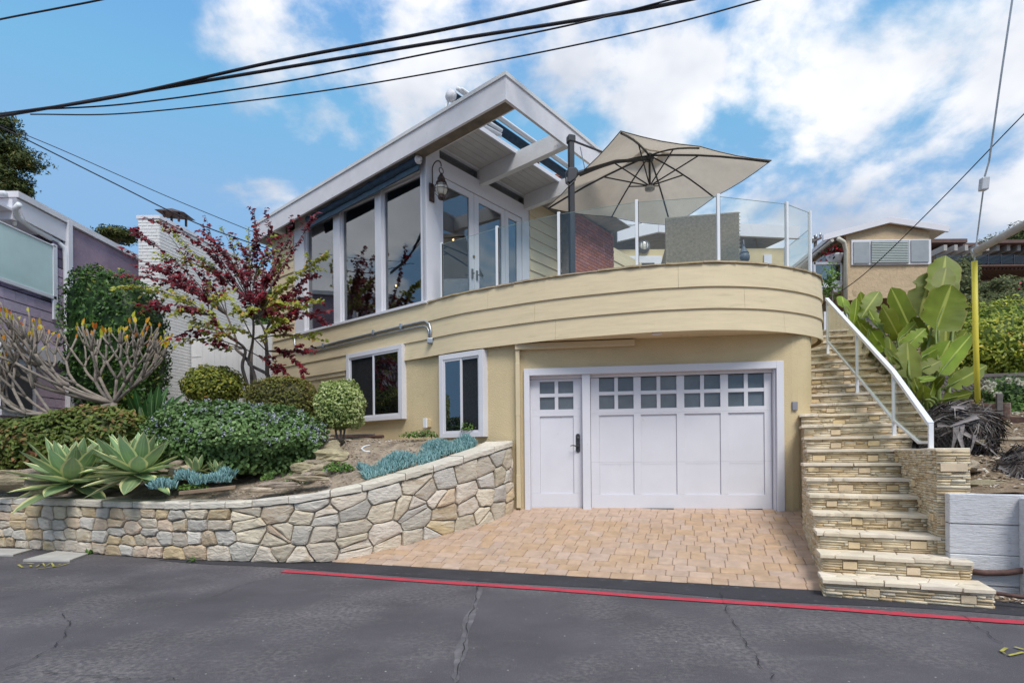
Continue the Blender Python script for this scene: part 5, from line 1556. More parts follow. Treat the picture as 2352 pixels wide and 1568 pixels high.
def wbrick(P, D, n, l, z):
    global wmesh, cnt
    ang = atan2(D[1], D[0])
    if cnt < 300 and l > wl * .8:
        if wmesh is None:
            x, y, zz = wl / 2, 0.012, wh / 2
            wmesh = bpy.data.meshes.new('brick')
            vs = [(-x, 0, -zz), (x, 0, -zz), (x, 0, zz), (-x, 0, zz), (-x + .003, -y, -zz + .003), (x - .003, -y, -zz + .003), (x - .003, -y, zz - .003), (-x + .003, -y, zz - .003)]
            wmesh.from_pydata(vs, [], [(4, 5, 6, 7), (0, 1, 5, 4), (1, 2, 6, 5), (2, 3, 7, 6), (3, 0, 4, 7)]); wmesh.materials.append(WBR)
        o = bpy.data.objects.new('brick', wmesh); COL.objects.link(o); o.parent = wb
        c = P + D * l / 2; o.location = Vector((c[0], c[1], z + wh / 2)) - ORG[wb.name]; o.rotation_euler = (0, 0, ang); cnt += 1
    else:
        far.slab(P, P + D * l, z, z + wh, -0.005, 0.012, n)
courses = []
z = 6.66; r_ = 0
while z > 2.0:
    off_ = 0.0 if r_ % 2 else -(wl + .012) / 2
    for (P0, D, n, L_) in ((A0, np.array([1.0, 0.0]), np.array([0.0, -1.0]), 0.47), (A1, BD, BN, 5.1)):
        u_ = off_
        while u_ < L_ - 0.02:
            a = max(0, u_); b = min(L_, u_ + wl)
            if b - a > 0.03: courses.append((P0 + D * a, D, n, b - a, z))
            u_ += wl + 0.012
    z -= wh + 0.012; r_ += 1
def vis(c):
    px = CX + FPX * c[0][0] / c[0][1]; py = HORIZ - FPX * (c[4] - CAMZ) / c[0][1]
    return (0 if (py < 620 or py > 760) else 1, c[0][1])
courses.sort(key=vis)
for c in courses: wbrick(*c)
stuff(far.build('far_bricks', WBR, wb))
chc = thing('chimney_cowl', 'dark metal chimney cowl on top of the white brick wall', 'cowl', at(397, 497, 13.6))
m = MB(); c = at(397, 486, 13.6)
m.add([c + V3((-.32, -.2, -.03)), c + V3((.38, -.2, -.10)), c + V3((.38, .3, -.10)), c + V3((-.32, .3, -.03)), c + V3((-.05, .05, .10))], [(0, 1, 4), (1, 2, 4), (2, 3, 4), (3, 0, 4), (3, 2, 1, 0)]); m.build('hood', COPPER, chc)
for dx, dy in ((-.15, -.1), (.2, -.1), (.2, .2), (-.15, .2)):
    m = MB(); m.box(c + V3((dx, dy, -.16)), (.02, 0, 0), (0, .02, 0), (0, 0, .12)); m.build('leg', COPPER, chc)
GATE = mat('white_gate_paint', (0.72, 0.71, 0.71), 0.6, 0.04, 4.0, bump=0.15, bscale=30)
gt = thing('garden_gate', 'tall white vertical board gate between the two houses', 'gate', (-6.5, 13.4, 2.0))
g0 = np.array([-7.72, 13.75]); g1 = np.array([-5.45, 13.15]); gdv = (g1 - g0) / np.linalg.norm(g1 - g0); gn = np.array([gdv[1], -gdv[0]]); gl = np.linalg.norm(g1 - g0)
nbd = 14
for i in range(nbd):
    m = MB(); m.slab(g0 + gdv * (gl * i / nbd + .003), g0 + gdv * (gl * (i + 1) / nbd - .003), 1.6, 4.26 + 0.05 * i / nbd + (0.1 if i > 8 else 0), -0.01, 0.012 + (i % 2) * 0.002, gn); m.build('board', GATE, gt, bevel=0.003)
for z_ in (2.2, 3.9):
    m = MB(); m.slab(g0, g1, z_, z_ + .1, -0.05, -0.0105, gn); m.build('brace', GATE, gt)
for z_ in (2.4, 3.75):
    m = MB(); m.slab(g0 + gdv * .02, g0 + gdv * .3, z_, z_ + .05, 0.016, 0.022, gn); m.build('hinge', GATE, gt)

# ------------------------------------------------------------------ tan house up the slope on the right
TAN = mat('tan_skip_trowel_stucco', (0.50, 0.375, 0.24), 0.9, 0.10, 2.0, bump=0.9, bscale=9, bdist=0.03, dark=(0.33, 0.24, 0.15), dscale=2.2, damt=0.2)
th = thing('tan_house', 'small tan stucco house with low gable perched behind the banana plant', 'house', (13.3, 20.0, 6.6))
D0 = 20.0
def T(px, py, d=D0): return at(px, py, d)
c_ = [T(1943, 690), T(2135, 678), T(2135, 532), T(2043, 512), T(1943, 538)]
m = MB(); n_ = 5
bk_ = [p + V3((0.6, 6, 0)) for p in c_]
m.add(c_ + bk_, [(0, 1, 2, 3, 4), (9, 8, 7, 6, 5)] + [(i, 5 + i, 5 + (i + 1) % 5, (i + 1) % 5) for i in range(5)]); m.build('wall', TAN, th)
m = MB(); A, B = T(1880, 545), T(2043, 504); C_ = T(2178, 526)
def roofpl(A, B, t, dep, name):
    o = V3((0.6 * dep / 6, dep, 0)); f = V3((0, -0.12, 0)); m = MB()
    q = [A + f, B + f, B + o, A + o]; m.add(q + [p + V3((0, 0, t)) for p in q], [(3, 2, 1, 0), (4, 5, 6, 7), (0, 1, 5, 4), (1, 2, 6, 5), (2, 3, 7, 6), (3, 0, 4, 7)]); return m.build(name, WHITE2, th)
roofpl(T(1905, 547), T(2043, 509), 0.13, 6.5, 'roof'); roofpl(T(2043, 509), T(2176, 530), 0.13, 6.5, 'roof')
for (a_, b_) in (((1890, 553), (2043, 512)), ((2043, 512), (2178, 533))):
    A, B = T(*a_, D0 - .16), T(*b_, D0 - .16); m = MB(); h_ = V3((0, 0, .20)); y_ = V3((0, .04, 0))
    m.add([A - y_, B - y_, B - y_ + h_, A - y_ + h_, A + y_, B + y_, B + y_ + h_, A + y_ + h_], [(0, 1, 2, 3), (5, 4, 7, 6), (3, 2, 6, 7), (1, 0, 4, 5), (0, 3, 7, 4), (2, 1, 5, 6)]); m.build('fascia', WHITE, th)
twd = bpy.data.objects.new('window', None); reg(twd, parent=th)
def tw_(nm, x0, y0, x1, y1, d, mt, par=twd, t=0.03):
    A, B = T(x0, y1, d), T(x1, y0, d); m = MB(); m.box((A + B) / 2, ((B.x - A.x) / 2, 0, 0), (0, t, 0), (0, 0, (B.z - A.z) / 2)); return m.build(nm, mt, par)
tw_('frame', 1955, 550, 2137, 609, D0 - 0.03, WHITE)
PANEG = mat('grey_blind_glass', (0.30, 0.32, 0.33), 0.25, 0.1, 3.0, spec=0.5); BLINDM = mat('pale_blind', (0.45, 0.50, 0.48), 0.6, 0.05, 3.0)
tw_('pane', 1960, 556, 1996, 605, D0 - 0.07, PANEG); tw_('pane', 2092, 552, 2132, 602, D0 - 0.07, PANEG); tw_('pane', 2001, 553, 2087, 604, D0 - 0.065, PANEG)
for i in range(13):
    y = 555 + i * 3.75; tw_('blind_slat', 2002, y, 2086, y + 2.6, D0 - 0.115, BLINDM, twd, 0.012)
UND = mat('brown_underside', (0.16, 0.10, 0.055), 0.9, 0.2, 3.0)
m = MB(); q = [T(1943, 691), T(2135, 679), T(2110, 712, 20.6), T(1960, 712, 20.6)]; m.add(q + [p + V3((0, .3, 0)) for p in q], [(0, 3, 2, 1), (4, 5, 6, 7), (0, 1, 5, 4), (3, 7, 6, 2)]); m.build('overhang', UND, th)
m = MB(); A, B = T(1960, 760, 21), T(2110, 712, 21); m.box((A + B) / 2, ((B.x - A.x) / 2, 0, 0), (0, .4, 0), (0, 0, (B.z - A.z) / 2)); m.build('understorey', mat('grey_wall', (0.3, 0.27, 0.24), 0.9), th)
m = MB(); m.tube([T(1925, 548, 19.6), T(1938, 556, 19.7), T(1943, 575, 19.85), T(1942, 688, 19.85)], 0.07, 8); m.build('downspout', mat('cream_pipe', (0.6, 0.56, 0.47), 0.6), th, smooth=True)
# side wall and eave receding on the left
m = MB(); A, B = T(1943, 690), T(1943, 545); E_ = V3((0.9, 9.0, 0)); m.add([A, B, B + E_, A + E_, A + V3((.1, 0, 0)), B + V3((.1, 0, 0)), B + E_ + V3((.1, 0, 0)), A + E_ + V3((.1, 0, 0))], [(0, 1, 2, 3), (7, 6, 5, 4)]); m.build('side_wall', TAN, th)
m = MB(); A = T(1912, 552, 19.6); m.tube([A, A + V3((0.9, 9.5, 0.0))], 0.055, 8); m.build('eave_gutter', mat('cream_gutter_metal', (0.5, 0.46, 0.4), 0.6), th)
sw_ = bpy.data.objects.new('side_window', None); reg(sw_, parent=th)
A = T(1943, 640) + V3((0.05, 0.9, 0)); m = MB(); m.box(A + V3((-.06, 0.6, 0.55)), (.03, 0, 0), (0.1, 1.0, 0), (0, 0, .75)); m.build('frame', WHITE, sw_)
m = MB(); m.box(A + V3((-.10, 0.6, 0.55)), (.02, 0, 0), (0.09, .88, 0), (0, 0, .63)); m.build('pane', PANEG, sw_)
# small balcony on its left side
A, B = T(1868, 668, 21.3), T(1940, 668, 21.3)
m = MB(); m.box((A + B) / 2 + V3((0, 0, -.12)), ((B.x - A.x) / 2 + .3, 0, 0), (0, 1.0, 0), (0, 0, .2)); m.build('balcony_floor', WHITE2, th)
for (x0, y0, x1, y1) in ((1868, 602, 1940, 608), (1868, 656, 1940, 660), (1932, 602, 1940, 660), (1868, 602, 1872, 660)):
    tw_('balcony_rail', x0, y0, x1, y1, 20.3, WHITE, th, 0.04)
tw_('balcony_glass', 1873, 609, 1931, 655, 20.3, RAILGLASS, th, 0.006)
pot = thing('flower_pot', 'white urn with red flowers on the balcony post of the tan house', 'planter', T(1918, 606, 20.35))
c = T(1918, 606, 20.35); m = MB(); m.lathe(c, [(0.12, 0), (0.2, .05), (0.27, .25), (0.3, .3), (0.26, .31)], 16); m.build('urn', WHITE, pot, smooth=True)
V = []; F = []; T_ = []
for i in range(160):
    p = c + V3((rp.gauss(0, .17), rp.gauss(0, .17), .42 + rp.gauss(0, .12))); s_ = .05; k = len(V); a = rp.random() * 6
    V += [p + V3((s_ * cos(a), s_ * sin(a), 0)), p + V3((-s_ * sin(a), s_ * cos(a), s_)), p - V3((s_ * cos(a), s_ * sin(a), 0)), p + V3((s_ * sin(a), -s_ * cos(a), -s_))]; F.append((k, k + 1, k + 2, k + 3)); T_.append(0.2 if i % 3 == 0 else 0.9)
REDFL = mat('red_blooms', (.4, .02, .03), .7, tint=[(0, (.03, .08, .02)), (.45, (.04, .1, .02)), (.55, (.42, .015, .03)), (1, (.5, .03, .05))])
stuff(np_mesh('blooms', V, F, REDFL, pot, rnd=T_))

# ------------------------------------------------------------------ modern house far right
mh = thing('modern_house', 'long low modern house with brown flat roofs and glass terrace', 'house', at(2280, 620, 34))
BRN = mat('brown_timber_roof', (0.13, 0.08, 0.07), 0.7, 0.15, 3.0); GRYR = mat('grey_rafter', (0.36, 0.34, 0.32), 0.7, .1, 3.0)
def mbx(nm, x0, y0, x1, y1, d, t, mt):
    A, B = at(x0, y1, d), at(x1, y0, d); m = MB(); m.box((A + B) / 2 + V3((0, t, 0)), ((B.x - A.x) / 2, 0, 0), (0, t, 0), (0, 0, abs(B.z - A.z) / 2)); return m.build(nm, mt, mh)
mbx('roof_slab', 2140, 548, 2222, 557, 32, 3, BRN); mbx('roof_slab', 2212, 556, 2420, 565, 33, 4, BRN); mbx('roof_slab', 2150, 572, 2330, 580, 32.5, 1.2, mat('navy_shade', (.05, .055, .08), .7))
mbx('roof_slab', 2290, 549, 2500, 558, 31, 4, BRN)
for i in range(9):
    x = 2170 + i * 24; A, B = at(x, 570, 31.5), at(x - 9, 582, 31.5)
    m = MB(); m.box((A + B) / 2 + V3((0, 1.0, 0.1)), (0.09, 0, 0), (0, 1.2, 0), (0.0, 0, .16)); m.build('rafter', GRYR, mh)
mbx('wall', 2140, 562, 2500, 612, 37, .3, mat('glazing', (.16, .18, .2), .2, .2, .3))
for i in range(8):
    x = 2160 + i * 28; mbx('wall_pier', x, 570, x + 7, 605, 36.4, .1, GRYR)
for i in range(9):
    x = 2150 + i * 30; mbx('terrace_glass', x + 1, 585, x + 29, 606, 31.2, .02, RAILGLASS); mbx('glass_post', x - .6, 584, x + .6, 607, 31.2, .03, BLACKM)
mbx('terrace_edge', 2145, 606, 2500, 612, 31, .6, BRN)
for i in range(26):
    x = 2190 + i * 9; A = at(x, 615, 31.3); m = MB(); m.box(A + V3((0, 1.5, 0)), (.06, 0, 0), (0, 1.5, 0), (0, 0, .1)); m.build('joist', BRN, mh)
rw_ = thing('hill_retaining_wall', 'long grey-tan retaining wall below the modern house terrace', 'wall', at(2280, 690, 33))
m = MB(); A, B = at(2150, 690, 33.5), at(2520, 612, 33.5); m.box((A + B) / 2, ((B.x - A.x) / 2, 0, 0), (0, .3, 0), (0, 0, (B.z - A.z) / 2)); m.build('wall_face', mat('grey_tan_render', (.24, .2, .165), .9, .2, .7, bump=.3), rw_)

# ------------------------------------------------------------------ lattice fence, timber edging
OLDW = mat('weathered_grey_timber', (0.13, 0.115, 0.11), 0.9, 0.25, 5.0, bump=0.6, bscale=20, stretch=(1, 1, 4), objvar=0.15)
lf = thing('lattice_fence', 'weathered grey lattice fence panel beside the white rose bush', 'fence', at(2290, 915, 10.4))
f0, f1 = at(2140, 908, 10.6), at(2440, 905, 10.2)
fx = V3((f1.x - f0.x, f1.y - f0.y, 0)).normalized(); fz0, fz1 = 2.18, 2.72; fl = (f1 - f0).length
for z_ in (fz0, fz1 - .05):
    m = MB(); m.box(V3(((f0.x + f1.x) / 2, (f0.y + f1.y) / 2, z_ + .03)), fx * fl / 2, V3((-fx.y, fx.x, 0)) * .03, (0, 0, .03)); m.build('rail', OLDW, lf)
n_ = 26; hgt = fz1 - fz0 - .11
for sgn in (1, -1):
    for i in range(n_):
        u0 = fl * i / n_; u1 = u0 + sgn * hgt
        z0_, z1_ = fz0 + .06, fz1 - .05
        if u1 < 0 or u1 > fl: continue
        A = V3((f0.x, f0.y, z0_)) + fx * u0; B = V3((f0.x, f0.y, z1_)) + fx * u1; d = (B - A).normalized(); nn_ = V3((-fx.y, fx.x, 0)); sd_ = d.cross(nn_)
        m = MB(); m.box((A + B) / 2 + nn_ * (.012 * sgn), (B - A) / 2, sd_ * .022, nn_ * .006); m.build('slat', OLDW, lf)
ed = thing('timber_edging', 'old red-brown timber edging board with a stake on the slope', 'edging', at(2285, 965, 8.6))
REDT = mat('old_redwood', (0.17, 0.105, 0.085), 0.9, 0.3, 6.0, bump=.6, bscale=18, dark=(.3, .27, .23), dscale=7, damt=.3)
A, B = at(2195, 945, 8.9), at(2322, 943, 8.4)
def plank(par, nm, A, B, h, t, mt): 
    d = (B - A).normalized(); n = d.cross(V3((0, 0, 1))).normalized(); m = MB(); m.box((A + B) / 2, (B - A) / 2, n * t / 2, (0, 0, h / 2)); return m.build(nm, mt, par, bevel=.008)
plank(ed, 'board', A, B, .24, .06, REDT); plank(ed, 'stake', at(2288, 930, 8.42), at(2302, 930, 8.4), .34, .05, OLDW)
plank(ed, 'lower_board', at(2322, 964, 8.3), at(2420, 968, 7.9), .10, .06, REDT)

# ------------------------------------------------------------------ wires, guy and strut
CABLE = mat('black_cable', (0.018, 0.017, 0.022), 0.6, .2, 10.0)
def catw(name, label, P, r, group=None, sag=0.0):
    pts = [V3(p) for p in P]; full = []
    for i in range(len(pts) - 1):
        for k in range(10): full.append(pts[i].lerp(pts[i + 1], k / 10))
    full.append(pts[-1]); m = MB(); m.tube(full, r, 6); o = m.build(name, CABLE, smooth=True); tag(o, label, 'cable', group)
def span(name, label, ps, r):
    P = catmull([tuple(at(*p)) for p in ps], 8); m = MB(); m.tube([V3(p) for p in P], r, 6); tag(m.build(name, CABLE, smooth=True), label, 'cable', 'overhead cables')
span('power_cable', 'thick twisted overhead cable, uppermost of the long bundle', [(-200, 285, 10.5), (0, 263, 10), (270, 222, 9.6), (640, 140, 9.0), (1000, 72, 8.5), (1350, -3, 8), (1700, -90, 7.5)], 0.026)
span('power_cable', 'thick overhead cable just below the uppermost long cable', [(-200, 290, 10.5), (0, 267, 10), (300, 215, 9.6), (640, 158, 9.0), (1000, 98, 8.5), (1400, 35, 8), (1600, -4, 7.7), (1900, -70, 7.3)], 0.026)
span('power_cable', 'thin overhead cable, third from the top', [(90, 252, 9.9), (300, 238, 9.6), (640, 190, 9.0), (1000, 120, 8.5), (1300, 60, 8.1), (1520, 5, 7.8), (1600, -20, 7.6)], 0.013)
span('power_cable', 'thin overhead cable, lowest of the four long ones', [(70, 263, 9.9), (300, 260, 9.6), (700, 215, 8.9), (1100, 148, 8.3), (1500, 65, 7.7), (1760, -4, 7.3), (2000, -70, 7)], 0.011)
span('power_cable', 'short overhead cable crossing the top left corner', [(-120, 72, 9), (0, 45, 8.5), (130, 20, 8.2), (245, -3, 8), (400, -40, 7.6)], 0.014)
span('service_wire', 'lower service wire dropping from the left to the white brick house', [(-100, 250, 9.8), (0, 291, 10), (250, 415, 10.6), (450, 512, 11.2), (640, 580, 11.9)], 0.011)
span('service_wire', 'upper thin service wire dropping from the left past the chimney cowl', [(-60, 258, 10), (20, 294, 10.1), (150, 348, 10.4), (400, 458, 11.3), (620, 548, 12.2)], 0.007)
span('service_wire', 'slack wire sweeping down in front of the tan house', [(2500, 120, 9), (2352, 262, 10), (2150, 470, 12), (1990, 625, 14), (1900, 690, 15.5)], 0.011)
guy = thing('guy_wire', 'steel guy wire with yellow guard tube and porcelain insulator on the right', 'guy wire', at(2246, 955, 7.0))
YEL = mat('yellow_plastic', (0.66, 0.55, 0.06), 0.45, .08, 4.0)
m = MB(); m.tube([at(2247, 958, 7.0), at(2241, 780, 6.98), at(2238, 600, 6.95)], 0.030, 12); m.build('guard_tube', YEL, guy, smooth=True)
m = MB(); m.tube([at(2238, 602, 6.95), at(2245, 540, 6.9), at(2258, 440, 6.75)], 0.009, 6); m.build('lower_wire', GALV, guy)
m = MB(); m.tube([at(2261, 408, 6.7), at(2272, 370, 6.65), at(2300, 170, 6.4), at(2328, -20, 6.2), at(2360, -200, 6)], 0.011, 6); m.build('upper_wire', GALV, guy)
PORC = mat('grey_porcelain', (0.42, 0.44, 0.47), 0.3, .1, 8.0)
m = MB(); m.box(at(2260, 423, 6.72), (0.045, 0, .004), (0, .035, 0), (.008, 0, .078)); m.build('insulator', PORC, guy, bevel=.015)
stt = thing('guy_strut', 'grey galvanised strut pipe entering from the right edge above the yellow guard', 'strut', at(2240, 580, 6.95))
m = MB(); m.tube([at(2238, 579, 6.95), at(2300, 545, 6.6), at(2360, 512, 6.3), at(2480, 440, 5.8)], 0.045, 14); m.build('pipe', mat('dull_zinc', (.36, .34, .31), .6, .12, 8.0, bump=.2), stt, smooth=True)
m = MB(); m.lathe(at(2239, 580, 6.95), [(0.052, -.03), (0.058, 0), (0.052, .06)], 14, (1, -.6, .25)); m.build('end_fitting', GALV, stt)
up_ = thing('utility_pole', 'small distant utility pole with crossarm beside the tan house', 'pole', at(1874, 580, 55))
m = MB(); m.tube([at(1872, 600, 55), at(1873, 541, 55)], .16, 8); m.build('pole', OLDW, up_)
m = MB(); m.tube([at(1865, 556, 54.8), at(1886, 546, 54.8)], .12, 6); m.build('crossarm', OLDW, up_)
for x, y in ((1867, 552), (1875, 547), (1884, 543)):
    m = MB(); m.lathe(at(x, y, 54.8), [(.1, 0), (.14, .15), (.08, .35)], 8); m.build('insulator', GALV, up_)
# ------------------------------------------------------------------ garden soil
def wall_t(x, y):
    s = WALLC.near(x, y); p = WALLC.pt(s); n = WALLC.nrm(s)
    return -((x - p[0]) * n[0] + (y - p[1]) * n[1]), s
def garden_z(x, y):
    t, s = wall_t(x, y); c = wall_top(s) + 0.05; u = max(0, t - 0.3)
    z = min(c + 0.36 * u, 1.50 + 0.055 * u)
    if t < 0.3: z = c
    return z + 0.025 * sin(3.1 * x + 1.3 * y) * sin(2.3 * y)
SOIL = mat('gravelly_garden_soil', (0.33, 0.265, 0.20), 0.95, 0.35, 6.0, bump=1.0, bscale=45, bdist=0.02, dark=(0.20, 0.15, 0.105), dscale=5.0, damt=0.3, spec=0.1, bump2=(150, .5))
m = MB(); rows_ = []
for t in [0.05, 0.2, 0.31, 0.4, 0.55, 0.7, 0.9, 1.1, 1.35, 1.6, 2.0, 2.5, 3.0, 3.6, 4.3, 5.2, 6.5, 8, 11, 15]:
    row = []
    for s in np.linspace(0, WALLC.len - 0.02, 90):
        x, y = WALLC.pt(s)
        # sweep away from the street so that the rows do not fold over each other
        n = WALLC.nrm(s) * (1 - min(1, t / 2.0)) + np.array([0.05, -1.0]) * min(1, t / 2.0); n /= np.linalg.norm(n)
        px_, py_ = x - n[0] * t, y - n[1] * t
        row.append((px_, py_, garden_z(px_, py_)))
    rows_.append(row)
m.grid(rows_); m.f = [f[::-1] for f in m.f]
struct(m.build('garden_soil', SOIL, smooth=True))

# ------------------------------------------------------------------ foliage helpers
nr = np.random.default_rng(12)
LEAF = {'diamond': [(0, 0, 0), (.5, .45, .12), (0, 1, 0), (-.5, .45, .12)],
        'heart': [(0, 0.08, 0), (.42, 0, .06), (.5, .35, .10), (0, 1, -.06), (-.5, .35, .10), (-.42, 0, .06)],
        'blade': [(0, 0, 0), (.5, .3, .08), (.4, .7, .04), (0, 1, -.05), (-.4, .7, .04), (-.5, .3, .08)]}
def unit(v): return v / np.maximum(1e-9, np.linalg.norm(v, axis=-1, keepdims=True))
def leaf_mesh(name, P, A, N, L, width, shape, mt, parent=None, tint=None, org=None):
    """one polygon per leaf; P base, A long axis, N face normal"""
    P = np.asarray(P, float); A = unit(np.asarray(A, float)); N = np.asarray(N, float)
    N = unit(N - A * (N * A).sum(1, keepdims=True)); B = np.cross(A, N)
    L = np.broadcast_to(np.asarray(L, float).reshape(-1, 1), (len(P), 1))
    sh = LEAF[shape]; k = len(sh)
    V = np.stack([P + B * (x * width) * L + A * y * L + N * f * L for (x, y, f) in sh], axis=1).reshape(-1, 3)
    F = np.arange(len(P) * k).reshape(-1, k)
    return np_mesh(name, V, F, mt, parent, org, rnd=(nr.random(len(P)) if tint is None else tint))
def rdirs(n):
    return unit(nr.normal(size=(n, 3)))
def bump_fn(seed, amp, freq=3.0):
    q = np.random.default_rng(seed); K = q.normal(size=(7, 3)) * freq; ph_ = q.random(7) * 6.28
    return lambda d: amp * np.sin(d @ K.T + ph_).sum(1) / 2.6
def se(d, e):
    """superellipsoid radius for direction d"""
    return (np.abs(d) ** e).sum(1) ** (-1.0 / e)
def shrub(name, label, cat, c, R, n, L, mt, width=.5, shape='diamond', e=2.0, amp=.10, freq=3.0, depth=.22, rosette=1, droop=0.0, low=-0.9, seed=1, group=None, core=0.86, stem=True, up=0.35, coremat=None, parent=None, shear=0.0):
    c = np.array(c, float); R = np.array(R, float)
    if parent is None:
        base = (c[0], c[1], c[2] - R[2] * abs(low))
        th_ = thing(name, label, cat, base, group)
    else: th_ = parent
    bf = bump_fn(seed, amp, freq)
    d = rdirs(int(n * 1.35)); d = d[d[:, 2] > low][:n]; n = len(d)
    f = (1 + bf(d)) * se(d, e) * (1 - depth * nr.random(n) ** 1.6)
    P = c + d * f[:, None] * R
    P[:, 2] += shear * (P[:, 0] - c[0])
    Nn = unit(d / R * R.mean())
    Nf = unit(Nn * .8 + rdirs(n) * .55 + np.array([0, -.12, up]))
    if rosette > 1:
        P = np.repeat(P, rosette, 0); Nf = np.repeat(Nf, rosette, 0); Nn = np.repeat(Nn, rosette, 0)
    T1 = unit(np.cross(Nf, rdirs(len(P)))); A = unit(T1 + Nf * (.25 if rosette == 1 else .55) - np.array([0, 0, droop]))
    Ls = L * (0.65 + .7 * nr.random(len(P)))
    tint = np.clip(nr.random(len(P)) * .75 + .25 * (np.repeat(bf(d), rosette) / max(amp, 1e-3) * .5 + .5), 0, 1)
    P = P - A * (Ls * .4)[:, None]
    leaf_mesh('foliage', P, A, Nf, Ls, width, shape, mt, th_, tint)
    # twiggy inner mass
    m = MB(); rows_ = []
    for i in range(13):
        ph_ = -pi / 2 + pi * i / 12; row = []
        for j in range(21):
            a = 2 * pi * j / 20; dd_ = np.array([[cos(ph_) * cos(a), cos(ph_) * sin(a), max(sin(ph_), low)]])
            rr_ = float((1 + bf(unit(dd_))[0]) * se(unit(dd_), e)[0]) * core
            v_ = c + unit(dd_)[0] * rr_ * R; v_[2] += shear * (v_[0] - c[0])
            row.append(tuple(v_))
        rows_.append(row)
    m.grid(rows_); m.build('inner_twigs', coremat or mt, th_, smooth=True)
    if stem and parent is None:
        m = MB()
        for k in range(4):
            a = k * 1.7; b0 = np.array([c[0] + .05 * cos(a), c[1] + .05 * sin(a), c[2] - R[2] * 1.0 - .12])
            m.tube([b0, c + np.array([R[0] * .3 * cos(a), R[1] * .3 * sin(a), -R[2] * .35])], [.022, .012], 6)
        m.build('stem', BARK, th_)
    return th_
BARK = mat('grey_bark', (0.17, 0.14, 0.125), 0.9, 0.3, 12.0, bump=.7, bscale=40, bdist=.01)
def fol(name, stops, rough=.6, trans=.25, spec=.3):
    stops = [(p, tuple(min(.8, x * 1.35) for x in c)) for p, c in stops]
    return mat(name, stops[0][1], rough, tint=stops, trans=trans, spec=spec, scale=2.5)
DKHEDGE = fol('dark_glossy_leaf', [(0, (.022, .05, .012)), (.4, (.035, .085, .018)), (.75, (.06, .13, .025)), (.93, (.12, .18, .03)), (1, (.28, .22, .03))], .4)
REDHEDGE = fol('bronze_green_leaf', [(0, (.045, .06, .016)), (.35, (.09, .13, .026)), (.65, (.14, .18, .036)), (.85, (.20, .13, .05)), (1, (.24, .09, .055))])
YELSH = fol('yellow_green_leaf', [(0, (.05, .06, .012)), (.4, (.12, .15, .02)), (.75, (.22, .23, .03)), (.92, (.30, .26, .04)), (1, (.20, .07, .04))])
CEAN = fol('ceanothus_leaf', [(0, (.05, .09, .03)), (.5, (.105, .18, .055)), (.85, (.16, .26, .085)), (1, (.25, .35, .14))], .42)
OLIVE = fol('olive_bronze_leaf', [(0, (.05, .045, .018)), (.4, (.11, .12, .025)), (.75, (.19, .19, .035)), (1, (.19, .085, .05))])
VARIEG = fol('cream_edged_leaf', [(0, (.09, .14, .035)), (.35, (.22, .28, .08)), (.7, (.38, .43, .17)), (1, (.52, .54, .30))])
BLUEFL = fol('lilac_blue_bloom', [(0, (.28, .30, .40)), (.5, (.40, .41, .52)), (1, (.52, .51, .55))], .8)

# ------------------------------------------------------------------ plants of the left garden
shrub('tall_hedge', 'tall dark glossy hedge against the purple house wall', 'hedge', at(268, 800, 11.2), (.84, .6, 1.42), 6500, .075, DKHEDGE, .42, 'blade', 4.0, .06, 4.0, .16, 2, low=-.98, seed=3, core=.88, shear=-0.25)
shrub('low_hedge', 'low bronze-green hedge in front of the purple house', 'hedge', at(120, 1016, 9.3), (1.62, .62, .50), 7000, .085, REDHEDGE, .48, 'blade', 2.6, .08, 4.0, .2, 2, droop=.25, low=-.9, seed=5, shear=0.10)
shrub('round_shrub', 'round yellow-green shrub in front of the white gate', 'shrub', at(490, 886, 10.6), (.52, .45, .37), 2600, .062, YELSH, .5, 'blade', 2.4, .07, 4, .2, 1, low=-.8, seed=7)
ce = shrub('ceanothus', 'mounded green bush speckled with small lilac-blue flowers', 'bush', at(540, 1012, 8.7), (1.24, .80, .61), 10000, .058, CEAN, .62, 'blade', 2.2, .09, 4.5, .18, 3, low=-.75, seed=9)
# flower clusters on it
d = rdirs(1300); d = d[(d[:, 2] > -.1)]; bf = bump_fn(9, .09, 4.5); c = np.array(at(540, 1012, 8.7))
wgt = .12 + .5 * np.clip(d[:, 0], 0, 1) + .22 * np.clip(d[:, 2], 0, 1); d = d[nr.random(len(d)) < wgt]
P = c + d * ((1 + bf(d)) * se(d, 2.2) * 1.0)[:, None] * np.array([1.24, .80, .61])
P = np.repeat(P, 9, 0) + nr.normal(size=(len(P) * 9, 3)) * np.array([.012, .012, .02]); 
stuff(leaf_mesh('flowers', P, rdirs(len(P)), rdirs(len(P)), .024, .9, 'diamond', BLUEFL, ce))
shrub('olive_shrub', 'clipped olive and bronze shrub left of the sliding window', 'shrub', at(650, 942, 9.9), (.62, .5, .55), 5200, .046, OLIVE, .55, 'diamond', 3.0, .05, 4, .15, 2, low=-.9, seed=11)
shrub('variegated_shrub', 'pale cream-variegated shrub clipped round beside the sliding window', 'shrub', at(781, 932, 9.5), (.385, .36, .43), 4200, .052, VARIEG, .42, 'blade', 2.6, .08, 5, .2, 2, low=-.8, seed=13)
VINE = fol('flowering_vine_leaf', [(0, (.03, .06, .015)), (.6, (.07, .13, .025)), (.82, (.12, .2, .04)), (.88, (.5, .5, .3)), (1, (.6, .58, .42))])
shrub('flowering_vine', 'green vine with cream blossoms between the gate and the cream house', 'vine', at(628, 742, 13.9), (.42, .35, .85), 2600, .075, VINE, .5, 'blade', 2.4, .12, 4, .25, 1, seed=15)

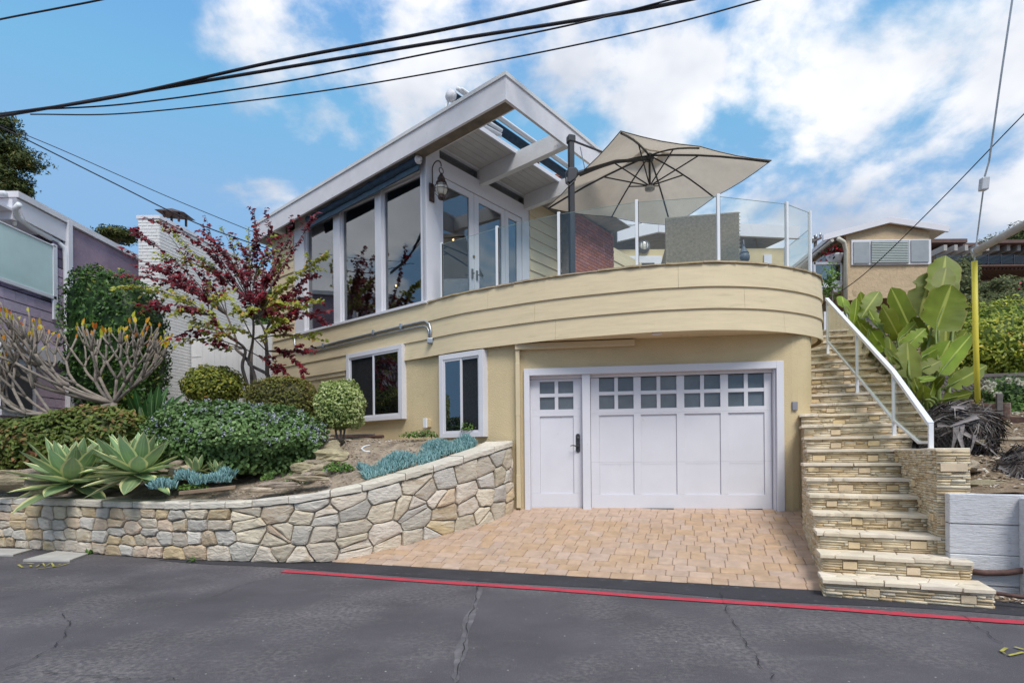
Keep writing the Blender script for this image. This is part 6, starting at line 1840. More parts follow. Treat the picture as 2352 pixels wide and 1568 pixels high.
# --- red-leaved tree
REDLEAF = fol('burgundy_leaf', [(0, (.05, .008, .018)), (.35, (.13, .010, .018)), (.75, (.25, .015, .024)), (1, (.27, .07, .09))], .45, .35)
LIME = fol('lime_leaf', [(0, (.16, .18, .02)), (.5, (.28, .31, .04)), (.8, (.38, .38, .07)), (1, (.42, .22, .07))], .5, .35)
rt = thing('redbud_tree', 'small multi-stemmed tree with burgundy and lime heart-shaped leaves', 'tree', at(592, 985, 11.0))
D_ = 11.0
def zz_(x, y): return ((x / 2.24 + 400) / 1.6327, (y / 2.24 + 780) / 1.6327)
def tp(x, y, d): return np.array(at(*zz_(x, y), d))
br = random.Random(17)
trunk = MB()
base = tp(1230, 1760, 11.0)
mains = {'a': [base + [-.12, 0, 0], tp(1185, 1520, 11.0), tp(1140, 1330, 10.95), tp(1160, 1180, 10.9), tp(1000, 1060, 10.7), tp(860, 900, 10.5)],
         'b': [base, tp(1250, 1480, 11.0), tp(1215, 1330, 11.0), tp(1150, 1240, 11.0), tp(1085, 1180, 11.1), tp(1090, 1110, 11.2), tp(1010, 900, 11.4)],
         'c': [base + [.1, 0, 0], tp(1340, 1460, 11.1), tp(1355, 1400, 11.1), tp(1240, 1335, 11.05), tp(1190, 1290, 11.0), tp(1230, 1100, 10.9), tp(1230, 940, 10.8)],
         'd': [tp(1350, 1410, 11.1), tp(1345, 1200, 11.1), tp(1330, 1040, 11.2), tp(1270, 930, 11.3)],
         'e': [base + [-.05, .1, 0], tp(1220, 1480, 11.2), tp(1215, 1250, 11.3), tp(1235, 1000, 11.5), tp(1210, 800, 11.7)]}
for k, p in mains.items():
    c = catmull(p, 5); n = len(c); trunk.tube([V3(q) for q in c], [.042 - .026 * i / n for i in range(n)], 7)
trunk.build('trunk', BARK, rt, smooth=True)
forks = [mains[k][i] for k, i in (('a', 3), ('a', 4), ('a', 5), ('b', 5), ('b', 6), ('c', 5), ('c', 6), ('d', 1), ('d', 2), ('d', 3), ('e', 3), ('e', 4))]
# (tip x, y in the zoomed reading, depth, kind r/l/m)
tips = [(80, 560, 10.2, 'r'), (150, 375, 10.4, 'r'), (190, 180, 10.8, 'r'), (310, 70, 11.2, 'r'), (435, 105, 11.6, 't'), (230, 480, 11.0, 'r'), (235, 800, 9.9, 'r'), (150, 670, 10.2, 'l'),
        (600, 350, 11.2, 'r'), (580, 250, 11.8, 'l'), (790, 130, 11.4, 'r'), (960, 150, 12.0, 't'), (880, 250, 11.0, 'r'), (1240, 10, 11.2, 'r'), (1380, 120, 11.0, 'r'), (1190, 160, 11.8, 'l'),
        (1770, 40, 10.3, 'r'), (1870, 360, 10.0, 'l'), (1770, 480, 10.2, 'l'), (1560, 200, 10.8, 'r'), (1400, 230, 11.6, 'l'), (1770, 545, 10.3, 'r'), (1650, 690, 10.5, 'r'), (1890, 850, 10.0, 'r'),
        (1830, 800, 10.4, 'r'), (1860, 975, 10.2, 'r'), (1830, 1110, 10.4, 'l'), (1690, 1210, 10.5, 'r'), (1690, 1390, 10.4, 'r'), (1570, 1440, 10.5, 'r'), (1440, 1380, 10.8, 'r'), (1720, 830, 10.2, 'l'),
        (400, 420, 11.0, 'l'), (500, 470, 10.8, 'r'), (560, 620, 10.4, 'r'), (340, 690, 10.3, 'l'), (600, 780, 10.0, 'l'), (420, 830, 10.0, 'r'), (560, 900, 10.0, 'l'), (620, 1130, 10.4, 'l'),
        (720, 1080, 10.4, 'r'), (820, 1130, 10.2, 'r'), (870, 1180, 10.6, 'l'), (700, 960, 10.2, 'l'), (850, 700, 10.4, 'm'), (980, 760, 10.0, 'l'), (1080, 820, 9.9, 'l'), (1150, 900, 10.0, 'l'),
        (1000, 560, 10.6, 'r'), (1120, 480, 10.6, 'r'), (1230, 600, 10.4, 'r'), (1330, 520, 10.6, 'r'), (1200, 720, 10.2, 'r'), (1330, 700, 10.3, 'r'), (1100, 680, 10.3, 'r'), (1450, 640, 10.6, 'l'), (1500, 380, 11.0, 'l'),
        (1430, 440, 10.9, 'r'), (960, 420, 11.2, 'r'), (900, 340, 11.3, 'r'), (1050, 300, 11.3, 'm'), (1180, 330, 11.2, 'r'), (1280, 240, 11.3, 'r'), (760, 520, 10.8, 'r'), (700, 640, 10.4, 'r'), (480, 600, 10.6, 'r'),
        (1400, 880, 10.3, 'r'), (1480, 940, 10.3, 'l'), (1560, 1000, 10.3, 'r'), (1400, 1010, 10.4, 'l'), (950, 1050, 10.1, 'm'), (1050, 1020, 10.0, 'l'), (800, 860, 10.1, 'l'), (900, 940, 10.0, 'm'), (680, 860, 10.1, 'r'), (1240, 860, 10.2, 'm'), (1560, 840, 10.4, 'm')]
twig = MB(); LP = []; LA = []; LN = []; LK = []; LL = []
for (x, y, d, kind) in tips:
    tip = tp(x, y, d)
    f = min(forks, key=lambda q: np.linalg.norm((q - tip) * np.array([1, .6, 1])) + (0.6 if q[2] > tip[2] + .2 else 0) + br.uniform(0, .35))
    L_ = np.linalg.norm(tip - f)
    mid = f + (tip - f) * .5 + np.array([br.uniform(-.1, .1), br.uniform(-.1, .1), br.uniform(-.05, .16) * L_])
    c = catmull([f, mid, tip], 8); n = len(c)
    twig.tube([V3(q) for q in c], [max(.004, .013 - .010 * i / n) for i in range(n)], 5)
    start = .35 if kind != 't' else .9
    paths = [(c, start)]
    for k in range(int(2 + L_ * 2.4) if kind != 't' else 0):
        i0 = br.randint(int(n * .35), n - 3); q = c[i0]; dirn = unit(c[min(i0 + 2, n - 1)] - c[i0]); l2 = br.uniform(.18, .42)
        e_ = q + (dirn * .75 + np.array([br.uniform(-.6, .6), br.uniform(-.6, .6), br.uniform(-.3, .55)])) * l2
        c2 = catmull([q, (q + e_) / 2 + np.array([0, 0, .03]), e_], 4); twig.tube([V3(z_) for z_ in c2], [.005, .004, .004, .0035, .003, .003, .0025, .002, .002][:len(c2)], 4); paths.append((c2, .25))
    for (cc_, st) in paths:
        CL = Curve(cc_); s = CL.len * st
        while s < CL.len + .01:
            p = CL.pt(min(s, CL.len)); t_ = np.append(CL.tan(min(s, CL.len)), 0.0)
            for sd_ in (1, -1):
                if br.random() < .12: continue
                a = np.array([br.uniform(-1, 1), br.uniform(-1, 1), br.uniform(-.9, .35)]) + t_ * .5
                LP.append(p + a * .012); LA.append(a); LN.append([br.uniform(-.6, .6), -.8 + br.uniform(-.5, .5), .8]); LK.append(kind if kind != 'm' else br.choice('rl')); LL.append(br.uniform(.05, .09))
            s += br.uniform(.028, .05)
twig.build('twigs', BARK, rt)
LP, LA, LN, LL = map(np.array, (LP, LA, LN, LL)); LK = np.array(LK)
for kk, nm, mt in (('r', 'red_foliage', REDLEAF), ('l', 'green_foliage', LIME)):
    s_ = (LK == kk) | ((LK == 't') & (kk == 'l')); leaf_mesh(nm, LP[s_], LA[s_], LN[s_], LL[s_], .95, 'heart', mt, rt)

# --- plumeria: bare forked grey branches with orange-yellow leaf tips
PLB = mat('plumeria_bark', (0.25, 0.21, 0.175), 0.9, 0.25, 9.0, bump=.9, bscale=30, bdist=.012, stretch=(1, 1, 3))
pl = thing('plumeria', 'leafless forked plumeria with yellow-orange leaf buds in front of purple house', 'tree', at(258, 960, 9.9))
pb_ = random.Random(31); pm_ = MB(); tipsP = []
def branch(p, d, L_, r, lev):
    d = d / np.linalg.norm(d); n = 4; pts = [p]; q = p.copy(); dd_ = d.copy()
    for i in range(n):
        dd_ = dd_ + np.array([pb_.uniform(-.16, .16), pb_.uniform(-.16, .16), .05 + .025 * lev]); dd_ /= np.linalg.norm(dd_)
        q = q + dd_ * L_ / n; pts.append(q.copy())
    pm_.tube([V3(x) for x in pts], [r - (r * .22) * i / n for i in range(n + 1)], 7)
    ztop = 3.42 + .10 * sin(q[0] * 3)
    if lev >= 5 or q[2] > ztop or r < .0085: tipsP.append((q, dd_)); return
    k = 3 if pb_.random() < .22 else 2; a0 = pb_.uniform(0, 2 * pi)
    u = np.cross(dd_, [0.3, .2, .9]); u /= np.linalg.norm(u); w = np.cross(dd_, u)
    for i in range(k):
        an = a0 + 2 * pi * i / k + pb_.uniform(-.4, .4); sp = pb_.uniform(.38, .62)
        nd = dd_ * cos(sp) + (u * cos(an) + w * sin(an) * .8) * sin(sp)
        branch(q, nd, L_ * pb_.uniform(.70, .95), r * .81, lev + 1)
b0 = np.array(at(258, 962, 9.9)); fk = np.array(at(262, 925, 9.9))
pm_.tube([V3(b0), V3(fk)], [.065, .055], 9)
for (dx, dy, dz, L_, r) in ((-1, -.15, .06, .75, .036), (-1.0, -.5, .22, .7, .034), (-.8, .35, .35, .62, .034), (-.45, -.3, .8, .5, .031), (.15, .2, 1, .42, .031), (.55, -.25, .75, .45, .031), (.75, .3, .7, .45, .030), (-1.1, .1, .28, .8, .033), (-1, -.7, .15, .75, .034), (.9, -.1, .6, .4, .03)):
    branch(fk, np.array([dx, dy, dz]), L_, r, 1)
# the long low limb that leaves the frame
lb = catmull([fk, np.array(at(190, 946, 9.7)), np.array(at(120, 952, 9.4)), np.array(at(60, 950, 9.2))], 5); pm_.tube([V3(x) for x in lb], [.042 - .014 * i / len(lb) for i in range(len(lb))], 8)
for q in (at(120, 952, 9.4), at(60, 950, 9.2)):
    for (dx, dz) in ((-1, .35), (-.7, .75), (-.9, -.02)): branch(np.array(q), np.array([dx, pb_.uniform(-.3, .3), dz]), .5, .028, 2)
pm_.build('branches', PLB, pl, smooth=True)
PLT = fol('orange_yellow_leaf', [(0, (.42, .10, .02)), (.3, (.50, .22, .02)), (.6, (.46, .38, .03)), (1, (.30, .34, .04))], .45, .3)
P = []; A = []; 
for (q, dd_) in tipsP:
    for k in range(pb_.choice((0, 1, 1, 2))):
        P.append(q); A.append(dd_ * .9 + np.array([pb_.uniform(-.5, .5), pb_.uniform(-.5, .5), .4]))
for q_, a_ in zip(P, A):
    leaf_mesh('leaf', [q_], [a_], [np.array([pb_.gauss(0, .4), -1, pb_.gauss(0, .4)])], .075 + .06 * pb_.random(), .42, 'blade', PLT, pl, tint=[pb_.random()])

# --- big single leaves: strap / paddle with midrib, own mesh each
def strap(name, par, mt, base, tip, width, normal, bend=.15, cup=.18, nseg=9, prof=None, ripple=0.0, seed=0, tear=0.0, stalk=0.0, stalk_r=.012):
    q = random.Random(seed); base = np.array(base, float); tip = np.array(tip, float); ax = tip - base; L_ = np.linalg.norm(ax); ax /= L_
    N = np.array(normal, float); N = N - ax * N.dot(ax); N /= np.linalg.norm(N); B = np.cross(ax, N)
    m = MB(); rows_ = []; uv = []
    cs = (-1, -.62, 0, .62, 1)
    tl = [0.0] * (nseg + 1); 
    for i in range(nseg + 1):
        t = i / nseg
        cen = base + ax * L_ * t + N * (bend * L_ * (sin(pi * min(1, t * .75 + .12)) - .37 - .3 * t * t * 0))
        w = width / 2 * (prof(t) if prof else sin(pi * min(1, .12 + t * .88)) ** .7)
        row = []
        for c in cs:
            tt = (1 - tear * q.random()) if (tear and abs(c) >= .6 and q.random() < (.34 if abs(c) == 1 else .0)) else 1
            rp_ = ripple * w * q.uniform(-1, 1) if abs(c) == 1 else 0
            row.append(tuple(cen + B * c * w * tt + N * (cup * w * (c * c) + rp_) - ax * (0.10 * w * abs(c))))
            uv.append((c * .5 + .5, t))
        rows_.append(row)
    m.grid(rows_); m.uv = uv
    m2 = None
    o = m.build(name, mt, par, smooth=True)
    return o
def leafmat(name, body, edge=None, rib=None, veins=0.0, vfreq=60.0, rough=.45, edge_w=.16, stripe=None, trans=.25):
    m = bpy.data.materials.new(name); m.use_nodes = True; nt = m.node_tree; N, L = nt.nodes, nt.links; bs = N['Principled BSDF']
    bs.inputs['Roughness'].default_value = rough; bs.inputs['Specular IOR Level'].default_value = .3
    uvn = N.new('ShaderNodeUVMap'); sep = N.new('ShaderNodeSeparateXYZ'); L.new(uvn.outputs[0], sep.inputs[0])
    def math_(op, a, b=None, c=None):
        n = N.new('ShaderNodeMath'); n.operation = op
        for i, v in enumerate((a, b, c)):
            if v is None: continue
            if isinstance(v, (int, float)): n.inputs[i].default_value = v
            else: L.new(v, n.inputs[i])
        return n.outputs[0]
    off = math_('ABSOLUTE', math_('SUBTRACT', math_('MULTIPLY', sep.outputs[0], 2.0), 1.0))     # 0 midrib, 1 edge
    def mix(a, b, f):
        x = N.new('ShaderNodeMix'); x.data_type = 'RGBA'
        for k, v in (('A', a), ('B', b)):
            if isinstance(v, tuple): x.inputs[k].default_value = (*v, 1)
            else: L.new(v, x.inputs[k])
        L.new(f, x.inputs['Factor']); return x.outputs['Result']
    def ramp(v, lo, hi):
        r = N.new('ShaderNodeMapRange'); L.new(v, r.inputs['Value']); r.inputs['From Min'].default_value = lo; r.inputs['From Max'].default_value = hi; return r.outputs[0]
    oi = N.new('ShaderNodeObjectInfo'); tc = N.new('ShaderNodeTexCoord')
    nz = N.new('ShaderNodeTexNoise'); nz.inputs['Scale'].default_value = 3.0; L.new(tc.outputs['Object'], nz.inputs['Vector'])
    c = mix(tuple(x * .72 for x in body), tuple(min(1, x * 1.25) for x in body), ramp(nz.outputs['Fac'], .3, .7))
    if stripe: c = mix(c, stripe, ramp(math_('SINE', math_('MULTIPLY', off, 9.0)), .55, .95))
    if edge: c = mix(c, edge, ramp(math_('ADD', off, math_('MULTIPLY', nz.outputs['Fac'], .08)), 1 - edge_w, 1 - edge_w + .06))
    if rib: c = mix(rib, c, ramp(off, .05, .11))
    hs = N.new('ShaderNodeHueSaturation'); L.new(c, hs.inputs['Color']); L.new(ramp(oi.outputs['Random'], 0, 1), hs.inputs['Fac'])
    mr = N.new('ShaderNodeMapRange'); mr.inputs['To Min'].default_value = .7; mr.inputs['To Max'].default_value = 1.35; L.new(oi.outputs['Random'], mr.inputs['Value']); L.new(mr.outputs[0], hs.inputs['Value']); hs.inputs['Fac'].default_value = 1
    for l in list(hs.inputs['Fac'].links): L.remove(l)
    mh_ = N.new('ShaderNodeMapRange'); mh_.inputs['To Min'].default_value = .485; mh_.inputs['To Max'].default_value = .515; L.new(oi.outputs['Random'], mh_.inputs['Value']); L.new(mh_.outputs[0], hs.inputs['Hue'])
    L.new(hs.outputs[0], bs.inputs['Base Color'])
    if veins:
        w = math_('SINE', math_('MULTIPLY', math_('ADD', sep.outputs[1], math_('MULTIPLY', off, -.14)), vfreq * 2))
        bp = N.new('ShaderNodeBump'); bp.inputs['Strength'].default_value = veins; bp.inputs['Distance'].default_value = .012; L.new(w, bp.inputs['Height']); L.new(bp.outputs[0], bs.inputs['Normal'])
    tr = N.new('ShaderNodeBsdfTranslucent'); L.new(hs.outputs[0], tr.inputs['Color']); ms = N.new('ShaderNodeMixShader'); ms.inputs[0].default_value = trans
    L.new(bs.outputs[0], ms.inputs[1]); L.new(tr.outputs[0], ms.inputs[2]); L.new(ms.outputs[0], N['Material Output'].inputs['Surface'])
    return m
AGAVE = leafmat('variegated_agave', (.27, .38, .19), (.72, .70, .34), None, .0, rough=.4, edge_w=.22, stripe=(.34, .45, .22))
def agave(name, label, c, R, n, seed, tiltx=0.0, group='agaves'):
    th_ = thing(name, label, 'agave', c, group); q = random.Random(seed); c = np.array(c, float)
    for i in range(n):
        f = i / (n - 1); az = i * 2.39996 + q.uniform(-.15, .15); el = radians(86 - 112 * f ** 1.3) + q.uniform(-.08, .08)
        d = np.array([cos(az) * cos(el), sin(az) * cos(el), sin(el)]); L_ = R * (.62 + .5 * min(1, f * 2.2)) * q.uniform(.88, 1.1)
        base = c + np.array([cos(az), sin(az), 0]) * .03 + np.array([0, 0, .06 * (1 - f)]); up = np.array([-cos(az) * sin(el), -sin(az) * sin(el), cos(el)])
        strap('leaf', th_, AGAVE, base, base + d * L_, R * .36 * (.8 + .3 * f), up, bend=-.10 + .10 * f, cup=.32, nseg=7, prof=lambda t: (.50 + .55 * sin(pi * min(1, t * 1.05)) if t < .5 else max(.0, 1.05 * (1 - ((t - .5) / .5) ** 1.8))), seed=seed * 100 + i, ripple=.05)
    m = MB(); m.lathe(c, [(.05, -.1), (.06, 0), (.03, .05)], 10); m.build('stem', BARK, th_)
    return th_
agave('agave', 'variegated agave rosette spilling over the stone wall, leftmost of the big pair', at(165, 1112, 8.22), .70, 50, 1)
agave('agave', 'variegated agave rosette on the wall, right of the big pair', at(318, 1092, 7.86), .60, 48, 2)
agave('agave', 'agave rosette half hidden behind the right big one', at(280, 1072, 8.35), .50, 34, 3)
agave('agave', 'small dark green agave under the flowering bush, left of two', at(452, 1088, 7.95), .26, 20, 4, group='small agaves')
agave('agave', 'small dark green agave under the flowering bush, right of two', at(500, 1092, 8.0), .23, 18, 5, group='small agaves')
STREL = leafmat('bird_of_paradise_leaf', (.045, .115, .03), None, (.22, .32, .12), .25, 60, rough=.35)
sr2 = thing('bird_of_paradise', 'clump of upright dark green strappy leaves behind the low hedge', 'plant', at(352, 1000, 9.3))
q = random.Random(8)
for (x0, y0, x1, y1, w) in ((330, 985, 292, 905, .10), (335, 985, 310, 893, .11), (345, 985, 335, 915, .12), (350, 985, 352, 905, .13), (352, 985, 365, 880, .12), (355, 985, 388, 885, .13), (360, 985, 400, 908, .12), (362, 985, 428, 902, .11), (365, 985, 412, 930, .12), (340, 990, 295, 940, .10), (335, 995, 290, 960, .10), (350, 985, 378, 935, .12), (355, 990, 395, 950, .12), (345, 985, 322, 925, .11), (358, 985, 374, 905, .12), (348, 992, 340, 940, .12), (352, 995, 360, 950, .12), (340, 985, 348, 893, .10)):
    A, B = np.array(at(x0 + q.uniform(-6, 6), y0, 9.3 + q.uniform(-.15, .15))), np.array(at(x1, y1, 9.3 + q.uniform(-.4, .4)))
    mid = A + (B - A) * .42
    m = MB(); m.tube([V3(A), V3(mid)], .009, 5); st_ = m.build('stalk', STREL, sr2)
    strap('leaf', sr2, STREL, mid - (B - A) * .05, B, w, [q.uniform(-.6, .6), -1, .5], bend=q.uniform(-.05, .1), cup=.35, nseg=7, seed=x1, prof=lambda t: sin(pi * min(1, .1 + t * .9)) ** .8)

# --- chalk sticks (blue succulent)
CHALK = mat('blue_chalk_stick', (.13, .26, .25), .7, tint=[(0, (.10, .21, .21)), (.5, (.18, .33, .33)), (1, (.30, .47, .47))], spec=.2, scale=3.0)
def sticks(name, label, pts, L_, par=None):
    o_ = thing(name, label, 'succulent', tuple(pts[0])) if label else par
    n = len(pts); P = np.array(pts); ax = unit(nr.normal(size=(n, 3)) * .35 + np.array([0, -.15, 1])); u = unit(np.cross(ax, rdirs(n))); w = np.cross(ax, u); L2 = L_ * (.6 + .7 * nr.random(n))[:, None]; r = .0085
    rings = []
    for (f, k) in ((0, .6), (.45, 1.0), (.85, .75), (1.0, .08)):
        for a in range(4):
            an = a * pi / 2; rings.append(P + ax * L2 * f + (u * cos(an) + w * sin(an)) * r * k)
    V = np.stack(rings, 1).reshape(-1, 3); F = []
    base = np.arange(n) * 16
    for l in range(3):
        for a in range(4): F.append(np.stack([base + l * 4 + a, base + l * 4 + (a + 1) % 4, base + l * 4 + 4 + (a + 1) % 4, base + l * 4 + 4 + a], 1))
    F = np.stack(F, 1).reshape(-1, 4); t = np.repeat(nr.random(n), 12)
    stuff(np_mesh('sticks', V, F, CHALK, o_, rnd=t, smooth=True)); return o_
pts = []
sa, sb = WALLC.near(-1.82, 7.35), WALLC.near(-0.28, 8.4)
while len(pts) < 5600:
    s = sa + (sb - sa) * nr.random(); f = (s - sa) / (sb - sa); t = .36 + nr.random() * (.26 + .72 * sin(pi * min(1, f * .9 + .12)))
    x, y = WALLC.off(s, -t); dome = .16 * sin(pi * min(1, max(0, (t - .3) / .8))) * (.6 + .4 * sin(9 * s))
    pts.append((x, y, wall_top(s) + .06 + .10 * (t - .35) + dome + .02 * nr.random()))
sticks('chalk_sticks', 'wide drift of blue-green chalk stick succulents along the wall top below the windows', pts, .085)
def clump(px, py, d, r, n):
    c = np.array(at(px, py, d)); o_ = []
    for _ in range(n):
        a = nr.random() * 6.28; q_ = r * sqrt(nr.random()); o_.append((c[0] + q_ * cos(a), c[1] + q_ * sin(a) * .7, c[2] + .05 * (1 - (q_ / r) ** 2)))
    return o_
for (px, py, d, r, n, lab) in ((372, 1122, 7.5, .17, 200, 'small blue chalk stick clump beside the big agave'), (425, 1102, 7.7, .14, 180, 'blue chalk stick clump between agave and flowering bush'), (455, 1112, 7.55, .10, 90, 'low blue chalk stick tuft behind the timber edge'),
                           (500, 1108, 7.7, .17, 200, 'blue chalk stick clump under the small agaves'), (520, 1096, 7.9, .12, 110, 'blue chalk stick clump at the right end of the timber edge')):
    sticks('chalk_sticks', lab, clump(px, py, d, r, n), .10)
# --- small ground plants with lavender flowers
SMALLG = fol('fresh_green_leaf', [(0, (.03, .07, .015)), (.5, (.07, .14, .025)), (.86, (.13, .22, .04)), (.95, (.35, .27, .6)), (1, (.45, .38, .68))])
WEED = fol('green_weed_leaf', [(0, (.04, .08, .015)), (.6, (.09, .17, .03)), (1, (.17, .25, .05))])
for (px, py, d, rx, rz, n, mt, lab) in ((775, 1077, 8.1, .24, .10, 420, SMALLG, 'green groundcover with lavender flowers left of the chalk sticks'), (668, 1108, 7.7, .20, .05, 160, WEED, 'low green weeds just behind the wall cap'),
                                 (612, 1098, 7.8, .09, .05, 70, WEED, 'tiny green weed tuft on the gravel'), (965, 1000, 9.0, .30, .09, 320, SMALLG, 'green groundcover behind the chalk stick drift'), (440, 1120, 7.6, .25, .05, 220, WEED, 'low green weeds round the small chalk stick clumps'),
                                 (1075, 985, 9.25, .14, .12, 90, WEED, 'thin weeds under the narrow window'), (205, 1272, 7.9, .05, .09, 30, WEED, 'green weed at the foot of the stone wall'), (440, 1288, 7.2, .06, .06, 30, WEED, 'smaller green weed at the wall foot')):
    shrub('ground_plant', lab, 'plant', at(px, py, d), (rx, rx * .7, rz), n, .05 if rz > .06 else .04, mt, .5, 'blade', 2, .1, 4, .6, 1, low=-.3, seed=px, core=.2, stem=False, up=.8)
# --- rocks
ROCK = mat('tan_garden_rock', (.40, .33, .235), .92, .25, 5.0, bump=1.0, bscale=9, bdist=.04, stretch=(1, 1, 2.2), objvar=.25, huevar=.02, dark=(.22, .17, .12), dscale=4.5, damt=.35, spec=.1, bump2=(50, .3))
rk = random.Random(77)
def rock(px, py, d, wx, wy, h, label, rot=0.0, mt=ROCK, group='garden rocks'):
    c = np.array(at(px, py, d)); bf = bump_fn(rk.randint(0, 9999), .22, 2.2); bf2 = bump_fn(rk.randint(0, 9999), .06, 7); m = MB(); rows_ = []
    for i in range(9):
        ph_ = -pi / 2 + pi * i / 8; row = []
        for j in range(15):
            a = 2 * pi * j / 14; dd_ = np.array([[cos(ph_) * cos(a), cos(ph_) * sin(a), sin(ph_)]]); f = float((1 + bf(dd_)[0] + bf2(dd_)[0]) * se(dd_, 3.6)[0])
            x, y, z = dd_[0] * f * np.array([wx, wy, h]) / 2
            row.append((c[0] + x * cos(rot) - y * sin(rot), c[1] + x * sin(rot) + y * cos(rot), c[2] + z))
        rows_.append(row)
    m.grid(rows_); o = m.build('rock', mt, org=c); tag(o, label, 'rock', group); return o
for a in ((753, 1024, 8.9, .34, .26, .20, 'rusty tan boulder below the variegated shrub'), (764, 1046, 8.5, .44, .26, .18, 'pale streaked flat boulder below the rusty one'), (700, 1075, 8.1, .34, .24, .14, 'grey flat rock left of a pair at the bush edge'),
          (728, 1064, 8.3, .40, .28, .10, 'pale flat stone slab right of the bush edge'), (738, 1080, 8.1, .26, .20, .13, 'grey angular rock beside the lavender groundcover'), (708, 1092, 7.9, .18, .14, .10, 'small brown rock at the bush foot'),
          (645, 1112, 7.55, .46, .20, .07, 'flat cream stepping stone behind the wall cap, left'), (710, 1098, 7.6, .50, .18, .06, 'flat cream stepping stone behind the wall cap, right'), (590, 1124, 7.45, .40, .16, .06, 'low pale stone near the timber edge'),
          (395, 1045, 8.3, .34, .28, .20, 'pale rock left of the flowering bush'), (402, 1068, 8.1, .36, .26, .14, 'tan stacked rock below the pale one left of the bush'), (415, 1085, 7.95, .30, .22, .16, 'buff block rock beside the small agaves'), (445, 1070, 8.2, .20, .2, .22, 'grey upright rock under the flowering bush'),
          (30, 1090, 8.75, .55, .3, .16, 'large pale rock of the raised edge at far left'), (80, 1082, 8.6, .5, .3, .12, 'flat tan rock on top of the raised edge'), (40, 1112, 8.5, .62, .3, .18, 'lower pale rock of the raised edge'), (100, 1108, 8.35, .42, .3, .2, 'rough rock behind the left agave'), (-10, 1110, 8.8, .5, .3, .18, 'rock of the raised edge cut by the picture edge'), (120, 1122, 8.1, .4, .3, .14, 'rounded rock half behind the left agave')):
    rock(*a, rot=rk.uniform(-.3, .3))
tb = thing('timber_edge_board', 'weathered timber edging board on the gravel behind the wall', 'board', at(475, 1128, 7.4))
plank(tb, 'board', at(412, 1132, 7.35), at(542, 1118, 7.5), .05, .06, mat('weathered_brown_board', (.24, .17, .115), .9, .2, 6, bump=.5, bscale=20))
hs_ = thing('irrigation_pipes', 'brown irrigation pipes lying along the foot of the house wall', 'pipe', at(830, 1008, 10.2))
for k, (p, q_, r) in enumerate((((770, 1004, 10.8), (880, 1002, 9.95), .03), ((740, 1012, 10.7), (870, 1010, 9.9), .025), ((750, 1000, 11), (860, 998, 10.1), .02))):
    m = MB(); m.tube([at(*p), at(*q_)], r, 8); m.build('pipe', RUST if k != 2 else OLDW, hs_)
ho = thing('garden_hose', 'loop of white hose left of the chalk sticks', 'hose', at(845, 1030, 8.8))
m = MB(); m.tube([at(850, 1022, 8.9), at(838, 1024, 8.85), at(830, 1030, 8.75), at(838, 1036, 8.65), at(850, 1037, 8.6)], .012, 8); m.build('hose', ALU, ho, smooth=True)
# --- loose gravel and chips
CHIP = mat('stone_chips', (.4, .33, .25), .95, tint=[(0, (.16, .11, .07)), (.4, (.30, .22, .15)), (.75, (.46, .38, .29)), (1, (.62, .57, .50))], spec=.1)
def chips(name, pts, s0, s1):
    n = len(pts); P = np.array(pts); S = (s0 + (s1 - s0) * nr.random(n) ** 2)[:, None]; a = nr.random(n) * 6.28; ex = np.stack([np.cos(a), np.sin(a), nr.normal(size=n) * .2], 1); ey = np.stack([-np.sin(a), np.cos(a), nr.normal(size=n) * .2], 1) * (.4 + .5 * nr.random(n))[:, None]; ez = np.tile([0, 0, 1.0], (n, 1)) * (.2 + .4 * nr.random(n))[:, None]
    V = np.stack([P - ex * S, P - ey * S, P + ex * S, P + ey * S, P + ez * S], 1).reshape(-1, 3); b = np.arange(n) * 5
    F = np.stack([np.stack([b + i, b + (i + 1) % 4, b + 4], 1) for i in range(4)], 1).reshape(-1, 3)
    stuff(np_mesh(name, V, F, CHIP, None, rnd=np.repeat(nr.random(n), 4)))
pts = []
while len(pts) < 5000:
    s = WALLC.near(-5.6, 7.9) + (WALLC.len - WALLC.near(-5.6, 7.9)) * nr.random(); t = .33 + 1.9 * nr.random() ** 1.3; x, y = WALLC.off(s, -t); pts.append((x, y, garden_z(x, y) + .004))
chips('gravel', pts, .007, .024)
pts = []
while len(pts) < 7000:
    al = 6.6 + 4.5 * nr.random(); lt = 2.0 + 4 * nr.random(); p = SP(al, lt)
    if tdist(p[0], p[1]) > .1: pts.append((p[0], p[1], hill_z(p[0], p[1]) + .004))
chips('bark_chips', pts, .008, .035)
pts = [(4.25 + nr.random() * 1.0, 0, 0) for _ in range(260)]
pts = [(x, TA[1] + (x - TA[0]) * TD[1] / TD[0] - .02 - .22 * nr.random(), .012 + .03 * nr.random()) for (x, _, _) in pts]
chips('leaf_litter', pts, .01, .03)
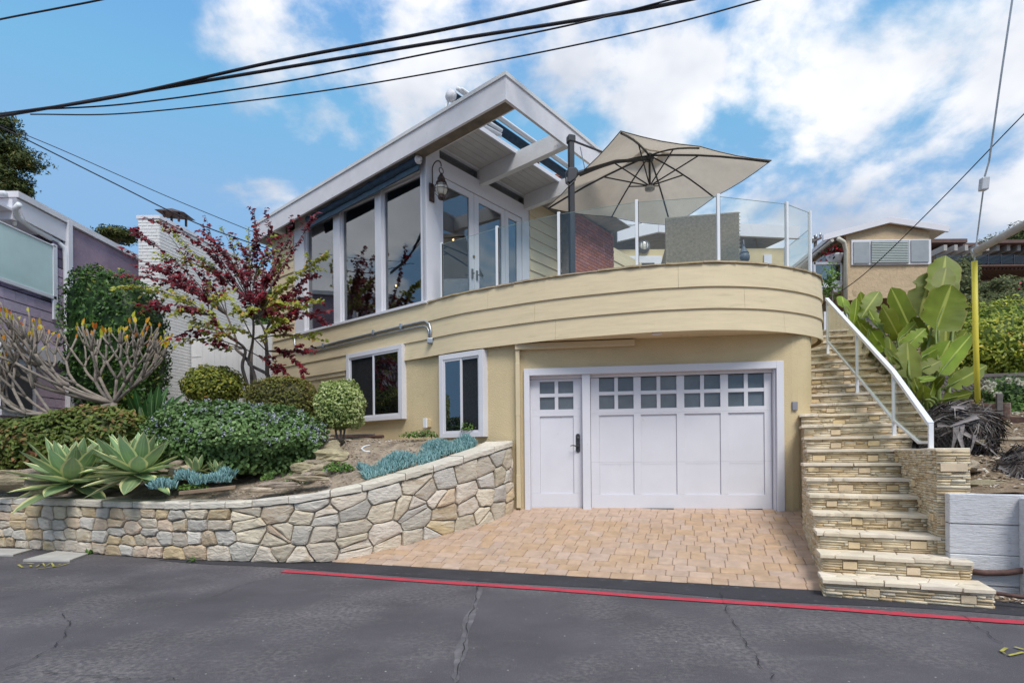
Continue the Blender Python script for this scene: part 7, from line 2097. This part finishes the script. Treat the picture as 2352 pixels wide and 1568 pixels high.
# ------------------------------------------------------------------ right-hand plants
BAN = leafmat('banana_leaf', (.155, .205, .018), (.26, .22, .05), (.36, .40, .08), .07, 110, rough=.48, edge_w=.03, trans=.25)
BSTALK = mat('banana_stalk', (.16, .21, .05), .5, .2, 6.0)
bn = thing('giant_bird_of_paradise', 'big banana-like plant with broad upright paddle leaves beside the stairs', 'plant', at(2150, 950, 8.3))
def z7_(x, y): return ((x / 1.9596 + 2900) / 1.6327, (y / 1.9596 + 700) / 1.6327)
qb = random.Random(6)
root = np.array(at(2148, 955, 8.3))
paddle = lambda t: (min(1, t / .16) ** .6) * (1 - max(0, (t - .62) / .38) ** 2.2) ** .75 if t < .995 else .08
LV = [(1225, 800, 1268, 508, 215, 9.3), (1220, 815, 1272, 592, 140, 8.9), (1195, 1045, 1310, 722, 300, 8.6), (1075, 950, 1165, 620, 215, 9.4), (1005, 1040, 865, 742, 185, 9.2), (640, 965, 780, 768, 120, 10.2), (585, 1015, 612, 818, 90, 10.2),
      (655, 890, 640, 772, 75, 10.6), (520, 890, 505, 805, 110, 10.8), (930, 1120, 800, 878, 130, 8.9), (920, 1145, 1050, 998, 95, 8.7), (975, 1175, 1120, 1042, 115, 8.6), (860, 1290, 850, 1108, 165, 8.2), (1002, 1405, 985, 1140, 180, 8.0),
      (1085, 1265, 1210, 1186, 75, 8.2), (1085, 1350, 1235, 1275, 115, 8.1), (1225, 1370, 1458, 1085, 135, 8.2), (1300, 1462, 1568, 1312, 125, 8.0), (1040, 1425, 1195, 1402, 50, 7.9), (1245, 1568, 1465, 1512, 90, 7.9), (1195, 1345, 1300, 1130, 195, 8.5),
      (740, 1195, 695, 1040, 105, 9.4), (665, 1095, 615, 975, 90, 9.8), (1105, 1560, 1100, 1455, 85, 8.0), (1150, 1540, 1185, 1430, 80, 8.1), (790, 1050, 700, 900, 130, 9.9), (1250, 1330, 1270, 1010, 210, 9.0), (1340, 780, 1350, 560, 120, 9.6), (900, 1060, 960, 900, 150, 9.6), (1330, 1180, 1420, 1060, 90, 9.2), (560, 960, 540, 880, 80, 10.4), (820, 1200, 720, 1060, 110, 8.8), (1100, 1120, 1020, 960, 110, 9.2), (930, 1300, 830, 1190, 70, 8.0), (1150, 1250, 1130, 1090, 130, 8.9), (1060, 1500, 1030, 1400, 90, 7.9), (1280, 1460, 1360, 1290, 100, 8.4), (760, 1130, 640, 1000, 100, 9.6), (880, 1010, 790, 870, 120, 9.9), (1130, 900, 1120, 690, 150, 9.9), (1180, 1480, 1260, 1390, 70, 8.2), (980, 1290, 930, 1180, 90, 8.5)]
for i, (x0, y0, x1, y1, w, d) in enumerate(LV):
    A, B = np.array(at(*z7_(x0, y0), d)), np.array(at(*z7_(x1, y1), d + qb.uniform(-.25, .25)))
    wm = w / 1.9596 / 1.6327 / FPX * d * 1.04
    m = MB(); r0 = root + np.array([qb.uniform(-.25, .25), qb.uniform(-.1, .5), 0]) if x0 > 760 else np.array(at(*z7_(x0 + 60, 1250), d + .1))
    md = r0 + (A - r0) * .55 + np.array([0, 0, .08]); c = catmull([r0, md, A, A + (B - A) * .5], 4)
    m.tube([V3(p) for p in c], [max(.006, .026 - .020 * k / len(c)) for k in range(len(c))], 6); m.build('stalk', BSTALK, bn, smooth=True)
    strap('leaf', bn, BAN, A - (B - A) * .02, B, wm, [qb.uniform(-.8, .8), -1, qb.uniform(-.3, .6)], bend=qb.uniform(-.06, .06), cup=qb.uniform(-.12, .28), nseg=16, prof=paddle, ripple=.05, seed=i, tear=.45 if i % 2 else .2)
YB = fol('golden_privet_leaf', [(0, (.08, .12, .015)), (.4, (.18, .23, .025)), (.8, (.32, .35, .04)), (.95, (.44, .38, .06)), (1, (.5, .2, .06))], .5)
shrub('golden_bush', 'large yellow-green bush behind the lattice fence, nearest the yellow guard', 'bush', at(2300, 795, 12.2), (1.35, .9, .95), 9000, .085, YB, .45, 'blade', 2.4, .12, 5, .3, 1, seed=23, low=-.9, core=.8)
shrub('golden_bush', 'yellow-green bush with orange shoots behind the banana plant', 'bush', at(2215, 815, 12.6), (.9, .7, .75), 4000, .085, YB, .45, 'blade', 2.2, .14, 5, .35, 1, seed=24, core=.75)
ROSE = fol('rose_leaf', [(0, (.03, .06, .02)), (.6, (.07, .13, .03)), (1, (.13, .19, .05))])
rs_ = shrub('rose_bush', 'rose bush with cream-white blooms in front of the lattice fence', 'rose bush', at(2325, 910, 9.2), (.52, .4, .36), 2200, .05, ROSE, .55, 'blade', 2, .15, 5, .4, 1, seed=25, core=.6)
shrub('box_shrub', 'low green shrub with a pale bloom at the right edge behind the edging', 'shrub', at(2345, 955, 8.9), (.4, .3, .22), 1500, .045, WEED, .55, 'blade', 2.4, .1, 5, .3, 1, seed=26)
CREAM = mat('cream_rose_petal', (.72, .70, .58), .7, .06, 20, trans=.3)
for (px, py, d, s) in ((2262, 889, 8.9, .045), (2275, 895, 8.85, .05), (2292, 907, 8.8, .06), (2281, 883, 8.9, .05), (2268, 878, 8.95, .045), (2248, 893, 8.95, .035), (2318, 872, 8.9, .05), (2338, 874, 8.9, .05), (2345, 880, 8.85, .05), (2318, 880, 9, .035), (2332, 950, 8.6, .055)):
    P = np.repeat(np.array([at(px, py, d)]), 26, 0); dd_ = rdirs(26); dd_[:, 1] -= .4
    o = leaf_mesh('bloom', P - unit(dd_) * .004, np.cross(dd_, rdirs(26)), dd_, s * 1.1, 1.0, 'heart', CREAM, rs_)
    o.location = (0, 0, 0)
HSH = fol('dry_hill_leaf', [(0, (.05, .06, .025)), (.5, (.10, .12, .045)), (1, (.17, .17, .08))], .8)
HFL = fol('pink_flowering_leaf', [(0, (.05, .07, .03)), (.7, (.09, .12, .05)), (.8, (.35, .06, .10)), (1, (.42, .1, .14))], .8)
for k, (px, py, d, rx, rz, mt, lab) in enumerate(((2290, 672, 28, 1.3, .75, HSH, 'dark round shrub on the hill below the terrace'), (2345, 668, 28, 1.2, .6, HFL, 'pink-flowering shrub on the hill at the right edge'), (2210, 655, 27, .8, 1.3, HSH, 'tall grey-green shrub behind the banana top'),
                                        (2320, 700, 25, 1.6, .5, HSH, 'low spreading shrub on the hill slope'), (2250, 705, 24, 1.2, .5, HSH, 'low scrub left on the hill slope'), (2352, 715, 22, .9, .35, HFL, 'small pink shrub lower on the hill'), (2280, 725, 20, 1.0, .35, HSH, 'scrub just above the golden bush'))):
    shrub('hill_shrub', lab, 'shrub', at(px, py, d), (rx, rx * .7, rz), 1500, .16, mt, .5, 'diamond', 2, .18, 5, .4, 1, seed=40 + k, stem=False, group='hill shrubs')
HILLVEG = []
while len(HILLVEG) < 14000:
    al = 12.5 + 24 * nr.random(); lt = 1.5 + 22 * nr.random(); p = SP(al, lt)
    if p[0] > 8: HILLVEG.append((p[0], p[1], hill_z(p[0], p[1]) + .05))
P = np.array(HILLVEG); o = leaf_mesh('hill_scrub', P, nr.normal(size=P.shape) * .6 + np.array([0, 0, 1]), rdirs(len(P)), .10 + .16 * nr.random(len(P)), .5, 'diamond', HSH); stuff(o)
vn = shrub('balcony_vine', 'small leafy climber behind the right end of the balcony band', 'climber', at(1906, 650, 12.5), (.22, .2, .42), 260, .075, WEED, .5, 'blade', 2, .3, 4, .6, 1, seed=61, core=.15)
# white picket fence seen through the stair glass
pk = thing('picket_fence', 'short white picket fence at the head of the stairs seen through glass', 'fence', at(1915, 760, 13.0))
for i in range(9):
    A = at(1896 + i * 9.5, 775, 13.2); m = MB(); m.box(A + V3((0, 0, .1)), (.036, 0, 0), (0, .012, 0), (0, 0, .5)); m.build('picket', WHITE, pk)
m = MB(); A, B = at(1890, 762, 13.26), at(1980, 762, 13.26); m.box((A + B) / 2, ((B.x - A.x) / 2, 0, 0), (0, .02, 0), (0, 0, .04)); m.build('rail', WHITE, pk)

# ------------------------------------------------------------------ shaggy palm stumps
FIB = mat('palm_fibre', (.14, .12, .115), .9, tint=[(0, (.045, .035, .03)), (.4, (.11, .095, .09)), (.8, (.20, .18, .175)), (1, (.33, .30, .28))], spec=.15, scale=6)
PALMC = mat('palm_core', (.06, .045, .038), .95, .4, 12, bump=.8, bscale=40)
PALMB = mat('dry_palm_boot', (.22, .195, .19), .85, .3, 8, bump=.6, bscale=30, stretch=(1, 1, 5), objvar=.25)
def stump(label, c, R, n, boots, seed):
    th_ = thing('palm_stump', label, 'stump', tuple(np.array(c) - np.array([0, 0, R[2]])), 'palm stumps'); c = np.array(c); R = np.array(R); bf = bump_fn(seed, .14, 3)
    m = MB(); rows_ = []
    for i in range(11):
        ph_ = -pi / 2 + pi * i / 10; rows_.append([tuple(c + (unit(np.array([[cos(ph_) * cos(a), cos(ph_) * sin(a), sin(ph_)]]))[0] * float(.93 * (1 + bf(np.array([[cos(ph_) * cos(a), cos(ph_) * sin(a), sin(ph_)]]))[0]) * se(np.array([[cos(ph_) * cos(a), cos(ph_) * sin(a), sin(ph_)]]), 2.6)[0])) * R) for a in np.linspace(0, 2 * pi, 19)])
    m.grid(rows_); m.build('core', PALMC, th_, smooth=True)
    d = rdirs(n); f = (1 + bf(d)) * se(d, 2.6); P = c + d * f[:, None] * R
    dn = np.array([0.15, -.1, -1.0]) * .9 + nr.normal(size=(n, 3)) * .55; side = d[:, 2] > .55; dn[side] += np.array([.9, -.2, .75])
    A = unit(dn - d * ((dn * d).sum(1, keepdims=True) * .85)); stuff(leaf_mesh('fibres', P, A + d * .12, d, .10 + .16 * nr.random(n), .055, 'blade', FIB, th_))
    q_ = random.Random(seed)
    for (px0, py0, px1, py1, dd_, w) in boots:
        A_, B_ = np.array(at(px0, py0, dd_)), np.array(at(px1, py1, dd_ - .03)); strap('dry_boot', th_, PALMB, A_, B_, w, [q_.uniform(-.3, .3), -1, .3], bend=.10, cup=.5, nseg=6, seed=q_.randint(0, 999), prof=lambda t: 1 - .75 * t)
    return th_
def z3b(x, y): return ((x / 2.6136 + 3400) / 1.6327, (y / 2.6136 + 1300) / 1.6327)
def bt(x0, y0, x1, y1, d, w): a, b = z3b(x0, y0), z3b(x1, y1); return (a[0], a[1], b[0], b[1], d, w)
stump('shaggy grey palm stump leaning beside the railing foot', at(2190, 997, 6.75), (.31, .30, .28), 4800,
      [bt(480, 760, 440, 1010, 6.38, .07), bt(490, 830, 570, 1105, 6.36, .06), bt(560, 850, 900, 1080, 6.4, .05), bt(660, 860, 600, 1075, 6.36, .04), bt(720, 720, 760, 840, 6.45, .06), bt(690, 680, 425, 780, 6.4, .07), bt(610, 610, 435, 590, 6.5, .08), bt(730, 850, 770, 1000, 6.42, .05), bt(640, 640, 690, 660, 6.5, .09), bt(300, 770, 430, 780, 6.45, .05), bt(540, 760, 520, 960, 6.38, .05)], 3)
stump('dark shaggy palm stump at the right picture edge above the timber wall', at(2352, 1095, 5.75), (.24, .24, .26), 2600, [bt(965, 1330, 1075, 1400, 5.5, .05), bt(900, 1180, 1000, 1230, 5.55, .04)], 8)
for a in ((2215, 1068, 5.75, .20, .18, .115, 'white angular rock beside the cheek wall'), (2258, 1118, 5.55, .46, .24, .13, 'long flat pale rock on top of the timber wall'), (2250, 1013, 6.4, .1, .08, .05, 'small pale stone under the stump roots'),
          (2232, 1078, 5.8, .16, .1, .04, 'thin flat tan stone beside the white rock'), (2330, 1008, 6.6, .4, .2, .04, 'flat grey shard on the dry slope')):
    rock(*a, rot=rk.uniform(-.3, .3), group='slope rocks')
# ------------------------------------------------------------------ distant trees
PINE = fol('pine_needle', [(0, (.018, .032, .010)), (.5, (.045, .065, .015)), (.85, (.09, .10, .02)), (1, (.14, .09, .03))], .7, .1)
pt = thing('pine_tree', 'dark pine crown rising behind the purple house at the left edge', 'tree', at(-10, 520, 26))
for k, (px, py, rx, rz) in enumerate(((8, 288, .75, .55), (20, 340, 1.1, .55), (52, 375, .75, .38), (10, 405, 1.0, .5), (45, 432, .5, .3), (-20, 360, 1.3, 1.6), (15, 440, .8, .4))):
    shrub('crown', '', '', at(px, py, 26), (rx, rx, rz), 900, .20, PINE, .22, 'diamond', 2, .3, 5, .55, 2, seed=80 + k, stem=False, core=.45, parent=pt, up=.6)
m = MB(); m.tube([at(-20, 560, 26), at(-10, 300, 26)], [.25, .1], 8); m.build('trunk', BARK, pt)
for k, (px, py, d, rx, rz, lab) in enumerate(((270, 540, 45, 1.5, .55, 'dark round tree top beyond the purple wall'), (2358, 545, 48, 1.6, 1.3, 'dark tree at the right edge beyond the modern house'), (2310, 552, 60, 2.5, .5, 'pale scrub on the far ridge'))):
    shrub('far_tree', lab, 'tree', at(px, py, d), (rx, rx, rz), 1600, .25, PINE if k < 2 else HSH, .4, 'diamond', 2, .2, 5, .4, 1, seed=90 + k, core=.7, group='far trees')
